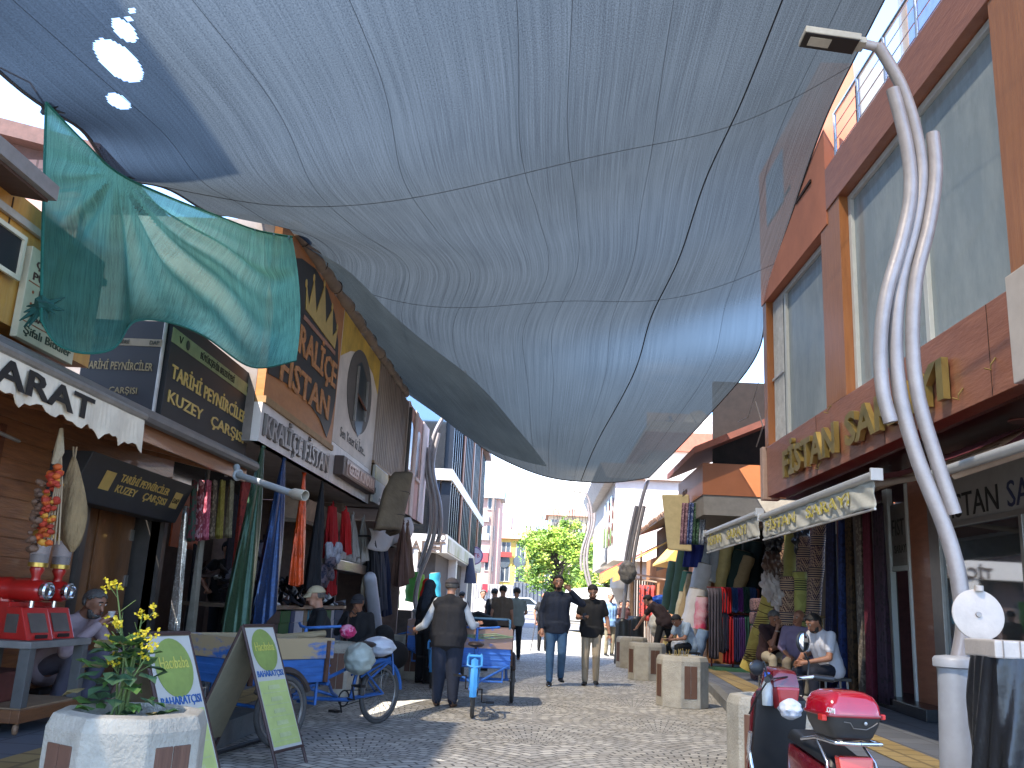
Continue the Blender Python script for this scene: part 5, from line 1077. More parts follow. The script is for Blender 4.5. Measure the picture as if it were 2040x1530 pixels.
# ================================================================== cloth shop with the orange sign box (right, farther)
t = thing('cloth_shop', 'low cloth shop with an orange-brown sign box and sloping brown roof', 'shop building', (5, 21, .13))
bz0, bz1 = PY(1400, 985, 19.2).z, PY(1400, 922, 19.2).z; bx = PY(1400, 950, 19.2).x
mb = MB(); mb.b2((bx, 19.2, bz0), (bx+4, 22.6, bz1)); mb.build('sign_box', M('box_orange', 'a5623a', .5, var=.15, scale=1.5), t)
mb = MB(); mb.b2((bx+.02, 19.22, bz0-.42), (bx+4, 22.5, bz0-.004)); mb.build('lintel', M('lintel_grey', '8b8378', .6, var=.2), t)
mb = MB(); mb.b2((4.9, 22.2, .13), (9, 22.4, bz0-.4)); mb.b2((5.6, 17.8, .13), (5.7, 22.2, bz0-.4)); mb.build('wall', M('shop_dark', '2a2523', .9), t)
a, b = PY(1388, 898, 18.6), PY(1510, 832, 17.2)
mb = MB(); mb.hexa([(a.x, 18.9, a.z), (a.x, 23, a.z), (9, 23, a.z+2.6), (9, 18.9, a.z+2.6), (a.x, 18.9, a.z+.14), (a.x, 23, a.z+.14), (9, 23, a.z+2.75), (9, 18.9, a.z+2.75)]); mb.build('roof', M('roof_brown', '6d3b2c', .7, var=.25, stretch=(1, 6, 1)), t)
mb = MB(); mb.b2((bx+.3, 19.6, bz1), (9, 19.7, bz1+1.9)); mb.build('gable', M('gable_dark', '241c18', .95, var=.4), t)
mb = MB(); mb.text('FİSTAN', PY(1360, 990, 20.5)+V((0, 0, 0)), (0, -1, 0), UP, .12, .6, .01); mb.build('lettering', M('letter_brownish', '4a2a1a', .6), t)
mb = MB(); ang = [PY(1318, 985, 21.0), PY(1372, 985, 20.6), PY(1378, 1098, 20.6), PY(1330, 1095, 21.0)]
mb.slab([ang[0], ang[1], ang[2], ang[3]], (.03, .1, 0)); tag(mb.build('hung_mattress', M('mattress_cream', 'c8b68a', .8, var=.15), base=ang[3], bevel=.03), 'large cream foam sheet hung at the front of the cloth shop', 'mattress')
for i, (x, c, lab) in enumerate(((1363, ['7a5a66', 'a98a92', '4a3540'], 'mauve flowered cloth hung beside the cream foam sheet'), (1374, ['3a4a7a', '8a94b0', '222c55'], 'blue flowered cloth hung beside the cream foam sheet'), (1387, ['24402f', '5a7a62', '16281d'], 'green flowered cloth hung beside the cream foam sheet'), (1398, ['8a8f9a', 'b5b9c2', '5f646e'], 'silver cloth hung under the orange sign box'))):
    a, b = PY(x+3, 1002, 20.2), PY(x-2, 1085, 20.2); mb = MB(); mb.grid(lambda u, v: a.lerp(b, v)+V(((u-.5)*.15, .02*math.sin(u*14), 0)), 12, 8)
    tag(mb.build('hung_cloth', pattern('fabF%d' % i, c, 'floral', 30), smooth=True, fix=False, base=b, solid=.015), lab, 'fabric', 'cloths hung under the orange sign box')
a, b = PY(1385, 1085, 21.4), PY(1378, 1130, 21.4); mb = MB(); mb.grid(lambda u, v: a.lerp(b, v)+V(((u-.5)*.42, .04*math.sin(u*14), 0)), 14, 8); tag(mb.build('blue_cloth', cloth('cloth_royal', '24307a'), smooth=True, fix=False, base=b, solid=.02), 'royal blue cloth hung above the green rolls', 'fabric')
# tiled low shops farther along
ob = M('ochre_wall', '9b6a42', .8, var=.25, scale=2.5); tile = M('roof_tile', '4f433c', .85, var=.45, scale=14, bump=.8, bscale=20)
t = thing('tiled_shop', 'low ochre shop with a ragged tiled roof beyond the cloth shop', 'shop building', (5, 27, 0))
mb = MB(); mb.b2((4.2, 23.2, .13), (9, 33, 2.7)); mb.build('wall', ob, t)
e0, e1 = PY(1402, 930, 22.8), PY(1275, 1022, 31.0)
mb = MB(); mb.hexa([(3.5, 22.9, 3.9), (3.5, 33, 3.9), (9, 33, 6), (9, 22.9, 6), (3.5, 22.9, 4.08), (3.5, 33, 4.08), (9, 33, 6.2), (9, 22.9, 6.2)]); mb.hexa([(4.2, 23.0, 2.7), (4.2, 33, 2.7), (9, 33, 2.7), (9, 23.0, 2.7), (4.2, 23.0, 4.1), (4.2, 33, 4.1), (9, 33, 5.9), (9, 23.0, 5.9)]); mb.build('roof', tile, t)
mb = MB()
for i in range(32): mb.tube([(3.46, 23+i*.31, 3.98+random.uniform(-.03, .03)), (3.9, 23+i*.31, 4.2)], .07, 6)
mb.each('eave_tile', M('eave_tile', '6d5240', .85, var=.4), t)
mb = MB(); mb.b2((4.12, 25.2, .13), (4.18, 26.4, 2.0)); mb.build('doorway', M('doorway_dark', '171313', .9), t)
mb = MB(); mb.b2((4.1, 24.4, 2.1), (4.18, 27.2, 2.5)); sg = mb.build('sign', M('sign_salmon', '9c6a58', .6), t)
mb = MB(); mb.text('TİC', (4.08, 26.6, 2.2), (0, -1, 0), UP, .2, .7, .01); mb.build('lettering', M('letter_red', '8a2a24', .6), sg)
mb = MB(); mb.hexa([(3.4, 24.6, 2.6), (3.4, 27.6, 2.6), (4.15, 27.6, 2.55), (4.15, 24.6, 2.55), (3.4, 24.6, 2.65), (3.4, 27.6, 2.65), (4.15, 27.6, 3.5), (4.15, 24.6, 3.5)]); tag(mb.build('yellow_tarp', M('tarp_yellow', 'c09a52', .7, var=.15), base=(3.8, 26, 2.6)), 'sunlit yellow tarpaulin screen on the ochre shop', 'tarpaulin')
mb = MB(); mb.b2((3.9, 24.0, .13), (3.95, 24.6, 1.3)); tag(mb.build('white_sheet', M('sheet_bright', 'c7bda8', .7), base=(3.9, 24.3, .13)), 'bright pale sheet propped against the ochre shop wall', 'sheet')
# yellow awnings over the pavement
yaw, raw = M('awning_ochre', 'c08f4a', .7, var=.12), M('awning_red', 'a5463e', .7, var=.15)
for nm, lab, Y0, Y1, m_, x0_ in (('stall_awning', 'ochre stall awning nearer the viewer', 29.5, 31.5, yaw, 2.55), ('stall_awning', 'red striped stall awning behind the ochre one', 32.2, 34.5, raw, 2.3)):
    t = thing(nm, lab, 'awning', (3, Y0, 2.5), 0, 'stall awnings beyond the tiled shop')
    mb = MB(); mb.hexa([(x0_, Y0, 2.55), (x0_, Y1, 2.55), (4.6, Y1, 3.75), (4.6, Y0, 3.75), (x0_, Y0, 2.6), (x0_, Y1, 2.6), (4.6, Y1, 3.8), (4.6, Y0, 3.8)]); mb.build('canopy', m_, t)
    mb = MB(); mb.b2((x0_-.01, Y0, 2.2), (x0_+.01, Y1, 2.55)); mb.hexa([(x0_, Y0-.01, 2.2), (x0_+.45, Y0-.01, 2.5), (x0_+.45, Y0, 2.5), (x0_, Y0, 2.2), (x0_, Y0-.01, 2.56), (x0_+.45, Y0-.01, 2.8), (x0_+.45, Y0, 2.8), (x0_, Y0, 2.56)]); mb.build('valance', yaw, t)
    mb = MB(); mb.tube([(x0_+.1, Y0+.2, 2.5), (4.2, Y0+.5, 2.3)], .03, 6); mb.each('arm', armm, t)
t = thing('stall_shop', 'ochre timber stall shop under the striped awnings', 'shop building', (5, 32, 0))
mb = MB(); mb.b2((4.2, 33.02, .1), (9, 36, 3.2)); mb.build('wall', ob, t)
mb = MB(); mb.b2((3.3, 33.1, .13), (3.4, 33.5, 3.1)); mb.b2((3.3, 30.0, .13), (3.36, 30.1, 3.2)); mb.each('post', M('post_tan', '8c7356', .7), t)
mb = MB()
for i in range(9): mb.b2((3.4+i*.09, 33.3, .13), (3.46+i*.09, 33.34, 2.4))
mb.build('shutter', M('shutter_grey', '77706a', .5, .2), t)
hangm = pattern('scarves', ['8a2c24', 'b5632c', '2c2430', '6a3040'], 'floral', 20)
mb = MB(); mb.grid(lambda u, v: V((3.25+.5*u, 29.6+.05*math.sin(u*20), 2.1-1.1*v)), 16, 6); tag(mb.build('hung_scarves', hangm, smooth=True, fix=False, base=(3.5, 29.6, 1), solid=.03), 'red and orange scarves hung under the ochre awning', 'scarves')
# white two-storey building
wh = M('white_render', 'c2b8ad', .8, var=.15, scale=1.2)
t = thing('white_building', 'white rendered two-storey building with jutting upper floor and brown parapet', 'building', (6, 42, .3))
mb = MB(); mb.b2((2.95, 36.2, 3.2), (12, 50, 6.4)); mb.b2((3.9, 36.5, 0), (12, 50, 3.2)); mb.build('wall', wh, t)
mb = MB(); mb.hexa([(2.6, 36, 6.4), (2.6, 50.2, 6.4), (12, 50.2, 6.4), (12, 36, 6.4), (2.3, 36, 7.0), (2.3, 50.2, 7.0), (12, 50.2, 7.0), (12, 36, 7.0)]); mb.b2((2.94, 36.15, 3.18), (12, 36.19, 3.5)); mb.build('eave', M('eave_white', 'c5bbb2', .7), t)
mb = MB(); mb.b2((4.5, 38, 7), (12, 50, 9.2)); mb.build('upper_floor', wh, t)
mb = MB(); mb.b2((4.3, 37.8, 7.9), (12, 50.1, 8.7)); mb.b2((2.55, 36.1, 6.75), (2.62, 50, 6.98)); mb.build('brown_band', M('parapet_brown', '9b5b45', .7, var=.2), t)
mb = MB()
for y in (37.6, 39.4, 41.2): mb.b2((2.93, y, 3.9), (2.948, y+.9, 5.9))
mb.each('window', M('window_far', '565d66', .1), t)
mb = MB()
for k in range(4): mb.b2((2.9, 36.9+.0*k, 3.9+k*.5), (2.93, 37.2, 4.2+k*.5)); mb.b2((2.9, 38.7, 3.9+k*.5), (2.93, 39.0, 4.2+k*.5))
mb.build('grille', M('grille_rust', '6a4034', .7), t)
mb = MB(); mb.b2((2.85, 40, 3.3), (2.93, 44, 3.9)); mb.build('sign', M('sign_white', 'c4c0bb', .5), t)
t = thing('roof_sign', 'big white roof sign with blue letters half hidden by the net edge', 'sign', (6.4, 42, 8.8))
mb = MB(); a = PY(1352, 905, 40); mb.b2((4.6, 40, 8.75), (9.5, 40.1, 10.0)); mb.build('board', M('sign_pale_far', 'c2b4b0', .6), t)
mb = MB(); mb.text('TİCARET', (4.8, 39.98, 8.95), (1, 0, 0), UP, .7, 4.2, .02, .01); mb.build('lettering', M('letter_blue', '3a4a7c', .6), t)
t = thing('satellite_dish', 'white satellite dish on the roof beside the big roof sign', 'satellite dish', (6.6, 39, 9))
mb = MB(); mb.lathe([(.02, -.12), (.3, -.08), (.5, .03), (.52, .05), (.3, -.05), (.02, -.09)], (6.6, 39, 9.5), 18, (-.5, -.7, .4)); mb.build('dish', M('dish_white', 'b9b5b0', .5), t, smooth=True)
mb = MB(); mb.tube([(6.6, 39, 8.7), (6.6, 39, 9.45)], .03, 6); mb.tube([(6.6, 39, 9.45), (6.3, 38.6, 9.75)], .015, 5); mb.build('mount', iron, t)
# ================================================================== LEFT, farther: white trade building with dark fins
t = thing('trade_building', 'white and dark glazed corner building with black fins and a trade sign band', 'building', (-6, 38, 0))
CX = PY(889, 1110, 30.4).x; Y0 = 30.4; Y1 = 49
zA, zB, zC, zD = PY(860, 1100, Y0).z, PY(860, 1064, Y0).z, PY(870, 955, Y0).z, PY(870, 933, Y0).z
wt_ = M('composite_white', 'c9c2bb', .4, var=.08)
mb = MB(); mb.b2((CX-9, Y0, zA), (CX, Y1, zB)); mb.build('sign_band', wt_, t)
mb = MB(); mb.b2((CX-9, Y0, zC), (CX+.03, Y1, zD)); mb.build('slab_band', wt_, t)
mb = MB(); mb.b2((CX-9, Y0+.5, .1), (CX-.4, Y1, 9)); mb.build('core', M('core_dim', '47423f', .8, var=.3), t)
mb = MB(); mb.b2((CX-9, Y0+.1, zB), (CX-.75, Y0+.13, zC)); mb.b2((CX-9, Y0+.1, zD), (CX-.3, Y0+.13, 9)); mb.build('glazing', glass('far_glass', '9aa7a0', .03, .6), t)
mb = MB(); mb.b2((CX-9, Y0+.35, zB+.05), (CX-.9, Y0+.4, zB+.9)); mb.build('yellow_stock', M('stock_yellow', 'a89a30', .7, c2='5a6a3a', thr=(.4, .6), scale=3), t)
fin = M('fin_black', '1f2228', .4, .4); orf = M('fin_orange', '8a5a3c', .6, var=.15)
mb = MB()
for i in range(24):
    y = Y0+.25+i*.78
    for z0_, z1_ in ((zB, zC), (zD, 8.9)): mb.b2((CX-.35, y, z0_), (CX-.02, y+.16, z1_))
mb.each('fin', fin, t)
mb = MB()
for y in (Y0+4.2, Y0+9.2, Y0+14.2):
    for z0_, z1_ in ((zB, zC), (zD, 8.9)): mb.b2((CX-.4, y, z0_), (CX+.02, y+.55, z1_))
mb.each('orange_fin', orf, t)
mb = MB(); mb.b2((CX-.45, Y0+.2, zB), (CX-.4, Y1, 8.9)); mb.build('side_glazing', M('side_glass', '3a4656', .08, .3), t)
mb = MB(); mb.b2((CX-9, Y0+.2, 8.9), (CX+.25, Y1+.3, 9.15)); mb.build('roof_edge', M('roof_edge', '7a5f52', .7), t)
mb = MB(); mb.b2((CX-1.55, Y0+.02, .1), (CX-.95, Y0+.6, zA)); mb.b2((CX-.6, Y0+5, .1), (CX-.1, Y0+5.5, zA)); mb.b2((CX-.6, Y0+11, .1), (CX-.1, Y0+11.5, zA)); mb.each('column', wt_, t)
mb = MB(); mb.text('TİCARET', (PY(797, 1087, Y0).x-.45, Y0-.02, PY(800, 1096, Y0).z), (1, 0, 0), UP, .36, 1.95, .03, .012); mb.build('lettering', M('letter_bronze', '5a4a40', .5, .3), t)
mb = MB()
for z in (0, .16): mb.b2((PY(858, 1088, Y0).x, Y0-.02, PY(858, 1094, Y0).z+z), (PY(877, 1088, Y0).x, Y0, PY(858, 1094, Y0).z+z+.1))
mb.ring((PY(882, 1070, Y0).x, Y0-.01, PY(882, 1070, Y0).z), (0, 1, 0), .1, .015, 14, 5); mb.each('marking', M('letter_bronze', '5a4a40', .5, .3), t)
mb = MB(); mb.b2((CX-8, Y0+.45, .2), (CX-1.6, Y0+.48, zA-.1)); mb.build('shop_front', M('front_mix', '5c4a44', .6, c2='2c2a2c', thr=(.45, .5), scale=1.4), t)
mb = MB(); mb.b2((CX+.004, Y0+.3, zA+.05), (CX+.03, Y1, zB-.1)); mb.build('side_sign', M('side_sign', '8f8b62', .5, c2='b9b3a6', thr=(.45, .6), scale=.8), t)
t = thing('round_sign', 'round white and pink projecting sign beyond the trade building', 'sign', PY(945, 1107, 44))
c = PY(945, 1107, 44); mb = MB(); mb.lathe([(.02, -.05), (.42, -.05), (.42, .05), (.02, .05)], c, 24, (0, 1, 0)); mb.build('disc', M('disc_pale', 'c0b6c0', .5), t)
mb = MB(); mb.ring(c+V((0, -.05, 0)), (0, 1, 0), .4, .03, 24, 6); mb.tube([c+V((-.42, 0, 0)), c+V((-1.0, 0, 0))], .03, 6); mb.build('rim', M('rim_mauve', '7a5a80', .5), t)
mb = MB(); mb.text('ÖTB', c+V((-.26, -.06, -.08)), (1, 0, 0), UP, .2, .52, .01, .01); mb.build('lettering', M('letter_red2', 'a02c3c', .6), t)
t = thing('hanging_coat', 'grey blue long coat hung on a post beyond the trade building', 'garment', PY(935, 1165, 40))
mb = MB(); mb.grid(lambda u, v: PY(937, 1112+50*v, 40)+V((math.cos(u*6.28)*(.12+.15*v), math.sin(u*6.28)*.12, 0)), 20, 8); mb.build('coat', cloth('coat_slate', '3d4254'), t, smooth=True)
# rolls and cloths at its foot
for lab, p0, p1, r, c in (('bright green roll standing by the far lamp post', (826, 1140, 25.5), (822, 1200, 25.5), .22, '3f7d2e'), ('lime curved foam strip at the far lamp post', (838, 1145, 25), (835, 1195, 25), .1, '7fae34'), ('green roll at the left foot of the trade building', (783, 1150, 26), (781, 1210, 26), .2, '3f7a34'), ('turquoise roll behind the man in the waistcoat', (866, 1142, 29), (868, 1190, 29), .17, '2a8a9c')):
    roll('foam_roll', lab, p0, p1, r, M('foam_'+c, c, .6, var=.15), 'foam rolls by the far lamp post')
mb = MB(); mb.b2((-4.4, 24.6, .2), (-3.3, 25.4, 1.0)); tag(mb.build('stock_crate', M('crate_dim', '5a5048', .8, var=.4, scale=4), base=(-3.8, 25, .2)), 'dim crate stack below the brown dresses', 'crate')
# ================================================================== FAR: end of the street
def facade(name, label, x0, x1, y0, y1, Y, mat, rows_, cols, wcol='3f444c', roof=None, depth=8, frame='c9c4bd', cat='building', wz=.55, ww=.5):
    a, b = PY(x0, y1, Y), PY(x1, y0, Y); zb = gz(Y); t = thing(name, label, cat, ((a.x+b.x)/2, Y, zb))
    mb = MB(); mb.b2((a.x, Y, zb), (b.x, Y+depth, b.z)); mb.build('wall', mat, t)
    W, H = b.x-a.x, b.z-zb
    for r in range(rows_):
        for c in range(cols):
            cx, cz = a.x+W*(c+.5)/cols, zb+H*(r+.55)/rows_; w_, h_ = W/cols*ww, H/rows_*wz
            mb = MB(); mb.b2((cx-w_/2, Y-.03, cz-h_/2), (cx+w_/2, Y-.003, cz+h_/2)); wo = mb.build('window', M('pane_'+wcol, wcol, .12), t)
            mb = MB()
            for q_ in ((cx-w_/2-.08, cx-w_/2), (cx+w_/2, cx+w_/2+.08), (cx-.03, cx+.03)): mb.b2((q_[0], Y-.06, cz-h_/2), (q_[1], Y-.032, cz+h_/2))
            mb.b2((cx-w_/2-.1, Y-.1, cz-h_/2-.08), (cx+w_/2+.1, Y-.032, cz-h_/2)); mb.build('frame', M('frame_'+frame, frame, .5), wo)
    if roof:
        mb = MB(); mb.hexa([(a.x-.4, Y-.5, b.z), (b.x+.4, Y-.5, b.z), (b.x+.4, Y+depth, b.z), (a.x-.4, Y+depth, b.z), (a.x-.2, Y+depth*.4, b.z+1.3), (b.x+.2, Y+depth*.4, b.z+1.3), (b.x+.2, Y+depth*.6, b.z+1.3), (a.x-.2, Y+depth*.6, b.z+1.3)]); mb.build('roof', roof, t)
    return t
rt_ = M('roof_terracotta', 'b5806c', .8, var=.2)
fb = facade('brick_apartment', 'tall narrow brick apartment block with a white top storey band', 950, 998, 975, 1240, 92, M('brick_far', 'b08a7d', .8, var=.15), 4, 1, '3b4048', frame='c5b5a8', wz=.45, ww=.42)
a, b = PY(950, 975, 91.6), PY(999, 993, 91.6); mb = MB(); mb.b2((a.x-1.2, 91.5, b.z), (b.x+.3, 96, a.z+.1)); mb.build('top_band', M('band_concrete', '9fa3a6', .7), fb)
a, b = PY(950, 1100, 91.8), PY(972, 1120, 91.8); mb = MB(); mb.b2((a.x, 91.7, b.z), (b.x, 91.95, a.z)); mb.build('red_band', M('band_red', 'a33a3a', .6), fb)
mb = MB()
for y_ in (1025, 1062, 1088): a, b = PY(949, y_, 91.8), PY(974, y_+14, 91.8); mb.b2((a.x, 91.75, b.z), (b.x, 91.95, a.z))
mb.each('sign_board', M('board_far_white', 'b9bcc2', .6), fb)
mb = MB(); a = PY(984, 990, 91.5); mb.tube([(a.x, 91.6, .8), (a.x, 91.6, a.z)], .15, 6); mb.build('pipe', M('pipe_far', '7a6a60', .6), fb)
facade('pale_apartment', 'pale side of an apartment block left of the brick one', 915, 949, 1000, 1240, 100, M('pale_far', 'a9a3a0', .8), 5, 1, frame='b5b0aa')
yb_ = facade('yellow_building', 'yellow building with arched windows behind the fence', 986, 1112, 1078, 1235, 104, M('yellow_far', 'd6b25c', .8, var=.1), 3, 4, '4f565c', rt_, frame='cfc6b5', wz=.6, ww=.55)
mb = MB()
for i in range(3):
    a = PY(1004+i*31, 1112, 103.8); mb.lathe([(.0, -.02), (.7, -.02), (.7, .02), (.0, .02)], (a.x, 103.9, a.z-.35), 20, (0, 1, 0))
mb.each('arch', M('pane_4f565c', '4f565c', .12), yb_)
mb = MB(); a = PY(1108, 1210, 103.4); mb.b2((PY(985, 1103, 103).x, 103.6, PY(985, 1108, 103).z), (PY(1020, 1103, 103).x, 103.8, PY(985, 1098, 103).z)); mb.build('sign', M('sign_far_red', 'a83a34', .6), yb_)
facade('pink_house', 'pale pink house rising behind the yellow building', 985, 1020, 1022, 1100, 120, M('pinkish_far', 'b59a92', .8), 1, 1)
facade('white_house', 'white stepped house wall behind the yellow building', 1018, 1062, 1048, 1110, 118, M('whitish_far', 'bdb2ab', .8), 1, 2)
facade('cream_building', 'wide cream building behind the green tree', 1085, 1215, 1032, 1230, 122, M('cream_far', 'bba68a', .8, var=.15), 4, 5, '6b625c', rt_)
fe = thing('corrugated_fence', 'pale corrugated metal fence across the end of the street', 'fence', (-2, 84, .55))
def corr(mb, xa, xb, Y, z0_, z1_, n):
    pts = [(xa+(xb-xa)*i/n, Y+.06*(1 if (i//2) % 2 else -1)) for i in range(n+1)]
    for i in range(n): p, q_ = pts[i], pts[i+1]; mb.add([(p[0], p[1], z0_), (q_[0], q_[1], z0_), (q_[0], q_[1], z1_), (p[0], p[1], z1_)], [(0, 1, 2, 3)])
mb = MB(); a, b = PY(905, 1160, 84), PY(1021, 1215, 84); corr(mb, a.x, b.x, 84, .5, a.z, 90); mb.build('sheet', M('sheet_pale', 'b5ada3', .5, .2, var=.15), fe)
f2 = thing('corrugated_fence', 'dark grey corrugated fence section right of the pale one', 'fence', (1, 84, .55)); mb = MB(); c = PY(1120, 1160, 84); corr(mb, b.x, c.x+5, 84, .5, PY(1070, 1163, 84).z, 110); mb.build('sheet', M('sheet_dark', '62656a', .5, .3, var=.25), f2)
mb = MB(); a, b = PY(961, 1163, 83.5), PY(971, 1180, 83.5); mb.b2((a.x, 83.6, b.z), (b.x, 83.7, a.z)); mb.build('red_panel', M('panel_red', '8c1c28', .6), fe)
# hills behind
mb = MB()
mb.grid(lambda u, v: V((-160+320*u, 170+70*v, 1+14*math.sin(math.pi*u)**.6*math.sin(v*1.7)+2*math.sin(u*17)*v)), 40, 10); tag(mb.build('hills', M('hill_tan', '8f8062', .95, var=.3, scale=.1), smooth=True), kind='structure')
# tree of heaven-like street tree
lf = [M('leaf_a', '86a02f', .6, var=.4, scale=3), M('leaf_b', '67852b', .6, var=.4, scale=3), M('leaf_c', 'a3b548', .6, var=.35, scale=3)]
for m_ in lf:
    b_ = m_.node_tree.nodes['Principled BSDF']; b_.inputs['Transmission Weight'].default_value = 0
    b_.inputs['Subsurface Weight'].default_value = 0
bark = M('bark', '4f4238', .9, bump=.6)
def tree(name, label, base, cen, rad, nclump, nleaf, lsz, lim=9, twigs=0):
    t = thing(name, label, 'tree', base); rnd = random.Random(int(abs(base[0]*100))+int(base[1]))
    mb = MB(); cen = V(cen); base = V(base); top = cen+V((0, 0, rad[2]*.3))
    mb.tube([base, base.lerp(top, .35)+V((.2, 0, 0)), base.lerp(top, .7)+V((-.1, 0, 0)), top], [.28, .2, .13, .05], 8)
    cl_ = []
    for i in range(nclump):
        while True:
            d = V((rnd.uniform(-1, 1), rnd.uniform(-1, 1), rnd.uniform(-1, 1)))
            if .25 < d.length < 1: break
        cl_.append((cen+V((d.x*rad[0], d.y*rad[1], d.z*rad[2])), rnd.uniform(.45, 1.0)*rad[0]*.3))
    for c, r_ in cl_[:lim]: s_ = base.lerp(top, rnd.uniform(.4, .9)); mb.tube([s_, s_.lerp(c, .5)+V((0, 0, .3)), c], [.09, .06, .02], 6)
    for i in range(twigs):
        c = cen+V((rnd.uniform(-.9, .9)*rad[0], rnd.uniform(-.5, .5)*rad[1], rad[2]*.7)); mb.tube([c, c+V((rnd.uniform(-.3, .3), 0, rnd.uniform(.8, 1.9))), c+V((rnd.uniform(-.6, .6), 0, rnd.uniform(1.9, 3.2)))], [.03, .02, .008], 4)
    mb.build('trunk', bark, t)
    mb = MB()
    for c, r_ in cl_:
        mb.cur = rnd.choices((0, 1, 2), (4, 4, 3))[0]
        for k in range(nleaf):
            d = V((rnd.gauss(0, 1), rnd.gauss(0, 1), rnd.gauss(0, .75)))*r_*.55; p = c+d; s_ = lsz*rnd.uniform(.6, 1.4)
            u = V((rnd.uniform(-1, 1), rnd.uniform(-1, 1), rnd.uniform(-.6, .6))).normalized(); w_ = u.orthogonal().normalized(); w_ = (w_+u.cross(w_)*rnd.uniform(-1, 1)).normalized()
            mb.add([p-u*s_, p+w_*s_*.4, p+u*s_, p-w_*s_*.4], [(0, 1, 2, 3)])
    mb.build('crown', lf, t, fix=False); return t
a = PY(1112, 1110, 66)
tree('street_tree', 'bright green loose tree in front of the yellow building', (a.x, 66, .5), (a.x, 66, a.z), (2.9, 2.4, 2.5), 75, 190, .13, 16, 30)
a = PY(1215, 1190, 56); tree('shrub_tree', 'dark bushy tree behind the red striped awning', (a.x, 56, .4), (a.x-.3, 56, 2.6), (2.2, 2, 2.0), 45, 130, .13, 8)
a = PY(1160, 1170, 72); tree('shrub_tree', 'low dull green tree right of the bright green one', (a.x, 72, .5), (a.x, 72, 3.2), (2.2, 2, 2.2), 45, 90, .16, 8)
# ================================================================== people
SKIN = M('skin', 'b5836a', .55, var=.12, scale=12); SKIN2 = M('skin_dark', '96674f', .55, var=.12, scale=12)
EYEW, DARKF, LIP = M('eye_white', 'b9b2aa', .3), M('face_dark', '1c1310', .6), M('lip', '7a4238', .5)
HAIRK, HAIRG, HAIRW = M('hair_black', '15110f', .6, var=.4, scale=40, bump=.6, bscale=90), M('hair_grey', '5f5a56', .7, var=.35, scale=40, bump=.6, bscale=90), M('hair_white', '9f9a96', .7, var=.25, scale=40, bump=.6, bscale=90)
SHOEK = M('shoe_black_leather', '131315', .4)
BASE = dict(pel=(0, 0, .95), chest=(0, 0, 1.28), neck=(0, .015, 1.47), head=(0, -.012, 1.62), shL=(.175, .01, 1.41), elL=(.235, .03, 1.13), wrL=(.25, -.04, .88), shR=(-.175, .01, 1.41), elR=(-.235, .03, 1.13), wrR=(-.25, -.04, .88),
            hipL=(.09, 0, .93), knL=(.1, -.015, .5), anL=(.105, .03, .08), hipR=(-.09, 0, .93), knR=(-.1, -.015, .5), anR=(-.105, .03, .08))
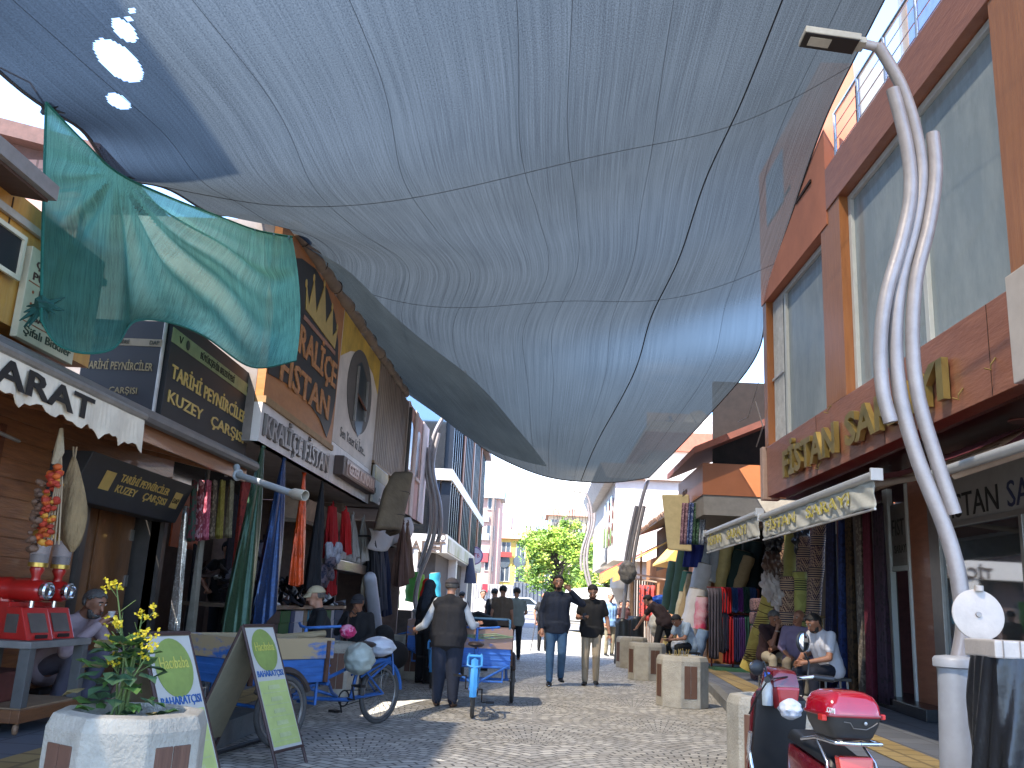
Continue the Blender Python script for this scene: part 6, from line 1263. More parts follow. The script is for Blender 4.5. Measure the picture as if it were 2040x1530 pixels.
def person(label, loc, rz, top, legs, pose=None, h=1.75, hair=HAIRK, skin=SKIN, sleeve='short', group=None, beard=None, look=(0, -1, -.05), far=False, hat=None, vest=None, shoes=SHOEK, stout=1.0, baggy=1.0, collar=None, fore=None, bald=False, toe=None, belt=None, sole=False):
    k = h/1.75; J = {a: V(b) for a, b in BASE.items()}
    for a, b in (pose or {}).items(): J[a] = V(b)
    J = {a: b*k for a, b in J.items()}
    t = thing('person', label, 'person', (0, 0, 0), 0, group)
    vox = .019 if far else .0125; n = 8 if far else 12
    lat = (J['shL']-J['shR']).normalized(); hl = (J['hipL']-J['hipR']).normalized()
    pel, ch, nk, hd = J['pel'], J['chest'], J['neck'], J['head']
    def torso(mb, g, low=0):
        for s in (-1, 1):
            mb.cap(pel+hl*s*.07*k, ch+lat*s*.085*k, (.105*stout+g)*k, (.115*stout**.5+g)*k, n)
            S_ = J['shL' if s > 0 else 'shR']; mb.cap(ch+lat*s*.085*k, S_-V((0, 0, .035*k))-lat*s*.01*k, (.1+g)*k, (.058+g)*k, n); mb.cap(nk-(nk-ch)*.22+lat*s*.03*k, S_-V((0, 0, .005*k))-lat*s*.012*k, (.05+g)*k, (.046+g)*k, n)
        mb.cap(pel, ch, (.12*stout+g)*k, (.125*stout**.5+g)*k, n); mb.cap(ch, nk-(nk-ch)*.12, (.11+g)*k, (.062+g)*k, n); mb.cap(J['shL']-V((0, 0, .03*k)), J['shR']-V((0, 0, .03*k)), (.05+g)*k, (.05+g)*k, n)
        if stout > 1.1: mb.cap(pel+(ch-pel)*.35+lat.cross(V((0, 0, 1)))*.07*k*stout, pel+(ch-pel)*.6+lat.cross(V((0, 0, 1)))*.05*k*stout, .11*stout*k, .1*stout*k, n)
    def hem(mb, g, lo):      # an even lower edge for shirts and waistcoats
        ax = (ch-pel).normalized(); h0 = (J['hipL']+J['hipR'])/2; fw = hl.cross(ax)
        for i in range(6):
            c = h0+ax*(lo+.03*i)*k; mb.tube([c+hl*math.cos(a)*(.165*stout**.8+g)*k+fw*math.sin(a)*(.118*stout+g)*k for a in [6.2832*j/20 for j in range(20)]], .022*k, 6, closed=True)
    # ---- skin: one continuous body
    mb = MB(); torso(mb, -.012)
    f = V(look).normalized(); u = (hd-nk).normalized(); u = (u-f*u.dot(f)).normalized(); sd_ = f.cross(u)
    def hp(a, b, c): return hd+sd_*a*k+f*b*k+u*c*k
    mb.cap(nk-(nk-ch)*.1, hd-f*.02*k-u*.03*k, .058*k, .056*k, n)
    mb.cap(hp(0, -.022, .035), hp(0, .022, .03), .083*k, .078*k, n); mb.cap(hp(0, -.01, .0), hp(0, .035, -.045), .07*k, .052*k, n); mb.cap(hp(-.022, .055, -.085), hp(.022, .055, -.085), .028*k, .028*k, 8)
    mb.cap(hp(0, .088, .01), hp(0, .108, -.028), .012*k, .018*k, 8)
    for s in (-1, 1): mb.cap(hp(s*.078, -.008, .012), hp(s*.08, -.008, -.02), .016*k, .012*k, 8)
    for s, S in ((1, 'L'), (-1, 'R')):
        sh_, el, wr = J['sh'+S], J['el'+S], J['wr'+S]
        mb.cap(sh_, el, .05*k, .041*k, n); mb.cap(el, wr, .042*k, .028*k, n)
        d = (wr-el).normalized(); mb.cap(wr, wr+d*.075*k, .03*k, .034*k, n)
        mb.cap(J['hip'+S], J['kn'+S], .08*k, .055*k, n); mb.cap(J['kn'+S], J['an'+S], .054*k, .038*k, n); mb.cap(J['an'+S], J['an'+S]-V((0, 0, .03*k)), .04*k, .04*k, n)
    def face(tm):
        tm.cur = 1
        for s in (-1, 1): tm.ball(hp(s*.031, .091, .022), (.0105*k,)*3, 8, 6)
        tm.cur = 2
        for s in (-1, 1): tm.ball(hp(s*.031, .0985, .021), (.0062*k,)*3, 6, 5); tm.tube([hp(s*.014, .1, .043), hp(s*.034, .102, .049), hp(s*.052, .088, .042)], .005*k, 5)
        tm.cur = 3; tm.tube([hp(-.024, .086, -.062), hp(0, .096, -.06), hp(.024, .086, -.062)], .006*k, 5)
        tm.cur = 0
        for S in 'LR':    # five fingers each, gently curled
            el, wr = J['el'+S], J['wr'+S]; d = (wr-el).normalized(); o = wr+d*.085*k
            side = d.cross(V((0, -1, 0)) if abs(d.y) < .8 else V((0, 0, 1))).normalized(); pn = d.cross(side)
            for q in range(4):
                b_ = o+side*(q-1.5)*.019*k; L_ = (.066, .078, .072, .056)[q]*k
                tm.tube([b_-d*.02*k, b_+d*L_*.45+pn*.004*k, b_+d*L_*.8-pn*.012*k, b_+d*L_-pn*.028*k], [.0095*k, .009*k, .008*k, .006*k], 6)
            b_ = wr+d*.035*k+side*.03*k; tm.tube([b_, b_+side*.025*k+d*.03*k, b_+side*.028*k+d*.062*k-pn*.01*k], [.012*k, .011*k, .008*k], 6)
    mb.lump('body', [skin, EYEW, DARKF, LIP], t, vox, 4, face)
    # ---- clothing
    mb = MB(); torso(mb, .012)
    hz_ = (J['hipL']+J['hipR'])/2+(ch-pel)*.08; mb.cap(hz_+hl*.1*k, hz_-hl*.1*k, .128*stout*k, .128*stout*k, n); mb.cap(hz_+hl*.1*k, pel+(ch-pel)*.4+hl*.09*k, .12*stout*k, .122*stout*k, n); mb.cap(hz_-hl*.1*k, pel+(ch-pel)*.4-hl*.09*k, .12*stout*k, .122*stout*k, n)
    sit_ = abs(J['knL'].z-J['hipL'].z) < .25*k; sit_ or hem(mb, .012, -.1)
    for S in 'LR':
        sh_, el, wr = J['sh'+S], J['el'+S], J['wr'+S]
        if sleeve == 'short': mb.cap(sh_, sh_.lerp(el, .62), .07*k, .064*k, n)
        elif sleeve == 'long': mb.cap(sh_, el, .068*k, .058*k, n); mb.cap(el, el.lerp(wr, .93), .057*k, .043*k, n)
        elif sleeve == 'rolled': mb.cap(sh_, el, .068*k, .058*k, n); mb.cap(el, el.lerp(wr, .35), .057*k, .054*k, n)
    mb.lump('shirt', top, t, vox, 3)
    if vest:
        mb = MB(); torso(mb, .03)
        mb.cap(hz_+hl*.1*k, hz_-hl*.1*k, .142*stout*k, .142*stout*k, n); mb.cap(hz_+hl*.1*k, ch+hl*.07*k, .14*stout*k, .13*stout*k, n); mb.cap(hz_-hl*.1*k, ch-hl*.07*k, .14*stout*k, .13*stout*k, n)
        hem(mb, .03, -.13); mb.lump('waistcoat', vest, t, vox, 3)
    mb = MB()
    for S in 'LR':
        mb.cap(J['hip'+S]+V((0, 0, .03*k)), J['kn'+S], .098*k*baggy*stout**.4, .074*k*baggy, n); mb.cap(J['kn'+S], J['an'+S]+V((0, 0, .015*k)), .072*k*baggy, .056*k*(baggy**.5), n)
    mb.cap(J['hipL'], J['hipR'], .105*k*stout, .105*k*stout, n); mb.cap(pel+hl*.05*k, pel-hl*.05*k, .112*stout*k, .112*stout*k, n)
    mb.lump('trousers', legs, t, vox, 3)
    for S in 'LR':
        an = J['an'+S]; td = V(toe) if toe else V((.12*(1 if S == 'L' else -1), -1, 0)); kn = J['kn'+S]
        td.normalize(); z0 = an.z-.075*k; mb = MB(); sd2 = td.cross(V((0, 0, 1)))
        def sf(u_, v_):
            a = u_*6.2832; y = -.075+.27*v_; w_ = .045*(.8+.3*math.sin(v_*2.6+.3))*math.sin(math.pi*min(max(v_, .03), .97))**.3; hh = .04+.06*max(0, 1-v_*1.6)
            return V((an.x, an.y, z0))+td*y*k+sd2*math.cos(a)*w_*k+V((0, 0, (hh*.5+math.sin(a)*hh*.5)*k))
        mb.grid(sf, 12, 10); mb.build('shoe', shoes, t, smooth=True)
    # ---- hair, beard, headgear
    def skull(m, r=1.0, keep=None, c=(0, -.006, .03), rad=(.087, .104, .092)):
        tm = MB(); tm.ball((0, 0, 0), (rad[0]*r, rad[1]*r, rad[2]*r), 26, 18, keep=keep)
        tm.v = [tuple(hp(c[0]+x, c[1]+y, c[2]+z)) for x, y, z in tm.v]; return tm
    if hair and not hat:
        kp = (lambda p: p.z > .012+.5*max(0, p.y-.02) or (p.y < -.02 and p.z > -.07-.25*p.y)) if not bald else (lambda p: p.y < .02 and -.06 < p.z < .03)
        skull(None, 1.05, kp).build('hair', hair, t, smooth=True, solid=.018*k)
    if hat:
        kind, m_ = hat
        if kind in ('cap', 'flat'):
            tm = skull(None, 1.1, lambda p: p.z > .012)
            tm.build('cap', m_, t, smooth=True, solid=.012)
            mb = MB(); mb.grid(lambda a, b: hp(math.sin((a-.5)*2.6)*(.085+.01*b), .05+math.cos((a-.5)*2.6)*(.035+.075*b), .052-.022*b-.03*b*b), 14, 6); mb.build('cap_peak', m_, t, smooth=True, fix=False, solid=.01)
            if hair: skull(None, 1.03, lambda p: p.y < .01 and -.055 < p.z < .03).build('hair', hair, t, smooth=True, solid=.01)
        elif kind == 'scarf':
            mb = MB(); mb.cap(hp(0, -.02, .03), hp(0, .0, .02), .112*k, .1*k, n); mb.cap(hp(0, -.03, -.02), nk-V((0, 0, .08*k)), .1*k, .15*k, n); mb.cap(nk-V((0, 0, .05*k)), ch, .15*k, .17*k, n); mb.lump('headscarf', m_, t, vox, 4)
    if beard:
        skull(None, 1.0, lambda p: p.y > -.015 and p.z < -.012 and not (p.y > .055 and p.z > -.045), c=(0, .016, -.022), rad=(.073, .086, .098)).build('beard', beard, t, smooth=True, solid=.014*k)
    if belt:
        mb = MB(); c = pel+(ch-pel)*.14; m3 = [c+hl*math.cos(a)*.195*k*stout**.5+hl.cross((ch-pel).normalized())*math.sin(a)*.13*k*stout for a in [6.2832*i/24 for i in range(24)]]; mb.tube(m3, .018*k, 6, closed=True); mb.build('belt', belt, t)
    t.location = loc; t.rotation_euler = (0, 0, rz)
    t['_k'] = k; return t, J, hp
def at(t, p):   # a local point of a posed person, in the world
    return wmat(t) @ V(p)
def clean(t):
    if '_k' in t: del t['_k']
def item(name, mb, mat, label, cat, base, **k): return tag(mb.build(name, mat, base=base, **k), label, cat)
navy = cloth('shirt_navy', '1a2233', .25, sc_=14); jeans = cloth('jeans_blue', '3f5f80', .3, sc_=14); blk_t = cloth('tee_black', '17171a', .2, sc_=14); beige = cloth('chinos_beige', 'a6967f', .15, sc_=14)
ppl = []
# walking man in navy, hand at his mouth
p1 = PZ(1105, 1366)
t, J, hp = person('bearded man in navy long-sleeved shirt and blue jeans walking, hand at his mouth', p1, .06, navy, jeans,
    dict(elL=(.41, -.05, 1.3), wrL=(.19, -.15, 1.5), elR=(-.26, .05, 1.13), wrR=(-.25, -.08, .88), knL=(.09, -.1, .52), anL=(.1, .12, .13), knR=(-.1, -.07, .51), anR=(-.1, -.1, .08)), 1.8, beard=HAIRK, sleeve='long'); ppl.append(t)
p2 = PZ(1176, 1366)
t, J, hp = person('man in a black t-shirt and beige trousers walking while looking down at his phone', p2, -.08, blk_t, beige,
    dict(head=(0, -.06, 1.6), elR=(-.26, .02, 1.14), wrR=(-.14, -.26, 1.15), elL=(.27, .04, 1.13), wrL=(.31, -.02, .88), knL=(.09, -.12, .52), anL=(.09, .02, .1), knR=(-.1, -.03, .5), anR=(-.1, .03, .08)), 1.7, beard=HAIRK, look=(0, -1, -.55), shoes=M('sneaker_black', '17171a', .6)); ppl.append(t)
mb = MB(); c = at(t, J['wrR']+V((.02, -.09, .02))); mb.box(c, (.075, .02, .15), rz=-.1, rx=-.9); item('mobile_phone', mb, M('phone_black', '0f1012', .2), 'dark mobile phone held by the man in the black t-shirt', 'phone', c, bevel=.006)
mb = MB(); c = at(t, J['wrL']+V((.0, -.03, -.12))); mb.tube([c+V((0, 0, .06)), c, c-V((0, 0, .06))], [.02, .033, .03], 10); item('water_bottle', mb, M('bottle_clear', 'aab4bb', .1, alpha=.6), 'small clear bottle in the lowered hand of the man in the black t-shirt', 'bottle', c, smooth=True)
mb = MB(); w1 = at(t, J['wrL']); mb.ring(w1, V((.1, .1, 1)), .036, .008, 14, 5); item('wristwatch', mb, DARKF, 'dark watch on the wrist of the man in the black t-shirt', 'watch', w1)
# old man in waistcoat, seen from behind
p3 = PZ(884, 1408)
t, J, hp = person('old man seen from behind in black waistcoat, white shirt, flat cap and baggy trousers', p3, math.pi-.1, cloth('shirt_white', 'b9bcc0', .1, sc_=12), cloth('salwar_navy', '2a3040', .3, sc_=8),
    dict(pel=(0, .02, .9), chest=(0, -.02, 1.27), elR=(-.33, -.08, 1.1), wrR=(-.36, -.24, 1.12), elL=(.36, -.05, 1.08), wrL=(.5, -.22, 1.02), head=(0, -.05, 1.62), anL=(.11, 0, .08), anR=(-.12, .02, .08)), 1.56, sleeve='long', hat=('flat', M('cap_grey', '4a4446', .9, var=.3)), hair=HAIRG, vest=cloth('waistcoat_black', '1d1c20', .25, sc_=10), stout=1.22, baggy=1.5, shoes=M('shoe_brown_old', '5a4638', .7), skin=SKIN); ppl.append(t)
# man with a white cap and mask by the cart
p4 = PY(628, 1285, 11.6); p4.z = .03
SIT = dict(pel=(0, .05, .5), chest=(0, .02, .86), neck=(0, 0, 1.04), head=(0, -.05, 1.19), shL=(.18, .01, .99), shR=(-.18, .01, .99), elL=(.25, -.04, .72), elR=(-.25, -.04, .72), wrL=(.12, -.25, .6), wrR=(-.12, -.25, .6), hipL=(.09, .03, .5), hipR=(-.09, .03, .5), knL=(.14, -.4, .5), knR=(-.14, -.4, .5), anL=(.13, -.38, .08), anR=(-.13, -.38, .08))
t, J, hp = person('man in a cream baseball cap and white face mask sitting behind the blue cart', p4, -1.15, cloth('jacket_black', '16181d', .25, sc_=10), cloth('trouser_dark', '1d1e22', .2), dict(SIT), 1.78, sleeve='long', hat=('cap', M('cap_cream', 'b5a587', .8, var=.12)), hair=HAIRG, look=(0, -1, -.12), stout=1.15); ppl.append(t)
tm = MB(); tm.ball((0, 0, 0), (.066, .06, .05), 16, 10, keep=lambda p: p.y > -.01); tm.v = [tuple(hp(x, .05+y, -.052+z)) for x, y, z in tm.v]; tm.build('face_mask', M('mask_white', 'b9b9bd', .8), t, smooth=True, solid=.004)
# seated dark figure with cane
p5 = PY(708, 1290, 12.8); p5.z = .1
SIT = dict(pel=(0, .05, .5), chest=(0, .02, .86), neck=(0, 0, 1.04), head=(0, -.03, 1.19), shL=(.18, .01, .99), shR=(-.18, .01, .99), elL=(.25, -.04, .72), elR=(-.25, -.04, .72), wrL=(.12, -.25, .6), wrR=(-.12, -.25, .6), hipL=(.09, .03, .5), hipR=(-.09, .03, .5), knL=(.14, -.4, .5), knR=(-.14, -.4, .5), anL=(.13, -.38, .08), anR=(-.13, -.38, .08))
t, J, hp = person('seated elderly person in a dark flat cap and dark coat holding a cane', p5, -.1, cloth('coat_black', '141316', .25), cloth('trouser_dark', '1d1e22', .2), dict(SIT, head=(0, -.06, 1.17), elR=(-.27, -.1, .74), wrR=(-.06, -.2, .98)), 1.62, sleeve='long', hat=('flat', M('cap_dark', '2a292e', .9)), hair=HAIRG, skin=SKIN2, far=True); ppl.append(t)
mb = MB(); a = at(t, (.02, -.42, 0)); b = at(t, (-.05, -.28, .95)); mb.tube([a, b, b+V((.05, -.05, .03)), b+V((.09, -.06, -.01))], .011, 6); item('walking_cane', mb, M('cane_brown', '3a2620', .5), 'thin brown cane held by the seated elderly person', 'cane', a)
stool('small_stool', 'low stool under the seated elderly person', (p5.x, p5.y+.06, p5.z), .36, .36, iron)
p6 = PY(745, 1300, 13.2); mb = MB(); mb.cap(V((p6.x-.25, 13.4, .4)), V((p6.x+.3, 13.2, .5)), .27, .2, 14); mb.cap(V((p6.x, 13.4, .6)), V((p6.x+.1, 13.3, .75)), .2, .16, 12)
tag(mb.lump('black_bundle', cloth('coat_black', '141316', .25), None, .03, 6, base=V((p6.x, 13.3, .2))), 'big black cloth bundle beside the seated elderly person', 'bundle')
# man on the phone in the doorway of the fabric shop
p7 = PY(428, 1322, 13.0)
t, J, hp = person('man in a black t-shirt and dark jeans talking on a phone among the hung cloths', p7, .45, blk_t, cloth('jeans_dark', '1f2a38', .3, sc_=14), dict(elL=(.25, -.12, 1.16), wrL=(.13, -.17, 1.46), elR=(-.33, .02, 1.17), wrR=(-.26, -.16, 1.05)), 1.68, skin=SKIN, look=(.4, -1, -.2)); ppl.append(t)
mb = MB(); c = at(t, J['wrL']+V((-.01, .02, .1))); mb.box(c, (.02, .075, .15), rz=.4); item('mobile_phone', mb, M('phone_black', '0f1012', .2), 'dark phone at the ear of the man among the hung cloths', 'phone', c, bevel=.006)
# squatting man drinking tea
p8 = PY(160, 1418, 7.75); p8.z = .2
t, J, hp = person('grey-haired man in a pale pink shirt sitting low, drinking from a small cup', V((-4.08, 8.1, .2)), 1.25, cloth('shirt_pinkish', 'a08a8b', .12, sc_=12), cloth('trouser_greymauve', '5b5560', .2),
    dict(pel=(0, .18, .3), chest=(0, -.02, .62), neck=(0, -.14, .8), head=(0, -.25, .9), shL=(.19, -.1, .74), shR=(-.19, -.1, .74), elL=(.25, -.28, .5), elR=(-.26, -.26, .5), wrL=(.2, -.46, .46), wrR=(-.06, -.4, .74), hipL=(.1, .15, .3), hipR=(-.1, .15, .3), knL=(.17, -.27, .46), knR=(-.17, -.27, .46), anL=(.15, -.12, .08), anR=(-.15, -.12, .08)), 1.72, hair=HAIRG, beard=HAIRG, sleeve='long', look=(0, -1, -.25), skin=SKIN2); ppl.append(t)
mb = MB(); c = at(t, J['wrR']+V((.04, -.07, .06))); mb.lathe([(.0, 0), (.022, 0), (.032, .05), (.028, .05), (.02, .005)], c, 14, cap=False); item('tea_cup', mb, M('cup_white', 'c5bfb8', .3), 'small white cup at the lips of the man sitting low', 'cup', c, smooth=True)
stool('small_stool', 'tiny stool under the man drinking tea', (-4.26, 8.15, .2), .28, .16, iron, rz=1.2)
# three seated men on the right pavement
def seat_at(x, y_, Y): p = PY(x, y_, Y); p.z = .13; return p
q1 = seat_at(1535, 1300, 15.6)
t, J, hp = person('grey-haired man in a maroon polo and cream trousers sitting with chin in hand', q1, .2, cloth('polo_maroon', '2c1519', .2, sc_=14), cloth('trouser_cream', 'a89d88', .12, sc_=14), dict(SIT, chest=(0, -.06, .84), neck=(0, -.12, 1.02), head=(-.02, -.2, 1.13), shL=(.18, -.1, .97), shR=(-.18, -.1, .97), elL=(.14, -.28, .72), elR=(-.12, -.32, .7), wrL=(-.1, -.36, .66), wrR=(-.03, -.32, .97), knL=(.16, -.42, .5), knR=(-.16, -.42, .5), anL=(.18, -.36, .08), anR=(-.15, -.44, .08)), 1.75, hair=HAIRG, skin=SKIN2, look=(0, -1, -.5), stout=1.1, toe=(-.3, -1, 0)); ppl.append(t)
mb = MB(); w1 = at(t, J['wrR']-V((0, 0, .04))); mb.ring(w1, V((.1, .1, 1)), .034, .009, 14, 5); item('wristwatch', mb, M('watch_silver', 'b5b2ad', .3, .6), 'silver watch on the chin-propping wrist', 'watch', w1)
stool('metal_stool', 'metal stool under the man in maroon', (q1.x, q1.y+.08, .13), .34, .42, M('stool_metal', '8f8d8a', .35, .6))
q2 = seat_at(1590, 1300, 14.6)
t, J, hp = person('bald man in a lilac shirt sitting between the two other seated men', q2, -.35, cloth('shirt_lilac', '75677f', .15, sc_=14), cloth('trouser_khaki', '7d7262', .15), dict(SIT, head=(.02, -.06, 1.18)), 1.72, hair=HAIRG, bald=True, skin=SKIN2, sleeve='rolled', look=(-.6, -1, -.2), stout=1.15); ppl.append(t)
stool('metal_stool', 'metal stool under the bald man', (q2.x, q2.y+.08, .13), .34, .42, M('stool_metal', '8f8d8a', .35, .6))
q3 = seat_at(1650, 1300, 12.4)
t, J, hp = person('dark-haired man in a white polo and navy trousers bent over something in his hands', q3, -1.1, cloth('polo_white', 'b9b9c0', .08, sc_=14), cloth('trouser_navy', '161a28', .2, sc_=14), dict(SIT, chest=(0, -.08, .84), neck=(0, -.14, 1.01), head=(0, -.24, 1.11), shL=(.18, -.12, .96), shR=(-.18, -.12, .96), elL=(.24, -.22, .68), elR=(-.22, -.24, .68), wrL=(.08, -.44, .62), wrR=(-.08, -.44, .62)), 1.72, skin=SKIN2, beard=HAIRK, look=(0, -1, -.55)); ppl.append(t)
sst = stool('metal_stool', 'round-legged steel stool under the man in the white polo', (q3.x+.06, q3.y+.03, .13), .36, .43, M('stool_steel', 'aeb0b0', .3, .8), seat=M('stool_top', '3a3836', .6))
# man bending over rolls, man on a stool with phone
q4 = PZ(1318, 1290, .13); q4 = PY(1322, 1280, 20.6); q4.z = .13
t, J, hp = person('man in a dark brown t-shirt and black trousers bending to reach a roll', q4, -2.2, cloth('tee_brown', '2f2022', .2, sc_=14), cloth('trouser_black', '121316', .2), dict(pel=(0, .1, .93), chest=(0, -.12, 1.18), neck=(0, -.28, 1.32), head=(0, -.4, 1.38), shL=(.19, -.2, 1.26), shR=(-.19, -.2, 1.26), elL=(.24, -.36, 1.02), wrL=(.2, -.52, .84), elR=(-.25, -.1, 1.0), wrR=(-.26, -.06, .78), anL=(.3, -.1, .08), anR=(-.26, .25, .08), knL=(.2, -.06, .5), knR=(-.17, .1, .5)), 1.75, look=(0, -1, -.6), far=True); ppl.append(t)
q5 = PY(1372, 1285, 19.0); q5.z = .13
t, J, hp = person('man in a pale blue shirt sitting hunched on a stool looking at a phone', q5, -1.05, cloth('shirt_paleblue', '9fb0c0', .1, sc_=12), cloth('trouser_black', '121316', .2), dict(SIT, chest=(0, -.1, .82), neck=(0, -.2, .98), head=(0, -.32, 1.02), shL=(.18, -.17, .94), shR=(-.18, -.17, .94), elL=(.22, -.28, .68), elR=(-.22, -.28, .68), wrL=(.06, -.5, .64), wrR=(-.06, -.5, .64)), 1.7, look=(0, -1, -.9), far=True, skin=SKIN2); ppl.append(t)
mb = MB(); c = at(t, (0, -.58, .66)); mb.box(c, (.15, .075, .015), rz=-1.05); item('mobile_phone', mb, M('phone_black', '0f1012', .2), 'dark phone held by the man in the pale blue shirt', 'phone', c)
stool('small_stool', 'dark stool under the man in the pale blue shirt', (q5.x+.05, q5.y+.05, .13), .34, .4, iron)
# blue sweater man
q6 = PY(1214, 1292, 26.5); q6.z = 0.02
t, J, hp = person('white-haired man in a light blue sweater and khaki trousers standing by the far awning', q6, .5, cloth('sweater_blue', '6f8fb5', .12, sc_=14), cloth('trouser_khaki2', '7c745f', .12), dict(elL=(.24, .08, 1.14), wrL=(.14, .14, .95), elR=(-.24, .06, 1.13), wrR=(-.2, -.02, .92)), 1.72, hair=HAIRW, sleeve='long', far=True, look=(-.5, -1, 0)); ppl.append(t)
# man with crutch behind, woman in scarf, group
q7 = PZ(1080, 1297)
t, J, hp = person('thin man in black leaning on crutches behind the man in navy', q7, .2, blk_t, cloth('trouser_black', '121316', .2), dict(elR=(-.3, -.02, 1.15), wrR=(-.26, -.1, .9)), 1.68, far=True, skin=SKIN2, bald=True, hair=HAIRK, look=(-.3, -1, -.3)); ppl.append(t)
mb = MB(); a = at(t, (-.42, -.35, 0)); b = at(t, (-.24, -.1, .92)); c = at(t, (-.2, .02, 1.25)); mb.tube([a, b, c], .014, 6); mb.tube([b, at(t, (-.26, -.2, .94))], .012, 6); item('crutch', mb, M('crutch_grey', '4a4a4c', .4, .4), 'grey crutch of the thin man in black', 'crutch', a)
q8 = PY(848, 1300, 14.9); q8.z = 0
t, J, hp = person('woman in a long black coat and dark flowered headscarf standing behind the old man', q8, 2.4, cloth('coat_black', '141316', .25), cloth('skirt_black', '131215', .25, sc_=6), None, 1.6, hat=('scarf', pattern('scarf_dark', ['1f2531', '2c3442', '151a24', '4a5262'], 'floral', 50)), sleeve='long', far=True, baggy=1.7, stout=1.15); ppl.append(t)
q9 = PY(843, 1290, 19.5); q9.z = 0
t, J, hp = person('figure in a bright red headscarf behind the woman in black', q9, 2.0, cloth('coat_grey', '3a3c44', .2), cloth('skirt_black', '131215', .25, sc_=6), None, 1.72, hat=('scarf', cloth('scarf_red', 'c01810', .15)), sleeve='long', far=True, baggy=1.5); ppl.append(t)
grp = 'people gathered round the far tricycle carts'
for x, hy, Y, rz, c, lg, sl, lab, hr, ps in ((1003, 1166, 21.5, 3.0, '6a5c50', '2a2622', 'short', 'broad man in a taupe t-shirt standing with his back to the viewer', HAIRK, None), (1030, 1170, 22.5, 3.3, '8a9490', '20242c', 'short', 'man in a pale grey-green t-shirt with his back turned, arms forward', HAIRK, dict(elL=(.27, -.1, 1.14), wrL=(.2, -.3, 1.1), elR=(-.28, -.08, 1.14), wrR=(-.22, -.3, 1.08))), (986, 1172, 24, 2.6, '17171a', '1b1b1f', 'short', 'man in black half hidden behind the broad man', HAIRK, None), (963, 1175, 27, .3, 'b0a8a4', '5a5550', 'long', 'man in a striped pale shirt near the metal fence', HAIRG, None), (921, 1178, 25, 2.8, '4a4a50', '2a2a2e', 'long', 'figure in grey beyond the old man', HAIRK, None)):
    q = PY(x, hy, Y); hgt = q.z/1.0; q.z = 0
    mt_ = cloth('top_'+c, c, .15) if 'striped' not in lab else pattern('stripe_shirt', ['b5aeaa', '8a8484', 'c2bcb8'], 'stripe', 14)
    t, J, hp = person(lab, q, rz, mt_, cloth('leg_'+lg, lg, .2), ps, max(1.55, min(1.82, hgt)), far=True, hair=hr, sleeve=sl, group=grp, stout=1.12); ppl.append(t)
q = PY(965, 1250, 18.5); q.z = 0
t, J, hp = person('man in black bent low over the front of the far cart', q, -1.5, cloth('tee_black2', '131316', .2), cloth('trouser_black', '121316', .2), dict(pel=(0, .15, .92), chest=(0, -.14, 1.02), neck=(0, -.34, 1.06), head=(0, -.46, 1.02), shL=(.19, -.26, 1.05), shR=(-.19, -.26, 1.05), elL=(.22, -.36, .8), wrL=(.15, -.42, .6), elR=(-.22, -.36, .8), wrR=(-.15, -.42, .6)), 1.7, look=(0, -.6, -1), far=True, group=grp); ppl.append(t)
for x, Y, lab in ((1248, 29, 'person in dark red seen small beside the awning post'), (1238, 30, 'second small figure in dark red by the awning')):
    q = PY(x, 1200, Y); q.z = .1; t, J, hp = person(lab, q, 1.0, cloth('top_wine', '331416', .2), cloth('leg_dk', '18181c', .2), None, 1.5, far=True, group='people under the far awning'); ppl.append(t)
for t in ppl: clean(t)
stool('small_stool', 'crate-high stool under the man in the cream cap', (p4.x-.03, p4.y+.03, p4.z), .36, .4, iron)
# ================================================================== concrete planters
conc = M('planter_concrete', 'a39c8e', .85, var=.28, scale=5, bump=.5, bscale=60); wdp = wood('planter_wood', '6b4a38', '4d3327', (1, 14, 1), .7, .05, 2); soil = M('soil', '3a2e24', .95, var=.5, scale=20, bump=1)
def planter():
    t = thing('planter', 'x', 'planter')
    mb = MB(); r0, r1, n = .385, .37, 8; vs = []
    prof = [(r0, 0), (r0, .62), (r1-.01, .68), (r1-.09, .69), (r1-.1, .6)]
    def pt(r, a, z): return (r*math.cos(a), r*math.sin(a), z)
    for r, z in prof:
        for j in range(n): vs.append(pt(r, 2*math.pi*(j+.5)/n, z))
    fs = [(i*n+j, i*n+(j+1) % n, (i+1)*n+(j+1) % n, (i+1)*n+j) for i in range(len(prof)-1) for j in range(n)]
    mb.add(vs, fs+[tuple(range(n-1, -1, -1)), tuple(4*n+j for j in range(n))]); mb.build('concrete_tub', conc, t, bevel=.012)
    mb = MB(); mb.lathe([(.0, .62), (.265, .62), (.0, .625)], (0, 0, 0), 16); mb.build('soil', soil, t)
    ap = r0*math.cos(math.pi/8)
    for j in range(0, 8, 2):
        a = 2*math.pi*j/8; m = Matrix.Rotation(a, 3, 'Z'); mb = MB()
        for dy in (-.05, .05):
            vs = [m @ V((x, dy+y, z)) for z in (.13, .56) for x, y in ((ap-.01, -.047), (ap+.006, -.047), (ap+.006, .047), (ap-.01, .047))]; mb.hexa(vs)
        mb.build('wood_inlay', wdp, t, bevel=.004)
    return t
pl0 = planter(); first = True
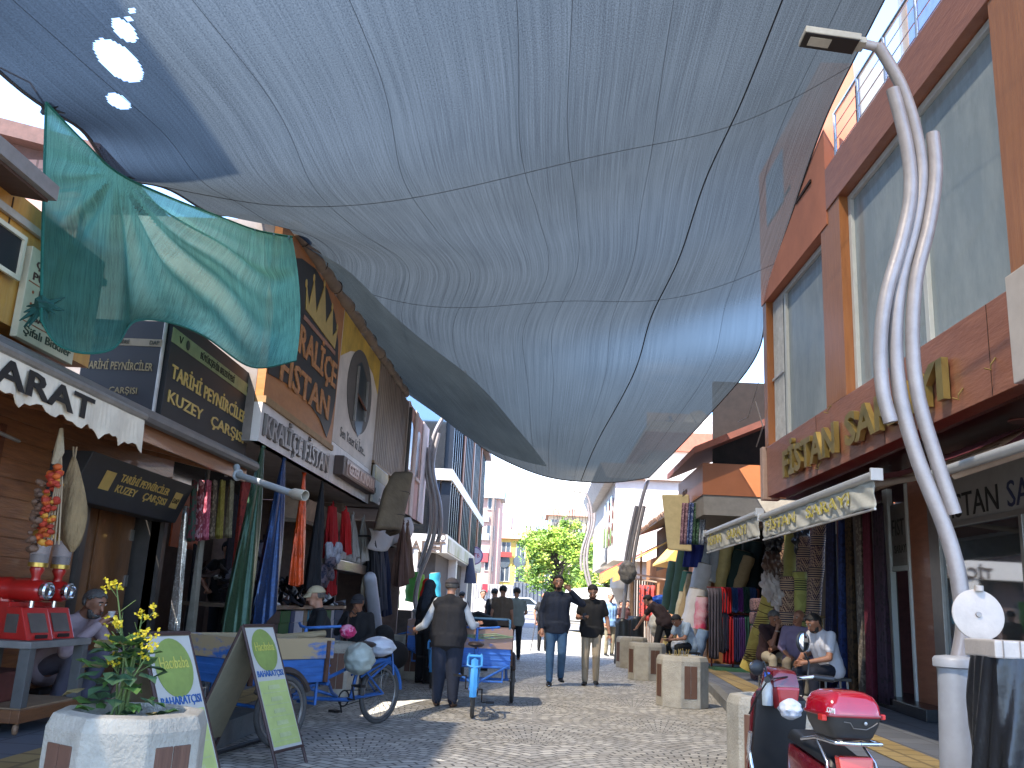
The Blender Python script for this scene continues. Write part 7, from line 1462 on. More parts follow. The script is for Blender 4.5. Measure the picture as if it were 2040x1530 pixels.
for (x, y, Y, rz, lab) in ((1367, 1413, 0, .2, 'empty octagonal concrete planter at the kerb in front of the clothes rack'), (1293, 1357, 0, .35, 'concrete planter farther along the right kerb, beside the black-wrapped post'), (1490, 0, 7.0, .9, 'tall concrete planter directly beside the red scooter'), (242, 0, 4.35, -.55, 'pale concrete planter with the yellow-flowering plant in the left foreground'), (808, 1354, 0, .15, 'concrete planter behind the blue loaded tricycle'), (655, 1395, 12.2, .4, 'concrete planter mostly hidden beneath the blue tricycle box'), (1258, 1318, 22, .3, 'far concrete planter by the black-wrapped post')):
    o = pl0 if first else dup(pl0); first = False
    p = PZ(x, y) if Y == 0 else PY(x, y, Y)
    if Y == 7.0: p = V((PY(1450, 1400, 7.25).x+.37, 7.3, 0))
    if Y == 4.35: p = V((-1.9, 4.5, 0))
    o.location = (p.x, p.y+(.36 if Y == 0 else 0), 0 if Y != 4.35 else .0); o.rotation_euler = (0, 0, rz); tag(o, lab, 'planter', 'concrete planters along the street')
    o.scale = (.95, .95, 1)
    if Y == 4.35: PLF = o
# flowering mustard in the near planter
pc = V((-1.98, 4.5, .62)); t = thing('flowering_plant', 'leafy yellow-flowering mustard plant growing in the near planter', 'plant', pc)
stg, lgn, ylf = M('stem_green', '5a6b34', .7), [M('leaf_blue_green', '3d5a3a', .65, var=.4, scale=14), M('leaf_fresh', '4f6f2e', .65, var=.4, scale=14), M('leaf_dry', '7a6a40', .8, var=.4, scale=14)], M('petal_yellow', 'c9b020', .6, var=.15)
rn = random.Random(4); mb = MB(); tips = []
for i in range(7):
    a = rn.uniform(0, 6.28); h = (.88, .5, .62, .45, .38, .55, .7)[i]*.72; q0 = pc+V((math.cos(a)*.05, math.sin(a)*.05, 0)); q1 = q0+V((rn.uniform(-.05, .05)+.02, rn.uniform(-.03, .03), h*.5)); q2 = q1+V((rn.uniform(-.1, .1), rn.uniform(-.05, .05), h*.5)); mb.tube([q0, q1, q2], [.008, .006, .003], 6); tips.append(q2)
    for k in range(3): d = q1.lerp(q2, .4+.2*k); e = d+V((rn.uniform(-.1, .1), rn.uniform(-.05, .05), .06)); mb.tube([d, e], .002, 4); tips.append(e) if k == 2 else None
mb.build('stem', stg, t)
mb = MB()
for i in range(95):
    z = rn.random()**1.4; rr = .21*(1-z*.75); a = rn.uniform(0, 6.28); c = pc+V((math.cos(a)*rr*rn.random()**.5, math.sin(a)*rr*rn.random()**.5, .02+z*.36)); mb.cur = rn.choices((0, 1, 2), (5, 4, 1))[0]
    d = V((math.cos(a), math.sin(a), rn.uniform(-.3, .7))).normalized(); s_ = V((-d.y, d.x, 0)).normalized(); L_ = rn.uniform(.05, .13); w_ = L_*rn.uniform(.42, .65); up_ = d.cross(s_)
    mb.add([c, c+d*L_*.35+s_*w_+up_*-.01, c+d*L_*.75+s_*w_*.6, c+d*L_-V((0, 0, .02)), c+d*L_*.75-s_*w_*.6, c+d*L_*.35-s_*w_], [(0, 1, 2, 3), (0, 3, 4, 5)])
mb.build('leaf', lgn, t, fix=False)
for q in tips:
    mb = MB()
    for k in range(7):
        c = q+V((rn.gauss(0, .018), rn.gauss(0, .018), rn.gauss(0, .014)))
        for j in range(4):
            d = V((rn.gauss(0, 1), rn.gauss(0, 1), rn.gauss(0, 1))).normalized(); e = d.orthogonal().normalized(); mb.add([c, c+d*.009+e*.007, c+d*.018, c+d*.009-e*.007], [(0, 1, 2, 3)])
    mb.build('flower', ylf, t, fix=False)
# dry stalks in the planter by the rack
p = PZ(1367, 1413); mb = MB()
for i in range(16): c = V((p.x+rn.uniform(-.2, .1), p.y+.36+rn.uniform(-.15, .15), .63)); mb.tube([c, c+V((rn.uniform(-.05, .05), 0, rn.uniform(.05, .16)))], .005, 4)
tag(mb.build('dry_stalks', M('straw', 'a08a55', .9), base=(p.x, p.y+.36, .63)), 'few dry straw stalks in the otherwise empty planter', 'plant')
# ================================================================== tricycle carts
rub, rim_m, spk = M('tyre_dusty', '4a4744', .85, var=.25, scale=20), M('rim_steel', '8a8580', .4, .6), M('spoke', '6f6c68', .4, .7)
def wheel(t, c, axis, r, frame_m=None):
    ax = V(axis).normalized(); mb = MB(); mb.ring(c, ax, r-.022, .024, 40, 8); w_ = mb.build('wheel', rub, t, smooth=True)
    mb = MB(); mb.ring(c, ax, r-.052, .012, 36, 6); mb.build('rim', rim_m, w_, smooth=True)
    mb = MB(); u = V((0, 0, 1))-ax*ax.z; u.normalize(); v = ax.cross(u)
    for i in range(28): a = 2*math.pi*i/28; s_ = 1 if i % 2 else -1; mb.tube([V(c)+ax*s_*.03+(u*math.cos(a+.5*s_)+v*math.sin(a+.5*s_))*.02, V(c)+(u*math.cos(a)+v*math.sin(a))*(r-.055)], .0022, 4, cap=False)
    mb.build('spoke', spk, w_)
    mb = MB(); mb.tube([V(c)-ax*.05, V(c)+ax*.05], .022, 10); mb.build('hub', rim_m, w_); return w_
def tricycle(blue, wood_c, box_h=.36, saddle=True, rack=None):
    """forward is +Y; cargo box over two front wheels, driver wheel behind"""
    t = thing('tricycle_cart', 'x', 'tricycle'); rw, fw_ = .3, .29
    wheel(t, (0, -.94, rw), (1, 0, 0), rw)
    for s in (-1, 1): wheel(t, (s*.5, .9, fw_), (1, 0, 0), fw_)
    fm = M('frame_'+blue, blue, .45, .1, var=.35, scale=9, c2=None)
    bx = M('box_'+blue, blue, .6, var=.3, scale=5, stretch=(1, 1, 5)); wd = M('planks_'+wood_c, wood_c, .75, c2=blue, thr=(.34, .44), scale=3.2, stretch=(1, .6, 2), var=.2) if wood_c != blue else bx
    # box
    z0, z1, y0, y1, hw = .5, .7, .3, 1.3, .44
    mb = MB()
    for a, b in (((-hw, y0, z0), (hw, y0+.03, z1)), ((-hw, y1-.03, z0), (hw, y1, z1)), ((-hw, y0+.03, z0), (-hw+.03, y1-.03, z1)), ((hw-.03, y0+.03, z0), (hw, y1-.03, z1)), ((-hw+.03, y0+.03, z0), (hw-.03, y1-.03, z0+.03))): mb.b2(a, b)
    for z in (.56, .63): mb.b2((-hw-.008, y0-.008, z), (hw+.008, y1+.008, z+.018))
    b_ = mb.build('cargo_box', bx, t, bevel=.004)
    mb = MB(); h = z1+box_h*.5
    for a, b in (((-hw-.02, y0-.02, z1+.004), (hw+.02, y0+.012, h)), ((-hw-.02, y1-.012, z1+.004), (hw+.02, y1+.02, h)), ((-hw-.02, y0+.012, z1+.004), (-hw+.012, y1-.012, h)), ((hw-.012, y0+.012, z1+.004), (hw+.02, y1-.012, h))): mb.b2(a, b)
    mb.build('side_boards', wd, t, bevel=.004)
    mb = MB()
    for s in (-1, 1):
        for y in (y0+.06, y1-.06): mb.b2((s*hw-.012+s*.02, y-.02, z0), (s*hw+.012+s*.02, y+.02, h-.02))
    mb.each('strap', M('rusty_iron', '5b3d2e', .8, .3, var=.5, scale=20), b_)
    # frame
    mb = MB(); T = mb.tube
    T([(0, -.94, rw), (0, -.45, .26), (0, .3, .32)], .02, 8); T([(0, -.5, .26), (0, -.62, .74)], .018, 8); T([(0, .3, .34), (0, -.55, .6)], .018, 8)
    for s in (-1, 1): T([(s*.05, -.94, rw), (s*.03, -.6, .58)], .01, 6); T([(s*.05, -.94, rw), (s*.03, -.46, .27)], .01, 6); T([(s*.42, .28, .5), (s*.12, -.1, .36), (0, -.3, .3)], .016, 8); T([(s*.42, .9, fw_), (s*.4, .9, .5)], .02, 8); T([(s*.35, .35, .5), (s*.35, .35, .3), (s*.1, .32, .3)], .016, 6)
    T([(-.5, .9, fw_), (.5, .9, fw_)], .016, 8); T([(-.44, .3, .48), (.44, .3, .48)], .018, 6)
    mb.build('frame', fm, t, smooth=True)
    mb = MB(); mb.ring((0, -.94, rw), (1, 0, 0), rw+.03, .022, 20, 6, -.9, 1.5); mb.build('mudguard', fm, t, smooth=True)
    mb = MB()
    for s in (-1, 1): mb.ring((s*.5, .9, fw_), (1, 0, 0), fw_+.04, .028, 20, 6, -1.1, 1.1)
    mb.each('mudguard', M('mudguard_dark', '4a3f3a', .6, .3, var=.4, scale=9), t, smooth=True)
    mb = MB(); mb.ball((0, -.66, .79), (.1, .13, .035), 14, 8); mb.tube([(0, -.62, .74), (0, -.64, .78)], .016, 6); mb.build('saddle', M('saddle_brown', '2e201b', .5), t, smooth=True)
    mb = MB(); mb.tube([(0, .24, .34), (0, .2, .95)], .018, 8); mb.tube([(-.28, .02, .98), (-.12, .16, .96), (0, .2, .95), (.12, .16, .96), (.28, .02, .98)], .014, 8); mb.build('handlebar', fm, t, smooth=True)
    mb = MB(); mb.tube([(0, -.45, .27), (.1, -.45, .27), (.1, -.5, .13), (.2, -.5, .13)], .01, 6); mb.tube([(0, -.45, .27), (-.1, -.45, .27), (-.1, -.4, .41), (-.2, -.4, .41)], .01, 6); mb.box((.2, -.5, .13), (.1, .07, .025)); mb.box((-.2, -.4, .41), (.1, .07, .025)); mb.ring((.04, -.45, .27), (1, 0, 0), .075, .008, 20, 5); mb.build('pedal_crank', M('iron_dark', '2d2a29', .6, .5), t)
    mb = MB(); mb.ring((.05, -.94, rw), (1, 0, 0), .03, .006, 12, 5); mb.tube([(.045, -.45, .345), (.05, -.94, rw+.03)], .004, 4); mb.tube([(.045, -.45, .195), (.05, -.94, rw-.03)], .004, 4); mb.build('chain', M('iron_dark', '2d2a29', .6, .5), t)
    if rack:
        mb = MB(); rm = M('rack_'+rack, rack, .45, var=.15)
        for s in (-1, 1): mb.tube([(s*.07, -.72, .68), (s*.08, -1.1, .66), (s*.08, -1.2, .58), (0, -1.2, .56)], .012, 6); mb.tube([(s*.07, -1.1, .66), (s*.04, -.94, rw)], .008, 5)
        for y in (-.8, -.92, -1.04): mb.tube([(-.075, y, .67), (.075, y, .67)], .01, 5)
        mb.build('rack', rm, t, smooth=True)
        mb = MB(); mb.ring((0, -.94, rw), (1, 0, 0), rw+.035, .045, 14, 6, .35, 1.7); mb.build('mudguard', rm, t, smooth=True)
    return t
t1 = tricycle('2f5f9e', 'a08a68'); g = V((-.52, -.854, 0)); rear = V((-1.6, 9.9, 0))
t1.rotation_euler = (0, 0, math.atan2(-g.x, g.y)); t1.location = rear+g*.94; tag(t1, 'old blue tricycle cart with paint-worn wooden box, loaded with plastic bags', 'tricycle', 'tricycle carts')
t2 = tricycle('3a6fc0', '9c7f72', .5, rack='4a9ad8'); g = V((-.056, 1, 0)); t2.rotation_euler = (0, 0, math.atan2(-g.x, g.y)); t2.location = V((-.68, 10.83, 0))+g*.94; tag(t2, 'bright blue tricycle cart with dusty pink box top seen from behind beside the old man', 'tricycle', 'tricycle carts')
t3 = dup(t2); t3.location = (-1.62, 15.1, 0); t3.rotation_euler = (0, 0, .1); tag(t3, 'tricycle cart with sky blue rear rack half hidden behind the old man', 'tricycle', 'tricycle carts')
t4 = dup(t1); p = PY(775, 1245, 21); t4.location = (p.x, 21, 0); t4.rotation_euler = (0, 0, 1.5); tag(t4, 'blue box tricycle parked sideways far off by the trade building', 'tricycle', 'tricycle carts')
for k in (t2,):
    mb = MB(); gm = M('cloth_greenish', '7d8f70', .8, var=.4, scale=8)
    for q in range(3): mb.tube([at(k, (-.46+.23*i, .26, .84+.015*q+.02*math.sin(i*2+q))) for i in range(5)], .008, 5)
    tag(mb.build('tied_cord', gm, base=at(k, (0, .26, .84))), 'pale green cords tied across the pink cart box', 'cord')
    mb = MB(); mb.tube([at(k, q) for q in ((-.4, 1.25, .9), (-.4, 1.25, 1.06), (.42, 1.25, 1.06), (.42, .4, 1.06), (.42, .4, .88))], .016, 6); mb.build('box_rail', M('rail_steelblue', '4a6a80', .5, .3), k)
# load of the first cart
bagm, bagw = M('bag_grey_green', '9fa59b', .4, var=.15, bump=.9, bscale=9), M('bag_white', 'b9bcc4', .4, var=.12, bump=.9, bscale=9)
def bag(name, c, r, m, label, cat='bag', seed=1):
    rr = random.Random(seed); mb = MB(); c = V(c)
    def f(u, v):
        a, b = u*6.2832, v*math.pi; k = 1+.06*math.sin(a*5+b*4)+.035*math.sin(a*9-b*7)+.05*math.sin(b*9)
        return c+V((math.sin(b)*math.cos(a)*r[0]*k, math.sin(b)*math.sin(a)*r[1]*k, math.cos(b)*r[2]*(1+.05*math.sin(a*4))))
    mb.grid(f, 36, 22); return tag(mb.build(name, m, smooth=True, base=c-V((0, 0, r[2]))), label, cat)
bag('plastic_bag', PY(716, 1308, 9.35)+V((0, 0, -.02)), (.15, .16, .15), bagm, 'swollen greyish plastic bag hanging at the saddle of the loaded tricycle')
bag('plastic_bag', PY(755, 1288, 9.9), (.17, .15, .1), bagw, 'white plastic bag tied on the rear rack of the loaded tricycle', seed=2)
bag('pink_bundle', PY(693, 1258, 9.3), (.08, .08, .065), M('bundle_pink', 'b5245c', .6, c2='c98aa0', thr=(.42, .5), scale=12, bump=.8), 'crumpled bright pink bundle on the corner of the blue cart', 'bundle', 3)
mb = MB()
for k in range(3): a, b = PY(700+18*k, 1345+4*k, 9.6), PY(778, 1310+3*k, 10.0); mb.tube([a, b], .012, 6)
mb.tube([PY(745, 1302, 9.95), PY(782, 1302, 10.0), PY(784, 1345, 10.0)], .01, 6); mb.build('carrier', M('frame_2f5f9e', '2f5f9e', .45), t1)
# boards behind, on the cart
mb = MB(); a, b = PY(535, 1272, 8.7), PY(648, 1262, 9.0); mb.tube([a, b], .03, 6); tag(mb.build('plank', wood('plank_grey', '96835f', '7c6a4c'), base=a), 'long pale plank lying along the top of the blue cart', 'plank')
# ================================================================== A-frame boards
def aframe(label, c, rz, h=1.02, w_=.42, spread=.55, txt=True):
    t = thing('sandwich_board', label, 'sandwich board', (0, 0, 0), 0, 'sandwich boards of the spice shop'); fr = M('board_frame', '3f2a26', .6); bd, bk = M('board_face_white', 'b9b6ad', .5, var=.08), M('board_back', '8a8068', .7, var=.2)
    grn, olv = M('board_green', 'b3bd74', .55, var=.15), M('board_olive', '84944c', .55)
    up_ = V((0, spread/2, h)).normalized(); H = V((0, spread/2, h)).length; nn = V((1, 0, 0)).cross(up_)
    o = V((-w_/2, -spread/2, 0))
    def Pq(a, b, n_=0): return o+V((a*w_, 0, 0))+up_*(b*H)+nn*n_
    mb = MB(); mb.slab([Pq(0, .12), Pq(1, .12), Pq(1, 1), Pq(0, 1)], nn*-.012); f_ = mb.build('front_panel', bd, t)
    mb = MB(); mb.slab([Pq(.05, .15, .002), Pq(.95, .15, .002), Pq(.95, .6, .002), Pq(.05, .6, .002)], nn*.001); mb.build('green_field', grn, f_)
    mb = MB(); mb.slab([Pq(.5+.4*math.cos(a), .82+.4*w_/H*math.sin(a)*1.0, .002) for a in [6.2832*i/28 for i in range(28)]], nn*.001); mb.build('emblem', olv, f_)
    mb = MB(); mb.text('Hacıbaba', Pq(.5, .815, .006), (1, 0, 0), up_, .07, w_*.62, .003, .0, 'c'); mb.build('lettering', M('letter_lemon', 'bfb85a', .5), f_)
    mb = MB(); mb.text('BAHARATÇISI', Pq(.5, .63, .004), (1, 0, 0), up_, .048, w_*.86, .003, .01, 'c'); mb.build('lettering', M('letter_blue_sign', '2f5f9c', .5), f_)
    mb = MB()
    for i in range(5): b = .18+.083*i; mb.slab([Pq(.12, b, .005), Pq(.88, b, .005), Pq(.88, b+.006, .005), Pq(.12, b+.006, .005)], nn*.001); mb.slab([Pq(.3, b+.025, .005), Pq(.7, b+.025, .005), Pq(.68, b+.055, .005), Pq(.32, b+.055, .005)], nn*.001)
    mb.build('price_lines', M('line_pale', 'b5bb86', .5), f_)
    mb = MB()
    for a in (0, 1): mb.tube([Pq(a, 0, -.006), Pq(a, 1.0, -.006)], .012, 6); q0, q1 = Pq(a, 1, -.01), V((-w_/2+a*w_, spread/2, 0)); mb.tube([q0, q1], .012, 6)
    mb.tube([Pq(0, 1), Pq(1, 1)], .014, 6); mb.tube([Pq(0, .12), Pq(1, .12)], .012, 6); mb.tube([V((-w_/2, spread*.32, .35)), V((w_/2, spread*.32, .35))], .008, 5); mb.build('frame', fr, t)
    b0 = V((-w_/2, spread/2, 0)); u2 = (Pq(0, 1)-b0).normalized(); H2 = (Pq(0, 1)-b0).length; mb = MB(); mb.slab([b0+u2*H2*.12, b0+u2*H2*.12+V((w_, 0, 0)), b0+u2*H2*.99+V((w_, 0, 0)), b0+u2*H2*.99], (0, -.012, 0)); mb.build('back_panel', bk, t)
    t.location = c; t.rotation_euler = (0, 0, rz); return t
af2 = aframe('faded spice shop sandwich board standing in front of the blue tricycle wheel', V((PY(515, 1248, 7.35).x, 7.35, 0)), R(74), 1.0, .42, .86)
af1 = aframe('nearer white and green spice shop sandwich board behind the flowering planter', V((PY(332, 1267, 5.3).x, 5.3, 0)), R(76), 1.0, .42, .86)
# ================================================================== coffee grinders on a table
TB = V((-3.95, 7.02, .2)); tt = thing('work_table', 'low wheeled grey table with a brown lower frame carrying two red grinders', 'table', TB)
lgm, orw = M('table_grey', '5d5a56', .6, .2, var=.25), wood('table_brown', '7d4f2c', '633c20')
mb = MB(); mb.box(TB+V((0, 0, .61)), (.78, .9, .05)); mb.build('tabletop', M('top_grey', '77726c', .6, var=.25), tt, bevel=.006)
mb = MB(); mb.box(TB+V((0, 0, .16)), (.74, .84, .05)); mb.build('lower_shelf', M('shelf_cardboard', '8e7458', .8, var=.2), tt)
mb = MB(); mb.box(TB+V((.36, 0, .13)), (.06, .9, .09)); mb.box(TB+V((-.36, 0, .13)), (.06, .9, .09)); mb.box(TB+V((0, -.42, .13)), (.66, .06, .09)); mb.box(TB+V((0, .42, .13)), (.66, .06, .09)); mb.build('lower_frame', orw, tt, bevel=.006)
for sx in (-1, 1):
    for sy in (-1, 1):
        mb = MB(); mb.box(TB+V((sx*.34, sy*.39, .385)), (.08, .08, .4)); mb.build('leg', lgm, tt, bevel=.004)
        mb = MB(); mb.ring(TB+V((sx*.34, sy*.38, .045)), (1, .3, 0), .03, .016, 14, 6); mb.tube([TB+V((sx*.34, sy*.38, .05)), TB+V((sx*.34, sy*.38, .1))], .012, 6); mb.build('castor', M('castor_tan', '8a6a50', .6), tt)
redm, chm, tin = M('grinder_red', 'b0201c', .3, coat=.5, var=.12), M('chrome', 'c9c9cc', .12, .95, var=.03), M('brass_ring', 'b9974a', .3, .7)
def grinder(c, label):
    t = thing('coffee_grinder', label, 'coffee grinder', (0, 0, 0), 0, 'red coffee grinders'); T = MB
    mb = MB(); mb.hexa([(-.15, -.13, 0), (.15, -.13, 0), (.15, .13, 0), (-.15, .13, 0), (-.15, -.02, .26), (.15, -.02, .26), (.15, .13, .26), (-.15, .13, .26)]); mb.hexa([(-.13, .13, 0), (.13, .13, 0), (.13, .36, 0), (-.13, .36, 0), (-.12, .13, .3), (.12, .13, .3), (.12, .34, .3), (-.12, .34, .3)]); mb.build('body', redm, t, bevel=.008)
    mb = MB(); mb.hexa([(-.1, -.112, .06), (.1, -.112, .06), (.1, -.11, .06), (-.1, -.11, .06), (-.1, -.044, .215), (.1, -.044, .215), (.1, -.04, .215), (-.1, -.04, .215)]); mb.box((.152, .05, .13), (.004, .12, .15)); mb.box((-.152, .05, .13), (.004, .12, .15)); mb.build('window', M('grinder_window', '5a524c', .15, var=.2), t)
    mb = MB(); mb.box((0, -.132, .03), (.14, .006, .03)); mb.build('slot', M('slot_dark', '241413', .5), t)
    mb = MB(); mb.tube([(0, .46, .4), (0, .44, .4), (0, .25, .4), (0, .22, .4), (0, .18, .4), (0, -.05, .4), (0, -.08, .4)], [.07, .1, .105, .085, .09, .09, .07], 20); mb.tube([(0, .3, .3), (0, .3, .34)], .08, 14); mb.build('motor', redm, t, smooth=True)
    mb = MB(); mb.lathe([(.05, 0), (.075, .015), (.075, .05), (.06, .06), (.055, .03), (.02, .025)], (0, -.08, .4), 20, (0, -1, 0)); mb.tube([(0, .02, .26), (0, .02, .33)], .022, 10); mb.build('dial', chm, t, smooth=True)
    mb = MB(); mb.box((.092, .06, .4), (.006, .1, .03)); mb.build('name_plate', tin, t)
    mb = MB(); mb.lathe([(.045, .46), (.035, .52), (.06, .57), (.05, .6)], (0, .02, 0), 16); mb.build('funnel', redm, t, smooth=True)
    mb = MB(); mb.lathe([(.075, .6), (.088, .86)], (0, .02, 0), 20, cap=False); mb.build('jar', M('jar_clear', 'b5aaa6', .08, alpha=.45, var=.05), t, smooth=True)
    mb = MB(); mb.lathe([(.068, .605), (.072, .7), (.0, .71)], (0, .02, 0), 16); mb.build('beans', M('beans', '3d2a20', .6, bump=1, bscale=120), t, smooth=True)
    mb = MB(); mb.lathe([(.08, .595), (.08, .63), (.07, .6)], (0, .02, 0), 20); mb.lathe([(.09, .84), (.092, .88), (.07, .905), (.02, .91), (.015, .93), (.0, .935)], (0, .02, 0), 20); mb.build('ring', tin, t, smooth=True)
    t.location = c; t.rotation_euler = (0, 0, R(78)); t.scale = (.88,)*3; return t
grinder(TB+V((.22, -.2, .636)), 'red coffee grinder with brass-rimmed glass hopper, the nearer of two'); grinder(TB+V((.2, .16, .636)), 'red coffee grinder farther from the viewer, nearer the wooden door')
mb = MB(); mb.b2((-4.25, 6.7, .386), (-3.85, 7.2, .6)); tag(mb.build('crate', M('crate_red_brown', '5c2c22', .7, var=.3), base=(-4.05, 6.9, .386), bevel=.02), 'reddish brown tub on the lower shelf of the work table', 'crate')
# ================================================================== street lamps
lampm, lampd = M('lamp_steel', '9a9290', .4, .25, var=.18, scale=5, bump=.1), M('lamp_black', '121316', .4)
LY = 6.9
def lpx(pts): return [PY(x, y, LY) for x, y in pts]
def smooth_path(P, n=40): return [catmull(P, i/n) for i in range(n+1)]
lampbase = PY(1906, 1400, LY); lampbase.z = .13
def make_lamp():
    t = thing('street_lamp', 'x', 'street lamp', (0, 0, 0)); o = lampbase
    cen = [p-o for p in lpx([(1750, 92), (1795, 170), (1824, 260), (1836, 350), (1822, 450), (1794, 560), (1784, 680), (1796, 800), (1830, 920), (1878, 1040), (1903, 1120), (1915, 1190), (1921, 1250), (1912, 1310)])]
    lef = [p-o for p in lpx([(1776, 182), (1803, 290), (1811, 385), (1794, 480), (1763, 590), (1751, 690), (1756, 780), (1772, 843)])]
    rig = [p-o for p in lpx([(1855, 270), (1861, 350), (1848, 450), (1822, 560), (1815, 680), (1826, 790), (1860, 910), (1898, 1025)])]
    mb = MB(); pts = smooth_path(cen, 60); mb.tube(pts, [.05+.012*(i/60) for i in range(61)], 14); mb.build('pole', lampm, t, smooth=True)
    for q in (lef, rig): mb = MB(); mb.tube([p+V((0, -.03, 0)) for p in smooth_path(q, 40)], .054, 14); mb.build('side_tube', lampm, t, smooth=True)
    mb = MB(); a, b = [p-o for p in lpx([(1752, 95), (1715, 86)])]; mb.tube([a, b], .04, 10); mb.build('arm', lampm, t, smooth=True)
    c, d = [p-o for p in lpx([(1722, 90), (1598, 72)])]; dirv = (d-c).normalized(); dn = dirv.cross(V((0, 1, 0))); dn = dn if dn.z < 0 else -dn; sd_ = V((0, 1, 0)); L_ = (d-c).length
    def hx3(x0, x1, h0, h1, w_): return [c+dirv*x+sd_*y*w_+dn*h for h in (h0, h1) for x, y in ((x0, -1), (x1, -1), (x1, 1), (x0, 1))]
    mb = MB(); mb.hexa(hx3(.06, L_, -.03, .03, .11)); mb.hexa(hx3(.0, .1, -.03, .025, .07)); mb.hexa(hx3(.1, .26, -.06, -.03, .07)); hd_ = mb.build('lamp_head', M('lamp_cream', 'a8a295', .5), t, bevel=.008)
    mb = MB(); mb.hexa(hx3(.07, L_-.008, .03, .036, .1)); mb.build('reflector', lampd, hd_)
    mb = MB(); mb.hexa(hx3(L_-.24, L_-.06, .036, .04, .06)); mb.build('lens', M('led_lens', 'b9b5a8', .3), hd_)
    mb = MB(); mb.lathe([(.14, 0), (.14, .1), (.115, .8), (.118, .84), (.145, .85), (.145, .9), (.13, .92), (.06, .93)], (0, 0, 0), 24); mb.build('base', M('lamp_base_grey', '9d9da0', .5, .1, var=.12), t, smooth=True)
    return t
l1 = make_lamp(); l1.location = lampbase; tag(l1, 'near wavy triple-tube steel street lamp rising past the brown store front', 'street lamp', 'wavy street lamps')
l2 = dup(l1); q = PY(825, 1200, 23.4); l2.location = (-3.0, 23.6, .13); l2.rotation_euler = (0, 0, math.pi); tag(l2, 'dark-looking wavy street lamp under the far left corner of the net', 'street lamp', 'wavy street lamps')
l3 = dup(l1); q = PY(1176, 1170, 39); l3.location = (q.x, 39, .2); tag(l3, 'small distant wavy street lamp before the white building', 'street lamp', 'wavy street lamps')
# leaning lamp with wrapped head on the right
t = thing('street_lamp', 'leaning wavy street lamp with its head wrapped in a sack, by the tiled shop', 'street lamp', (2.16, 23.2, 0), 0, 'wavy street lamps')
mb = MB(); P_ = [PY(x, y, 23.3) for x, y in ((1291, 955), (1280, 990), (1266, 1050), (1255, 1110), (1246, 1180), (1240, 1240))]; pth = smooth_path(P_, 30); mb.tube(pth, .05, 10); mb.build('pole', lampm, t, smooth=True)
mb = MB()
for dx in (-.1, .1): mb.tube([p+V((dx, -.03, 0)) for p in pth[8:22]], .045, 8)
mb.build('side_tube', lampm, t, smooth=True)
mb = MB(); mb.lathe([(.14, 0), (.12, 1.0), (.1, 1.05)], (2.16, 23.3, 0), 16); mb.build('base', lampm, t, smooth=True)
c0 = PY(1240, 1323, 23.2); mb = MB(); mb.grid(lambda u, v: V((2.16+math.cos(u*6.2832)*(.2-.03*v+.01*math.sin(u*40)), 23.25+math.sin(u*6.2832)*(.2-.03*v), .02+1.05*v+.02*math.sin(u*20))), 40, 10)
tag(mb.build('black_wrap', M('wrap_black_sheet', '1f2224', .4, bump=.6, bscale=6), smooth=True, fix=False, base=(2.16, 23.25, .02), solid=.01), 'black plastic sheet wrapped round the foot of the leaning lamp', 'plastic sheet')
mb = MB(); mb.grid(lambda u, v: V((2.62+math.cos(u*6.2832)*.2, 24.6+math.sin(u*6.2832)*.2, .1+1.05*v)), 24, 8); tag(mb.build('black_bin', M('wrap_black_sheet', '1f2224', .4), smooth=True, fix=False, base=(2.62, 24.6, .1), solid=.02), 'black bin liner bin behind the wrapped lamp foot', 'bin')
bag('grey_sack', PY(1250, 1140, 23.0), (.22, .16, .28), M('sack_grey_brown', '57504a', .9, c2='8a837a', thr=(.45, .6), scale=5, bump=.8, bscale=10), 'limp grey sack hung on the leaning lamp pole', 'sack', 5)
# ================================================================== litter bin at the near lamp
BN = PY(1995, 1400, 6.35); BX = BN.x+.02; BY = 6.2
t = thing('litter_bin', 'pale steel litter bin frame holding a big black bag, its round lid tipped up', 'litter bin', (BX, BY, .13)); bm_ = M('bin_pale', 'b0a69d', .5, .1, var=.15, scale=6, bump=.1)
zr = PY(1985, 1292, BY).z
mb = MB(); mb.box((BX, BY, zr), (.42, .42, .11)); mb.build('rim', bm_, t, bevel=.012)
mb = MB()
for i in range(4): mb.b2((BX-.21+.105*i+.05, BY-.216, zr-.055), (BX-.21+.105*i+.056, BY-.212, zr+.055))
mb.build('rim_joint', M('joint_grey', '7d746d', .6), t)
lc = PY(1948, 1225, BY+.22); n_ = V((-.05, -1, .12)).normalized(); mb = MB(); mb.lathe([(.0, -.012), (.165, -.012), (.17, -.004), (.17, .008), (.16, .012), (.0, .012)], lc, 36, n_); mb.tube([lc+V((.02, 0, .16)), lc+V((.02, 0, .195))], .03, 10); lid = mb.build('lid', bm_, t, smooth=True)
mb = MB(); mb.lathe([(.02, 0), (.018, .012), (.0, .014)], lc+n_*.012, 14, n_); mb.tube([lc-V((0, 0, .17)), V((lc.x, BY+.2, zr))], .012, 6); mb.build('bolt', M('bolt_pale', '8f867e', .4, .4), lid)
mb = MB()
def bgf(u, v):
    a = u*6.2832; k = .215+.05*v**.7+.03*math.sin(a*6+v*3)*v+.022*math.sin(a*13+v*8)*(.3+v); sq = max(abs(math.cos(a)), abs(math.sin(a))); k = k/(sq**.55)
    return V((BX+math.cos(a)*k, BY+math.sin(a)*k, zr-.05-(zr-.2)*v))
mb.grid(bgf, 90, 34); mb.build('bin_bag', M('bag_black', '1b1c1f', .33, var=.2, bump=.4, bscale=9), t, smooth=True)
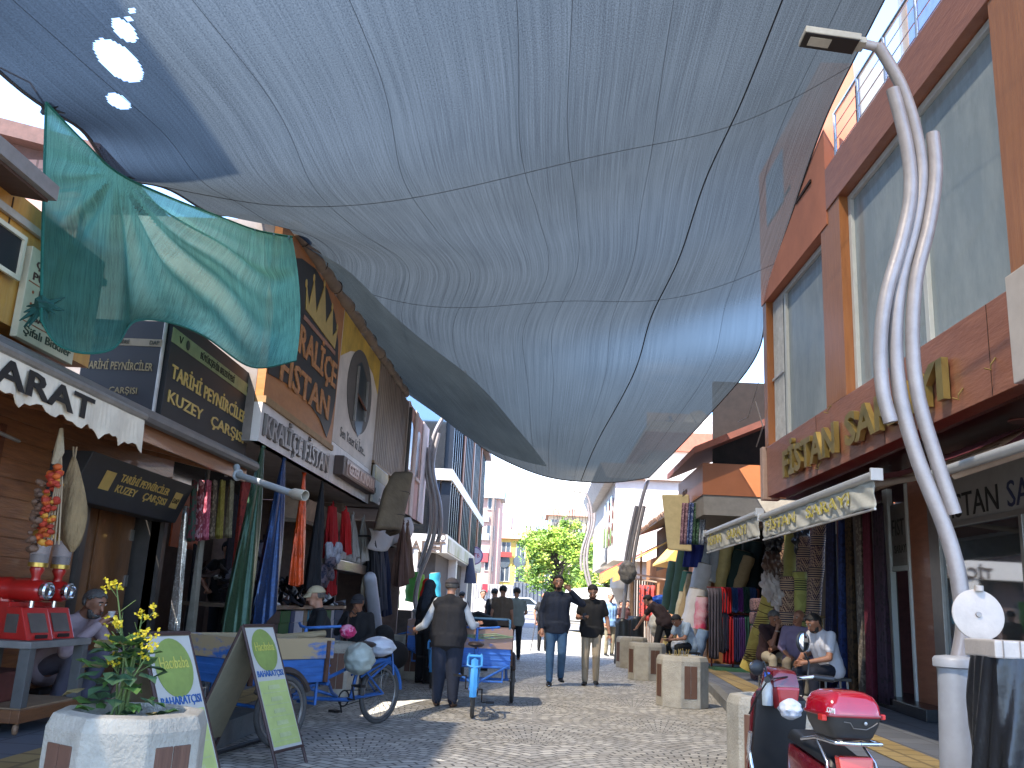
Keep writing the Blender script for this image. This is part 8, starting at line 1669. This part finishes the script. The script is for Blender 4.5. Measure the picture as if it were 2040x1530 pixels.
# ================================================================== scooter
SC = thing('scooter', 'dark red electric scooter seen from behind with a red-lidded top box', 'scooter', (0, 0, 0))
sr, sk, ck_ = M('scooter_red', '5a0f16', .22, coat=.8, var=.08), M('scooter_black', '17181b', .45, var=.1), M('chrome', 'c9c9cc', .12, .95, var=.03)
rl = M('lamp_red', 'c0281c', .2, coat=.5, var=.05)
for y, lab in ((.05, 0), (1.18, 1)):
    mb = MB(); mb.ring((0, y, .2), (1, 0, 0), .16, .045, 32, 10); w_ = mb.build('wheel', M('tyre_black', '1b1b1c', .8), SC, smooth=True); mb = MB(); mb.lathe([(.12, -.03), (.12, .03), (.03, .045), (.03, -.045)], (0, y, .2), 20, (1, 0, 0)); mb.build('rim', M('rim_dark', '4a4a4c', .3, .7), w_, smooth=True)
mb = MB(); mb.hexa([(-.12, -.16, .36), (.12, -.16, .36), (.13, .5, .26), (-.13, .5, .26), (-.11, -.2, .52), (.11, -.2, .52), (.14, .45, .62), (-.14, .45, .62)]); mb.build('rear_body', sr, SC, bevel=.05, smooth=True)
mb = MB(); mb.hexa([(-.13, -.14, .535), (.13, -.14, .535), (.15, .44, .63), (-.15, .44, .63), (-.1, -.1, .6), (.1, -.1, .6), (.12, .42, .7), (-.12, .42, .7)]); mb.build('seat', sk, SC, bevel=.03, smooth=True)
mb = MB(); mb.hexa([(-.15, .45, .2), (.15, .45, .2), (.15, .98, .2), (-.15, .98, .2), (-.15, .45, .27), (.15, .45, .27), (.14, .98, .27), (-.14, .98, .27)]); mb.build('footboard', M('footboard_grey', '4c4d50', .6), SC, bevel=.02)
mb = MB(); mb.hexa([(-.2, .93, .3), (.2, .93, .3), (.16, 1.06, .25), (-.16, 1.06, .25), (-.2, .8, .84), (.2, .8, .84), (.15, .95, .9), (-.15, .95, .9)]); mb.build('leg_shield', sk, SC, bevel=.04, smooth=True)
mb = MB(); mb.hexa([(-.21, .98, .3), (.21, .98, .3), (.12, 1.14, .26), (-.12, 1.14, .26), (-.215, .87, .86), (.215, .87, .86), (.1, 1.0, .92), (-.1, 1.0, .92)]); mb.build('front_fairing', sr, SC, bevel=.04, smooth=True)
mb = MB(); mb.ring((0, 1.18, .2), (1, 0, 0), .225, .06, 18, 8, -.9, 1.2); mb.build('front_mudguard', sr, SC, smooth=True)
mb = MB(); mb.hexa([(-.1, .72, .92), (.1, .72, .92), (.13, .92, .9), (-.13, .92, .9), (-.09, .76, 1.04), (.09, .76, 1.04), (.08, .95, 1.06), (-.08, .95, 1.06)]); mb.build('dashboard', sr, SC, bevel=.03, smooth=True)
mb = MB(); mb.hexa([(-.06, .7, .78), (.06, .7, .78), (.07, .8, .78), (-.07, .8, .78), (-.085, .7, .93), (.085, .7, .93), (.1, .8, .93), (-.1, .8, .93)]); mb.build('console', M('console_red', '8c1a1e', .3, coat=.6, var=.05), SC, bevel=.015)
mb = MB(); mb.tube([(-.33, .66, 1.0), (-.24, .72, 1.0), (-.1, .8, .98), (.1, .8, .98), (.24, .72, 1.0), (.33, .66, 1.0)], .014, 8); mb.build('handlebar', chm, SC, smooth=True)
for s in (-1, 1):
    mb = MB(); mb.tube([(s*.24, .715, 1.0), (s*.36, .64, .99)], .022, 10); mb.build('grip', sk, SC, smooth=True)
    mb = MB(); mb.tube([(s*.22, .75, 1.0), (s*.25, .76, 1.1), (s*.2 if s > 0 else s*.31, .76, 1.16 if s > 0 else 1.06)], .007, 6)
    c = V((s*.17, .75, 1.24)) if s > 0 else V((-.33, .75, 1.06)); mb.ball(c, (.07, .022, .052 if s < 0 else .075), 16, 10); mi_ = mb.build('mirror', sk, SC, smooth=True)
    mb = MB(); mb.ball(c+V((0, -.018 if s > 0 else .018, 0)), (.06, .008, .043 if s < 0 else .066), 16, 10); mb.build('mirror_glass', M('mirror_glass', 'c5c8cc', .03, 1, var=.02), mi_, smooth=True)
    mb = MB(); mb.tube([(s*.02, .74, 1.0), (s*.2, .76, .98), (s*.25, .82, .86), (s*.24, .9, .74)], .006, 5); mb.build('cable', sk, SC)
    mb = MB(); mb.tube([(s*.25, .78, .62), (s*.24, .84, .5), (s*.235, .78, .36), (s*.22, .66, .2), (s*.2, .4, .2)], .016, 8); mb.build('crash_bar', ck_, SC, smooth=True)
mb = MB()
for s in (-1, 1): mb.tube([(s*.14, -.02, .68), (s*.15, -.16, .58), (s*.19, -.24, .3), (s*.16, -.05, .26)], .011, 8); mb.tube([(s*.14, .2, .66), (s*.15, -.02, .7), (s*.14, -.26, .7), (0, -.28, .7)], .012, 8)
mb.tube([(-.19, -.22, .42), (.19, -.22, .42)], .012, 8); mb.tube([(-.14, -.26, .7), (.14, -.26, .7)], .012, 8); mb.build('rear_rack', ck_, SC, smooth=True)
mb = MB(); mb.hexa([(-.1, -.235, .53), (.1, -.235, .53), (.1, -.17, .53), (-.1, -.17, .53), (-.11, -.225, .62), (.11, -.225, .62), (.11, -.16, .62), (-.11, -.16, .62)]); mb.build('tail_lamp', rl, SC, bevel=.012)
mb = MB(); mb.box((.02, -.26, .38), (.07, .02, .03)); mb.build('reflector', rl, SC)
mb = MB(); mb.hexa([(-.12, -.25, .2), (.12, -.25, .2), (.12, -.245, .2), (-.12, -.245, .2), (-.12, -.23, .34), (.12, -.23, .34), (.12, -.225, .34), (-.12, -.225, .34)]); npl = mb.build('number_plate', M('plate_black', '1c1d22', .4), SC)
mb = MB()
for x in (-.06, .05): mb.lathe([(.012, 0), (.008, .008)], (x, -.24, .325), 10, (0, -1, 0))
mb.each('screw', ck_, npl)
STM = Matrix.Translation((0, .8, 0)) @ Matrix.Rotation(R(28), 4, 'Z') @ Matrix.Translation((0, -.8, 0))   # bars turned to the left
for o in list(SC.children):
    if o.name.split('.')[0] in ('handlebar', 'grip', 'mirror', 'cable'):
        o.data.transform(STM)
        for q in o.children: q.data.transform(STM)
# top box
TBX = thing('top_box', 'scooter top box with a glossy translucent red lid and black base', 'top box', (0, 0, 0))
def sbox(rx, ry, z, sq=.35, n=36): return [(math.copysign(abs(math.cos(a))**sq, math.cos(a))*rx, math.copysign(abs(math.sin(a))**sq, math.sin(a))*ry, z) for a in [6.2832*i/n for i in range(n)]]
def loft(mb, rings):
    k = len(rings[0]); vs = [p for r in rings for p in r]; fs = [(i*k+j, i*k+(j+1) % k, (i+1)*k+(j+1) % k, (i+1)*k+j) for i in range(len(rings)-1) for j in range(k)]; fs += [tuple(range(k-1, -1, -1)), tuple((len(rings)-1)*k+j for j in range(k))]; mb.add(vs, fs)
mb = MB(); loft(mb, [sbox(.12, .13, 0), sbox(.135, .145, .015), sbox(.165, .17, .08), sbox(.178, .18, .135)]); mb.build('base', M('box_black', '2a2826', .45, var=.1), TBX, smooth=60)
lidm = M('lid_red', '9c1024', .12, coat=1, var=.15, scale=3)
mb = MB(); loft(mb, [sbox(.18, .182, .138), sbox(.178, .18, .16), sbox(.172, .172, .2), sbox(.15, .15, .245, .42), sbox(.11, .115, .268, .5), sbox(.05, .06, .276, .6)]); mb.build('lid', lidm, TBX, smooth=60)
mb = MB(); loft(mb, [sbox(.186, .188, .13), sbox(.188, .19, .138), sbox(.186, .188, .146)]); mb.build('lip', M('lip_red', '7a121c', .3, coat=.5), TBX, smooth=60)
mb = MB(); mb.box((-.186, -.12, .122), (.03, .06, .035)); mb.box((.186, -.12, .135), (.03, .05, .03)); mb.each('catch', M('catch_red', 'b5231c', .35), TBX, bevel=.005)
mb = MB(); mb.lathe([(.01, 0), (.01, .006), (.004, .007)], (.05, -.184, .1), 12, (0, -1, 0)); mb.tube([(-.08, -.178, .105), (-.04, -.178, .1), (-.02, -.174, .07), (.06, -.173, .065), (.1, -.175, .085), (.13, -.177, .105)], .003, 5); mb.build('lock', M('lock_silver', '9a9896', .3, .8), TBX)
mb = MB(); mb.text('.COM', (-.178, -.155, .155), V((.1, -1, 0)), V((.05, 0, 1)), .03, .09, .004, .01); mb.build('lettering', M('letter_white', 'c5c3c0', .5), TBX)
for o, l in ((SC, (PY(1672, 1400, 5.35).x, 5.4, 0)), (TBX, (PY(1677, 1400, 5.3).x, 5.3, .645))): o.location = l; o.rotation_euler = (0, 0, R(9)); o.scale = (.9,)*3
p = at(SC, (-.11, .7, .82)); mb = MB(); mb.lathe([(.0, -.1), (.034, -.1), (.036, .02), (.016, .06), (.016, .075)], p, 14); bt_ = tag(mb.build('water_bottle', M('bottle_clear', 'aab4bb', .1, alpha=.6), base=p, smooth=True), 'small water bottle with blue cap in the scooter leg shield pocket', 'bottle')
mb = MB(); mb.lathe([(.019, .07), (.019, .1), (.0, .102)], p, 12); mb.build('cap', M('cap_blue', '2a52a8', .4), bt_)
bag('plastic_bag', at(SC, (-.04, .52, .72)), (.07, .07, .06), bagw, 'small white plastic bag hanging between scooter seat and shield', seed=7)
# ================================================================== cars far off
def car(name, label, cat, loc, rz, col, van=False):
    t = thing(name, label, cat, (0, 0, 0)); pm_ = M('paint_'+col, col, .3, coat=.6, var=.04)
    if van: prof = [(-2.3, .35), (2.3, .35), (2.35, .9), (1.9, 1.1), (1.3, 1.95), (-2.2, 2.05), (-2.32, 1.0)]
    else: prof = [(-2.1, .3), (2.1, .3), (2.12, .65), (1.95, .82), (.95, .92), (.35, 1.38), (-.95, 1.4), (-1.6, .98), (-2.08, .92)]
    mb = MB(); mb.slab([(x, -.8, z) for x, z in prof], (0, 1.6, 0)); mb.build('body', pm_, t, bevel=.07, smooth=60)
    gl_ = M('car_glass', '2b3338', .06); mb = MB()
    for s in (-1, 1):
        if van: mb.slab([(1.75, s*.806, 1.15), (1.25, s*.806, 1.8), (.5, s*.806, 1.8), (.5, s*.806, 1.15)], (0, s*.004, 0))
        else: mb.slab([(.75, s*.806, .95), (.3, s*.806, 1.3), (-.3, s*.806, 1.32), (-.3, s*.806, .95)], (0, s*.004, 0)); mb.slab([(-.38, s*.806, .95), (-.38, s*.806, 1.32), (-.9, s*.806, 1.32), (-1.35, s*.806, 1.0)], (0, s*.004, 0))
    mb.each('window', gl_, t)
    for x in (-1.3, 1.35):
        for s in (-1, 1): mb = MB(); mb.ring((x, s*.76, .3), (0, 1, 0), .23, .08, 20, 8); w_ = mb.build('wheel', M('tyre_black', '1b1b1c', .8), t, smooth=True); mb = MB(); mb.lathe([(.17, -.03), (.17, .03), (.05, .05)], (x, s*.8, .3), 14, (0, s, 0)); mb.build('rim', M('rim_silver', '8f9092', .3, .7), w_)
    for s in (-1, 1): mb = MB(); mb.box((2.08, s*.6, .7), (.08, .3, .12)); mb.build('headlight', M('headlight', 'b5bcc0', .1), t)
    mb = MB(); mb.box((-.2, 0, .5), (2.0, 1.626, .03)); mb.build('trim', M('trim_black', '222224', .5), t)
    t.location = loc; t.rotation_euler = (0, 0, rz); return t
p = PY(1042, 1229, 62); car('parked_car', 'white saloon car parked side-on before the metal fence', 'car', (p.x, 62, gz(62)), .15, 'b9bcc0')
p = PY(1150, 1235, 44); car('parked_van', 'white van standing in the sun behind the two walking men', 'van', (p.x+.6, 44, gz(44)), 1.9, 'c9c6c0', True)
# ================================================================== small remains
mb = MB(); mb.tube([(-2.7, 6.9, .2), (-2.42, 7.3, .04), (-2.3, 8.4, .03), (-2.35, 9.0, .03)], .02, 6); tag(mb.build('black_bar', M('bar_black', '17171a', .5), base=(-2.4, 7.3, .03)), 'black bar lying along the left kerb by the sandwich board', 'bar')
mb = MB(); mb.tube([PX(0, 135, -6), PX(60, 165, -5.5), netf(0, 3/10)], .01, 5); tag(mb.build('guy_rope', rope, base=netf(0, 3/10)), 'thin guy rope from the upper net knot to the left', 'rope')
mb = MB(); a, b = PY(1512, 760, 16.6), PY(1470, 840, 18); mb.tube([a, (a+b)/2-V((0, 0, .3)), b], .006, 4); mb.tube([PX(1505, 800, 3.9), PX(1520, 850, 4.0), PX(1507, 890, 4.0)], .012, 5); tag(mb.build('cable', M('cable_pale', '8a8078', .6), base=a), 'loose pale cable drooping at the corner of the brown store', 'cable')
for x, y, Y, c, lab in ((1318, 1195, 24, '2a62c0', 'bright blue bag hung near the bending man'), (1312, 1245, 21.5, 'c5c0b4', 'white sack on the ground by the bending man')):
    bag('sack', PY(x, y, Y), (.22, .2, .3) if y > 1200 else (.24, .1, .12), M('sack_'+c, c, .6, bump=.5, bscale=9), lab, 'sack', 9)
mb = MB(); p = PY(1332, 1300, 18.6); mb.box((p.x, 18.6, .22), (.45, .35, .18)); tag(mb.build('cardboard_box', M('card', '9c8460', .8, var=.15), base=(p.x, 18.6, .13), bevel=.006), 'low cardboard box on the pavement by the man with a phone', 'box')
bag('plastic_bag', PY(1352, 1290, 18.9), (.16, .16, .18), bagw, 'white bag at the feet of the man in the pale blue shirt', seed=11)
